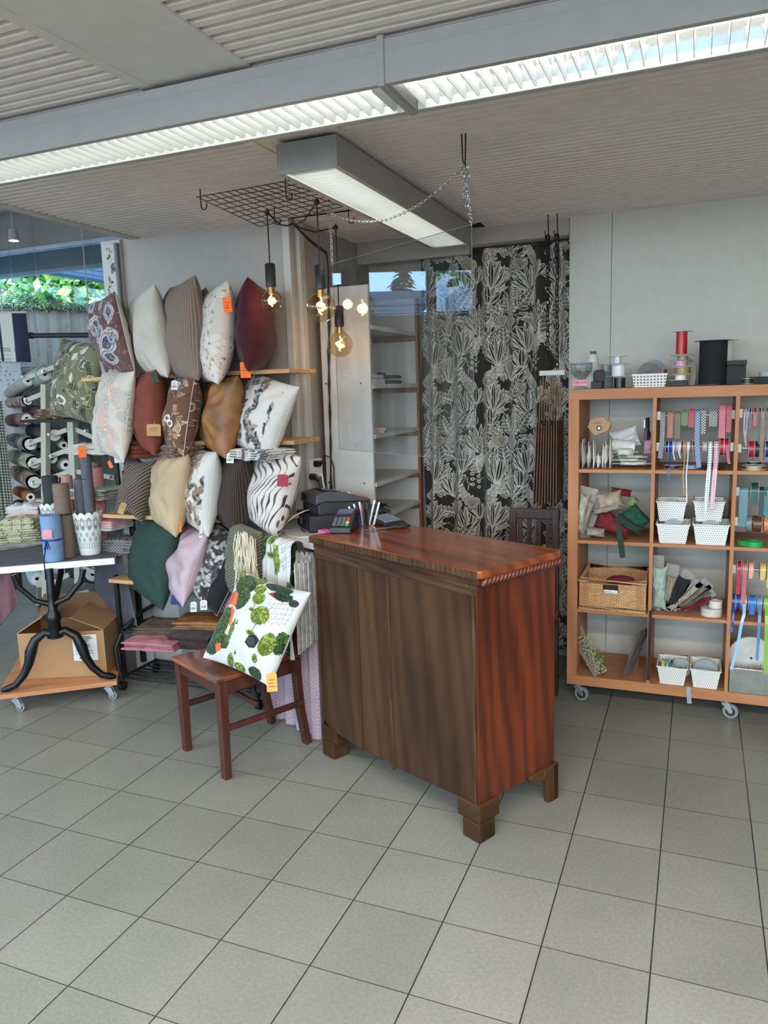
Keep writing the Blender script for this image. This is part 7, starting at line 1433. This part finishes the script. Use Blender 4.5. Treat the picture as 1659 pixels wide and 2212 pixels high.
m = MB(); b0 = at(70, 905, y=1.38); b1_ = at(235, 905, y=1.38); b2_ = at(200, 905, y=1.38); m.box((b0.x, 1.28, b0.z-.02), (b1_.x, 1.46, b0.z-.002)); m.build('black_shelf', M_black, None, label='flat black shelf board carrying the green jungle pillow', cat='shelf')
MB().tube([at(218, 800, y=1.2), at(245, 950, y=1.2), at(262, 1100, y=1.2)], .014, 6).build('black_post', M_black, None, label='slanted black post between fabric stand and pillow rack', cat='post')
c_ = at(240, 1110, y=1.15)
# ================================================================== SHELF TOP AND SOFT GOODS IN THE CUBES
zS = SZ0+1.488+.001; yT = 1.56
def T_(px, py=825, y=yT): return at(px, py, y=y)
M_gl = clear('pressed_glass', (232, 238, 238), 1.5, haze=.05, hazec=(230, 236, 240))
q = T_(1256); q = Vector((q.x, 1.545, zS)); t = thing('glass_bowl', 'footed pressed glass bowl with gold beads at the corner of the cube shelf', 'bowl', tuple(q)); n = 64
prof = [(.036, 0), (.034, .006), (.016, .016), (.010, .03), (.012, .044), (.030, .056), (.046, .076), (.053, .10), (.054, .122)]
A = np.zeros((len(prof)*2-1, n, 3)); pr = prof+[(r_-.004, z_+.002) for r_, z_ in prof[::-1][:-4]]; A = np.zeros((len(pr), n, 3))
for i, (r_, z_) in enumerate(pr):
    for j in range(n): a = 2*PI*j/n; rr = r_*(1+(.03*math.sin(a*16) if z_ > .05 else 0)); A[i, j] = (q.x+rr*math.cos(a), q.y+rr*math.sin(a), q.z+z_+(.003*math.sin(a*16) if z_ > .115 else 0))
gridmesh('bowl', A, M_gl, t, closed_u=True)
r2 = random.Random(2)
for k in range(16): a, rr = r2.uniform(0, 6.28), r2.uniform(0, .03); MB().ball((q.x+rr*math.cos(a), q.y+rr*math.sin(a), q.z+.07+r2.uniform(0, .022)), .008, 10, 6, (1, 1, .6)).build('gold_button', plain('gold_metal' if k % 3 else 'silver_metal', (212, 158, 60) if k % 3 else (210, 206, 200), .25, metal=.9), None, True, label='tiny %s button lying in the footed glass bowl' % ('gold' if k % 3 else 'silver'), cat='button', group='%s buttons in the glass bowl' % ('gold' if k % 3 else 'silver'))
pl_ = MB(Matrix.Translation((q.x+.0, q.y-.041, q.z+.030)) @ Matrix.Rotation(R(2), 4, 'Y')).box((-.035, -.0006, -.014), (.035, .0006, .014)).build('price_note', M_card['pink'], t)
textobj('price_writing', '7,50 €/M', .017, Vector((q.x, q.y-.0428, q.z+.030)), Matrix.Rotation(PI/2, 4, 'X').to_3x3(), plain('red_ink', (150, 30, 40), .6), t)
q = T_(1275); q = Vector((q.x, 1.66, zS)); t = thing('thread_cone', 'large white thread cone with green tip behind the glass bowl', 'thread cone', tuple(q)); MB(Matrix.Translation(q)).lathe([(.036, 0), (.034, .004), (.024, .155), (.021, .165), (.017, .168)], 28).build('thread', ribbed('white_thread', (216, 218, 214), (196, 200, 196), 60, 'Z', .8, .3, .5), t, True); MB(Matrix.Translation(q)).lathe([(.015, .166), (.014, .182), (.011, .182), (.011, .166)], 20).build('cone_tip', plain('green_tip', (44, 96, 70), .5), t)
q = T_(1289); q = Vector((q.x, 1.55, zS)); t = thing('open_box', 'small dark box with raised brown lid beside the glass bowl', 'box', tuple(q)); MB(Matrix.Translation(q)).box((-.022, -.03, 0), (.030, .05, .034)).build('body', plain('navy_box', (24, 28, 38), .6), t, bevel=.002); MB(Matrix.Translation(q)).prism([(-.022, .034), (.030, .034), (.030, .088), (-.012, .088), (-.022, .075)], .045, .052, axis='Y').build('lid', plain('brown_lid', (52, 34, 32), .6, var=.3), t, bevel=.003)
wf = plain('white_flange', (214, 214, 210), .4); q = T_(1326)
qx = T_(1318, 780, 1.68).x; reel('grey reel with white flange behind the dark box', (qx-.02, 1.70, zS+.10), .04, .026, .035, (150, 156, 156), 'Z', wf); MB().cyl((qx-.02, 1.70, zS), (qx-.02, 1.70, zS+.08), .034, 20).build('grey_drum', plain('grey_drum_card', (126, 130, 130), .7), None, label='grey cardboard drum under the grey reel', cat='drum')
bx_ = T_(1336).x
reel('black trimming roll carrying the stacked white reels', (bx_+.006, 1.56, zS+.024), 0, .026, .046, (22, 22, 26), 'Z'); reel('broad white reel at the bottom of the white stack', (bx_, 1.56, zS+.082), .060, .032, .052, (206, 206, 210), 'Z', wf); reel('slim white reel on top of the white stack', (bx_-.006, 1.56, zS+.132), .052, .016, .034, (208, 208, 214), 'Z', wf)
q = T_(1402); xa, xb = T_(1367).x, T_(1441).x; M_grid = dots('white_grid_holes', (222, 222, 216), (110, 84, 78), .015, .014, .27, False, thr='square'); basket('low white basket with square holes and red lace reels on the shelf top', xa, xb, 1.53, 1.66, zS, .058, .006, group=None, mat=M_grid)
reel('wide clear reel of dusty red lace standing in the square holed basket', ((xa+xb)/2-.004, 1.57, zS+.058), .056, .050, .03, (150, 84, 80), 'Y', clear('clear_reel', (220, 226, 226), 1.4, gloss=.25, rough=.15)); reel('larger clear reel behind the dusty red lace reel', ((xa+xb)/2+.012, 1.62, zS+.066), .062, .02, .02, (180, 180, 180), 'Y', clear('clear_reel', (220, 226, 226), 1.4, gloss=.25, rough=.15)); reel('small wine red ribbon reel in the corner of the square holed basket', (xb-.022, 1.57, zS+.066), .022, .018, .024, (120, 30, 36), 'Z', clear('clear_reel', (220, 226, 226), 1.4, gloss=.25, rough=.15))
cx_ = T_(1470).x; z_ = zS+.001
MB().box((cx_-.045, 1.53, z_), (cx_+.03, 1.60, z_+.024)).build('dark_box', plain('charcoal_box', (40, 40, 42), .6), None, bevel=.002, label='flat charcoal box under the coloured reel tower', cat='box'); z_ += .025
for i, (rf, rc, w_, c, lb) in enumerate([(.052, .025, .024, (226, 220, 206), 'cream reel at the bottom of the coloured reel tower'), (.046, .034, .030, (150, 120, 72), 'broad bronze reel second from the bottom of the tower'), (.046, .030, .022, (196, 134, 170), 'pink reel in the middle of the tower'), (.052, .024, .022, (150, 126, 82), 'olive gold reel below the red one'), (.048, .0245, .105, (176, 24, 34), 'tall red satin reel on top of the coloured tower')]): reel(lb, (cx_+(.006*(i % 2)), 1.565, z_+w_/2+.002), rf, rc, w_-.002, c, 'Z', plain('clear_white_flange', (200, 200, 200), .3), group=None); z_ += w_+.0045
MB().tube([(cx_+.03, 1.56, zS+.125), (cx_+.052, 1.555, zS+.105), (cx_+.056, 1.55, zS+.05), (cx_+.05, 1.55, zS+.004)], .004, flat=(.02, .001), up=(0, 1, 0)).build('ribbon_end', plain('bronze_ribbon', (104, 92, 66), .5), None, label='loose bronze ribbon end hanging down the tower side', cat='ribbon')
q = T_(1541, 760, 1.60); bl = plain('blue_flange', (26, 44, 116), .35); reel('big black elastic reel with blue flanges on the shelf top', (q.x-.0, 1.60, zS+.103), .082, .060, .196, (24, 24, 26), 'Z', bl, mat=plain('black_elastic', (24, 24, 26), .9, bump=.6, bs=40)); 
q = T_(1568, 760, 1.70); MB().box((q.x-.02, 1.68, zS), (q.x+.06, 1.76, zS+.10)).build('dark_carton', plain('charcoal_box', (40, 40, 42), .6), None, label='charcoal carton hidden behind the big black reel', cat='box'); reel('white cord reel standing high behind the big black reel', (q.x+.006, 1.72, zS+.155), .055, .028, .10, (206, 202, 190), 'Z', plain('clear_white_flange', (200, 200, 200), .3))
xa, xb = T_(1569, 800, 1.6).x, T_(1612, 800, 1.6).x; t = thing('lidded_box', 'black lidded box beside the big black reel', 'box', ((xa+xb)/2, 1.60, zS)); MB().box((xa, 1.56, zS), (xb-.003, 1.64, zS+.086)).build('body', plain('black_card', (24, 28, 26), .7), t, bevel=.002); MB().box((xa, 1.557, zS+.087), (xb, 1.643, zS+.108)).build('lid', plain('black_card_lid', (20, 24, 22), .6), t, bevel=.002)
xa = T_(1622, 810).x; MB().box((xa, 1.55, zS), (xa+.14, 1.66, zS+.032)).build('flat_black_box', plain('black_card', (24, 28, 26), .7), None, bevel=.002, label='flat black box at the frame side of the shelf top', cat='box'); reel('dark brown reel lying before the flat black box', (xa-.012, 1.56, zS+.014), .028, .024, .022, (48, 34, 30), 'Z', plain('clear_white_flange', (200, 200, 200), .3)); MB().cyl((xa+.08, 1.6, zS+.033), (xa+.08, 1.6, zS+.052), .045, 24).build('grey_tin', plain('grey_lid_tin', (160, 166, 172), .4), None, label='grey round tin on the flat black box', cat='tin')
# top left cube: packets
z0 = CZ[3]+.001; yf = 1.53; M_bag = plain('white_yarn', (206, 202, 196), .85, var=.06, vs=30, bump=.8, bs=50); M_bagg = plain('grey_yarn', (150, 150, 148), .85, var=.06, bump=.8, bs=50); M_film = clear('bag_film', (236, 236, 238), 1.4, haze=.25)
s_ = 200/1659
for i, (u0, u1, v0, v1, mt, lb) in enumerate([(240, 395, 690, 1215, M_bagg, 'grey yarn packet, first from the shelf side'), (370, 470, 720, 1200, M_bag, 'lilac white yarn packet, second in the row'), (475, 555, 700, 1210, M_bag, 'slim white yarn packet, third in the row'), (525, 660, 930, 1210, M_bag, 'low rounded white packet, fourth in the row'), (640, 735, 760, 1215, M_bag, 'cream yarn packet, fifth in the row'), (665, 785, 690, 1200, M_bag, 'white packet with round top, sixth in the row'), (775, 850, 690, 1215, M_bag, 'narrow cream packet, seventh in the row')]):
    a, b = at(1220+u0*s_, 860+v1*s_, y=yf), at(1220+u1*s_, 860+v0*s_, y=yf); w_, h_ = b.x-a.x, b.z-a.z; c_ = Vector(((a.x+b.x)/2, yf+.05+.012*(i % 2), z0+h_/2)); t = thing('yarn_packet', lb+' of the top left cube', 'packet', (c_.x, c_.y, z0), group='upright yarn packets in the top left cube')
    puff('wound_yarn', Matrix.Translation(c_+Vector((0, 0, -.004))) @ Matrix.Rotation(R((-6, 4, -2, 0, 5, 2, 0)[i]), 4, 'Y') @ Matrix.Rotation(PI/2, 4, 'Z'), .11, h_*.82, w_*.85, mt, t, n=26, pin=.15, wr=.004, seed=i)
    MB(Matrix.Translation((c_.x, c_.y, z0))).box((-.0008, -.055, 0), (.0008, .05, h_*.98)).build('header_card', M_bracket, t)
for i, (u0, u1, v0, v1, lb) in enumerate([(960, 1470, 1140, 1225, 'thick cream packet at the bottom of the lying stack'), (930, 1330, 1085, 1150, 'white packet second in the lying stack'), (1070, 1400, 1030, 1090, 'thin cream packet third in the lying stack'), (900, 1240, 890, 1060, 'plump white packet on top of the lying stack')]):
    a, b = at(1220+u0*s_, 860+v1*s_, y=yf), at(1220+u1*s_, 860+v0*s_, y=yf); w_, h_ = b.x-a.x, b.z-a.z; t = thing('yarn_packet', lb+' in the top left cube', 'packet', ((a.x+b.x)/2, yf+.05, a.z), group='lying yarn packets in the top left cube')
    puff('wound_yarn', Matrix.Translation(((a.x+b.x)/2, yf+.06, (a.z+b.z)/2)), w_, h_*.95, .11, M_bag, t, n=26, pin=.12, wr=.004, seed=i+20); MB().box((a.x-.03, yf+.01, (a.z+b.z)/2-.0007), (b.x+.02, yf+.12, (a.z+b.z)/2+.0007)).build('header_card', M_bracket, t)
q = at(1334, 955, y=1.60); t = thing('fleece_roll', 'white fleece roll in a clear bag leaning in the top left cube', 'roll', tuple(q)); a, b = at(1322, 961, y=1.60), at(1372, 966, y=1.60); MB().cyl(a, b, .029, 24).build('fleece', M_bag, t, True); puff('bag', Matrix.Translation(a.lerp(b, .55)+Vector((0, .02, .035))) @ Matrix.Rotation(R(-16), 4, 'Y'), .13, .10, .02, M_film, t, n=16)
q = at(1294, 925, y=1.55); hexp = []; M_kraft = plain('kraft_board', (176, 140, 102), .85, var=.03)
for (u, v) in ((410, 520), (455, 400), (600, 350), (700, 350), (822, 462), (760, 590), (535, 670)): z = at(1220+u*s_, 860+v*s_, y=1.55); hexp.append((z.x-q.x, z.z-q.z))
t = thing('card_reel', 'kraft card reel with hand written note and dark core standing on the yarn packets', 'reel', tuple(q)); MB(Matrix.Translation(q)).prism(hexp[::-1], 0, .003, axis='Y').build('front_card', M_kraft, t); MB(Matrix.Translation(q)).prism([(x*.96+.006, z*.94-.004) for x, z in hexp[::-1]], .05, .053, axis='Y').build('back_card', M_kraft, t)
MB(Matrix.Translation(q)).cyl((0, -.001, 0), (0, .056, 0), .013, 20).build('core', M_hub, t, True); MB(Matrix.Translation(q)).cyl((0, .004, 0), (0, .05, 0), .03, 20).build('dark_trim', M_hub, t); MB(Matrix.Translation(q)).cyl((0, -.002, 0), (0, -.001, 0), .006, 12).build('core_hole', M_gal, t)
textobj('hand_writing', '-105-1', .016, q+Vector((-.006, -.0012, .026)), (Matrix.Rotation(PI/2, 4, 'X') @ Matrix.Rotation(PI, 4, 'Z')).to_3x3(), M_ink, t)
q = at(1397, 940, y=1.56); t = thing('hanging_packet', 'dark plastic packet with white clip hanging at the divider of the top left cube', 'packet', tuple(q)); sheetM = plain('dark_film_cloth', (70, 58, 62), .5); puff('packet', Matrix.Translation(q+Vector((0, .02, 0))) @ Matrix.Rotation(R(80), 4, 'Z'), .06, .17, .02, sheetM, t, n=20, pin=.04); MB().box((q.x-.014, 1.535, q.z+.035), (q.x-.006, 1.545, q.z+.075)).build('clip', M_bracket, t, bevel=.002); puff('pink_yarn', Matrix.Translation(q+Vector((.008, .0, -.055))), .04, .07, .03, plain('dull_pink_yarn', (176, 130, 144), .9, bump=.6), t, n=18)
# second row, first cube: lace and felt heap
z0 = CZ[2]+.001; s_ = 459/1659
def blob(label, pts, y, th_, col, mat=None, cat='yarn bundle', name='yarn_bundle', lean=0, wr=.008, w=.11, group='lace and yarn bundles in the second row', pin=.12):
    """pts = (u0, v0, u1, v1) long axis ends in the survey of this row; th_ thickness"""
    a, b = at(1200+pts[0]*s_, 1000+pts[1]*s_, y=y), at(1200+pts[2]*s_, 1000+pts[3]*s_, y=y); d = b-a; L = d.length; c = (a+b)/2; ang = math.atan2(d.z, d.x); t = thing(name, label, cat, (c.x, c.y, c.z-th_/2), group=group); m = mat or plain('yarn_%d_%d_%d' % col, col, .9, var=.12, vs=40, bump=.9, bs=60)
    puff('bundle', Matrix.Translation(c) @ Matrix.Rotation(-ang, 4, 'Y') @ Matrix.Rotation(R(lean), 4, 'X'), L, th_, w, m, t, n=34, pin=pin, wr=wr, seed=int(pts[0])); return t
cards = lambda t, pts, y, w=.09: MB().tube([at(1200+pts[0]*s_, 1000+pts[1]*s_, y=y), at(1200+pts[2]*s_, 1000+pts[3]*s_, y=y)], .01, flat=(w, .001), up=(0, 1, 0)).build('header_card', plain('grey_card', (150, 142, 132), .8), t)
t = blob('cream lace packet standing against the shelf side', (185, 570, 235, 230), 1.54, .05, (168, 158, 144)); cards(t, (165, 570, 262, 190), 1.56); t = blob('second cream lace packet leaning beside the first', (215, 560, 290, 290), 1.55, .03, (150, 140, 126)); cards(t, (195, 585, 300, 260), 1.57)
blob('big cream braid bundle on top of the heap', (320, 310, 530, 270), 1.56, .085, (158, 142, 124)); blob('beige cord bundle below the cream braid', (290, 385, 520, 330), 1.545, .03, (148, 136, 120)); t = blob('white and beige lace bundle on the board', (235, 530, 390, 545), 1.54, .045, (156, 146, 134))
blob('crimson yarn bundle in the middle of the heap', (320, 430, 590, 540), 1.55, .08, (112, 26, 34)); blob('crimson yarn roll at the top of the heap', (430, 215, 595, 240), 1.60, .035, (118, 22, 34)); blob('dark green felt packet at the divider side', (560, 350, 700, 500), 1.57, .09, (24, 74, 56)); blob('bottle green felt strip packet under the dark green one', (470, 420, 690, 545), 1.55, .05, (34, 52, 40)); blob('light green bundle on a card', (565, 330, 640, 275), 1.55, .04, (128, 146, 96)); blob('crimson bundle half hidden under the braid', (390, 400, 470, 470), 1.56, .05, (128, 28, 40))
a, b, c_ = at(1200+485*s_, 1000+430*s_, y=1.53), at(1200+505*s_, 1000+590*s_, y=1.478), at(1200+525*s_, 1000+740*s_, y=1.474); MB().tube([a, a.lerp(b, .6)+Vector((0, -.02, 0)), b, b.lerp(c_, .5), c_], .01, flat=(.026, .003), up=(0, 1, 0)).build('felt_strip', plain('moss_felt', (42, 60, 46), .95, bump=.6), None, label='dark green felt strip hanging over the shelf board', cat='ribbon')
# third row, second cube: fan of lace packets and tape rolls
z0 = CZ[1]+.001; GF = 'lace packets fanned out in the third row'
def fanp(label, pts, th_, col, y=1.55, card=None):
    t = blob(label, pts, y, th_, col, group=GF, cat='lace packet', name='lace_packet', w=.06)
    if card: MB().tube([at(1200+card[0]*s_, 1000+card[1]*s_, y=y+.02), at(1200+card[2]*s_, 1000+card[3]*s_, y=y+.02)], .01, flat=(.06, .001), up=(0, 1, 0)).build('header_card', plain('silver_card', (136, 134, 132), .5), t)
fanp('mint green lace packet standing beside the divider', (800, 1150, 810, 800), .075, (150, 172, 156), card=(770, 1160, 800, 720)); fanp('narrow green lace packet at the very side', (760, 1160, 770, 880), .03, (108, 120, 104)); fanp('beige lace packet, second of the fan', (860, 1090, 915, 880), .045, (140, 128, 112), card=(850, 1130, 920, 790)); fanp('black lace packet in the middle of the fan', (900, 1120, 1010, 890), .06, (28, 28, 36), card=(870, 1140, 1050, 850))
fanp('cream lace packet leaning over', (880, 1150, 1110, 960), .028, (164, 156, 140), card=(870, 1150, 1130, 930)); fanp('grey lace packet above the wine red one', (960, 1130, 1180, 960), .025, (120, 112, 108), card=(950, 1130, 1200, 930)); fanp('dark lace packet right above the wine red one', (980, 1130, 1210, 1000), .022, (90, 82, 80), card=(980, 1120, 1230, 990)); fanp('wine red lace packet lying lowest in the fan', (960, 1140, 1230, 1060), .03, (108, 24, 36))
q = at(1200+1215*s_, 1000+1180*s_, y=1.54); reel('large white tape roll lying in the third row', (q.x, 1.55, z0+.020), 0, .048, .038, (200, 190, 182), 'Z'); q = at(1200+1248*s_, 1000+1110*s_, y=1.54); reel('small white tape roll on top of the large one', (q.x, 1.55, z0+.058), 0, .030, .034, (206, 200, 194), 'Z')
# bottom left cube
z0 = CZ[0]+.001; s_ = 459/1659
def B_(u, v, y=1.53): return at(1200+u*s_, 1180+v*s_, y=y)
t = thing('bead_branch_packet', 'sheaf of pale green beads on grey card leaning in the bottom left cube', 'bead packet', tuple(B_(280, 1000))); ca, cb_, cc_, cd = B_(135, 740, 1.60), B_(205, 615, 1.62), B_(345, 960, 1.50), B_(310, 1040, 1.495); MB().add([tuple(ca), tuple(cb_), tuple(cc_), tuple(cd)], [(0, 1, 2, 3)]).build('card', plain('beige_card', (140, 126, 114), .8), t, solid=.001)
r2 = random.Random(5); m = MB()
for k in range(230): u_ = r2.random(); v_ = r2.gauss(0, .28); q = B_(215+u_*150+v_*95, 700+u_*290-v_*25, 1.56-.05*u_+r2.uniform(-.02, .01)); m.ball(q, .0045, 6, 4)
o = m.build('pearl_beads', plain('pale_green_pearl', (170, 172, 134), .25), t, True); o['kind'] = 'stuff'; m = MB()
for k in range(26): a = B_(330+r2.uniform(-30, 20), 850+r2.uniform(-60, 60), 1.52); m.tube([a, a+Vector((.012, 0, -.03)), a+Vector((.02+r2.uniform(-.01, .01), 0, -.06))], .0016, 4)
m.build('stems', plain('stem_green', (96, 112, 60), .7), t)
t = thing('film_packet', 'clear plastic packets leaning against the divider in the bottom left cube', 'packet', tuple(B_(610, 1000)))
for k in range(4): M = Matrix.Translation(B_(628-8*k+k*3, 830, 1.54+.03*k)) @ Matrix.Rotation(R(18-5*k), 4, 'Y') @ Matrix.Rotation(R(70), 4, 'Z'); puff('film_bag', M, .13, .27-.02*k, .014, M_film if k else clear('dull_film', (190, 180, 180), 1.4, haze=.4, hazec=(150, 140, 136)), t, n=22, pin=.03, wr=.004, seed=k)
MB().tube([B_(742, 480, 1.49), B_(738, 640, 1.478), B_(730, 850, 1.474), B_(722, 1045, 1.474)], .01, flat=(.014, .003), up=(0, 1, 0)).build('black_strap', plain('black_strap_cloth', (30, 28, 28), .8), None, label='black strap hanging down in front of the divider at the bottom row', cat='strap')
# ================================================================== BAGS AND CHAINS beside the shelf
t = thing('hanging_display', 'white bar hung on two black chains holding a bundle of brown paper bags', 'display', (-.05, 1.75, 2.4))
ha, hb = at(1187, 470, z=ZC), at(1206, 481, z=ZC); ya = 1.78
M_bchain = plain('black_chain', (28, 26, 26), .5, metal=.3)
for px, py, pz in ((1186, 470, 806), (1207, 481, 804)):
    tp = at(px, py, z=ZC); bt = at(px-3, pz, y=ya); tp = Vector((bt.x+(tp.x-bt.x)*.15, ya, ZC)); MB().tube([(tp.x, ya, ZC+.005), (tp.x+.004, ya, ZC-.09), (tp.x-.012, ya, ZC-.11), (tp.x-.014, ya, ZC-.08)], .003, 6).build('hook', M_black, t, True); chain([(tp.x, ya, ZC-.10), (bt.x, ya, bt.z)], t, mat=M_bchain, link=.034, wire=.0028, w=.009); chain([(tp.x+.004, ya-.01, ZC-.10), (tp.x+.01, ya-.012, ZC-.28)], t, mat=M_bchain, link=.034, wire=.0028, w=.009); chain([(tp.x-.006, ya+.01, ZC-.10), (tp.x-.008, ya+.012, ZC-.24)], t, mat=M_bchain, link=.034, wire=.0028, w=.009)
a, b = at(1167, 812, y=ya), at(1222, 802, y=ya); MB().box((a.x, ya-.03, a.z-.0), (b.x, ya+.03, a.z+.026)).build('bar', M_white, t, bevel=.002)
M_kr = plain('brown_paper', (108, 80, 60), .85, var=.08, bump=.2)
zt_, zb_ = at(1185, 912, y=ya).z, at(1185, 1085, y=ya).z
for k in range(9):
    x = at(1166+5.2*k, 1000, y=ya).x+.004; dr_ = .014*math.sin(k*1.7); t2 = thing('paper_bag', 'brown paper carrier bag under the white bar, %s' % ('outermost on the curtain side' if k == 0 else 'outermost on the cube shelf side' if k == 8 else ords[k]+' counted from the curtain side'), 'paper bag', (x, ya, zt_), group='brown paper carrier bags under the white bar')
    MB(Matrix.Translation((x, ya, zt_+dr_)) @ Matrix.Rotation(R(2.5-.3*k), 4, 'Y')).box((-.0025, -.11, zb_-zt_), (.0025, .11, 0)).build('bag', M_kr, t2, bevel=.001); MB(Matrix.Translation((x, ya, zt_+dr_))).tube([(0, -.04, 0), (0, -.03, .07), (0, 0, a.z-zt_-.012 if k % 2 else a.z-zt_-.02), (0, .03, .07), (0, .04, 0)], .0022, 5).build('bag_handle', plain('bag_handle_paper', (134, 104, 78), .85), t2)
MB().box((-.04, 1.86, .0), (.022, 1.895, 2.36)).build('grey_post', plain('grey_board', (110, 106, 106), .7), None, label='narrow grey upright board between curtain and panel wall', cat='board') if False else None
bpy.context.view_layer.update()
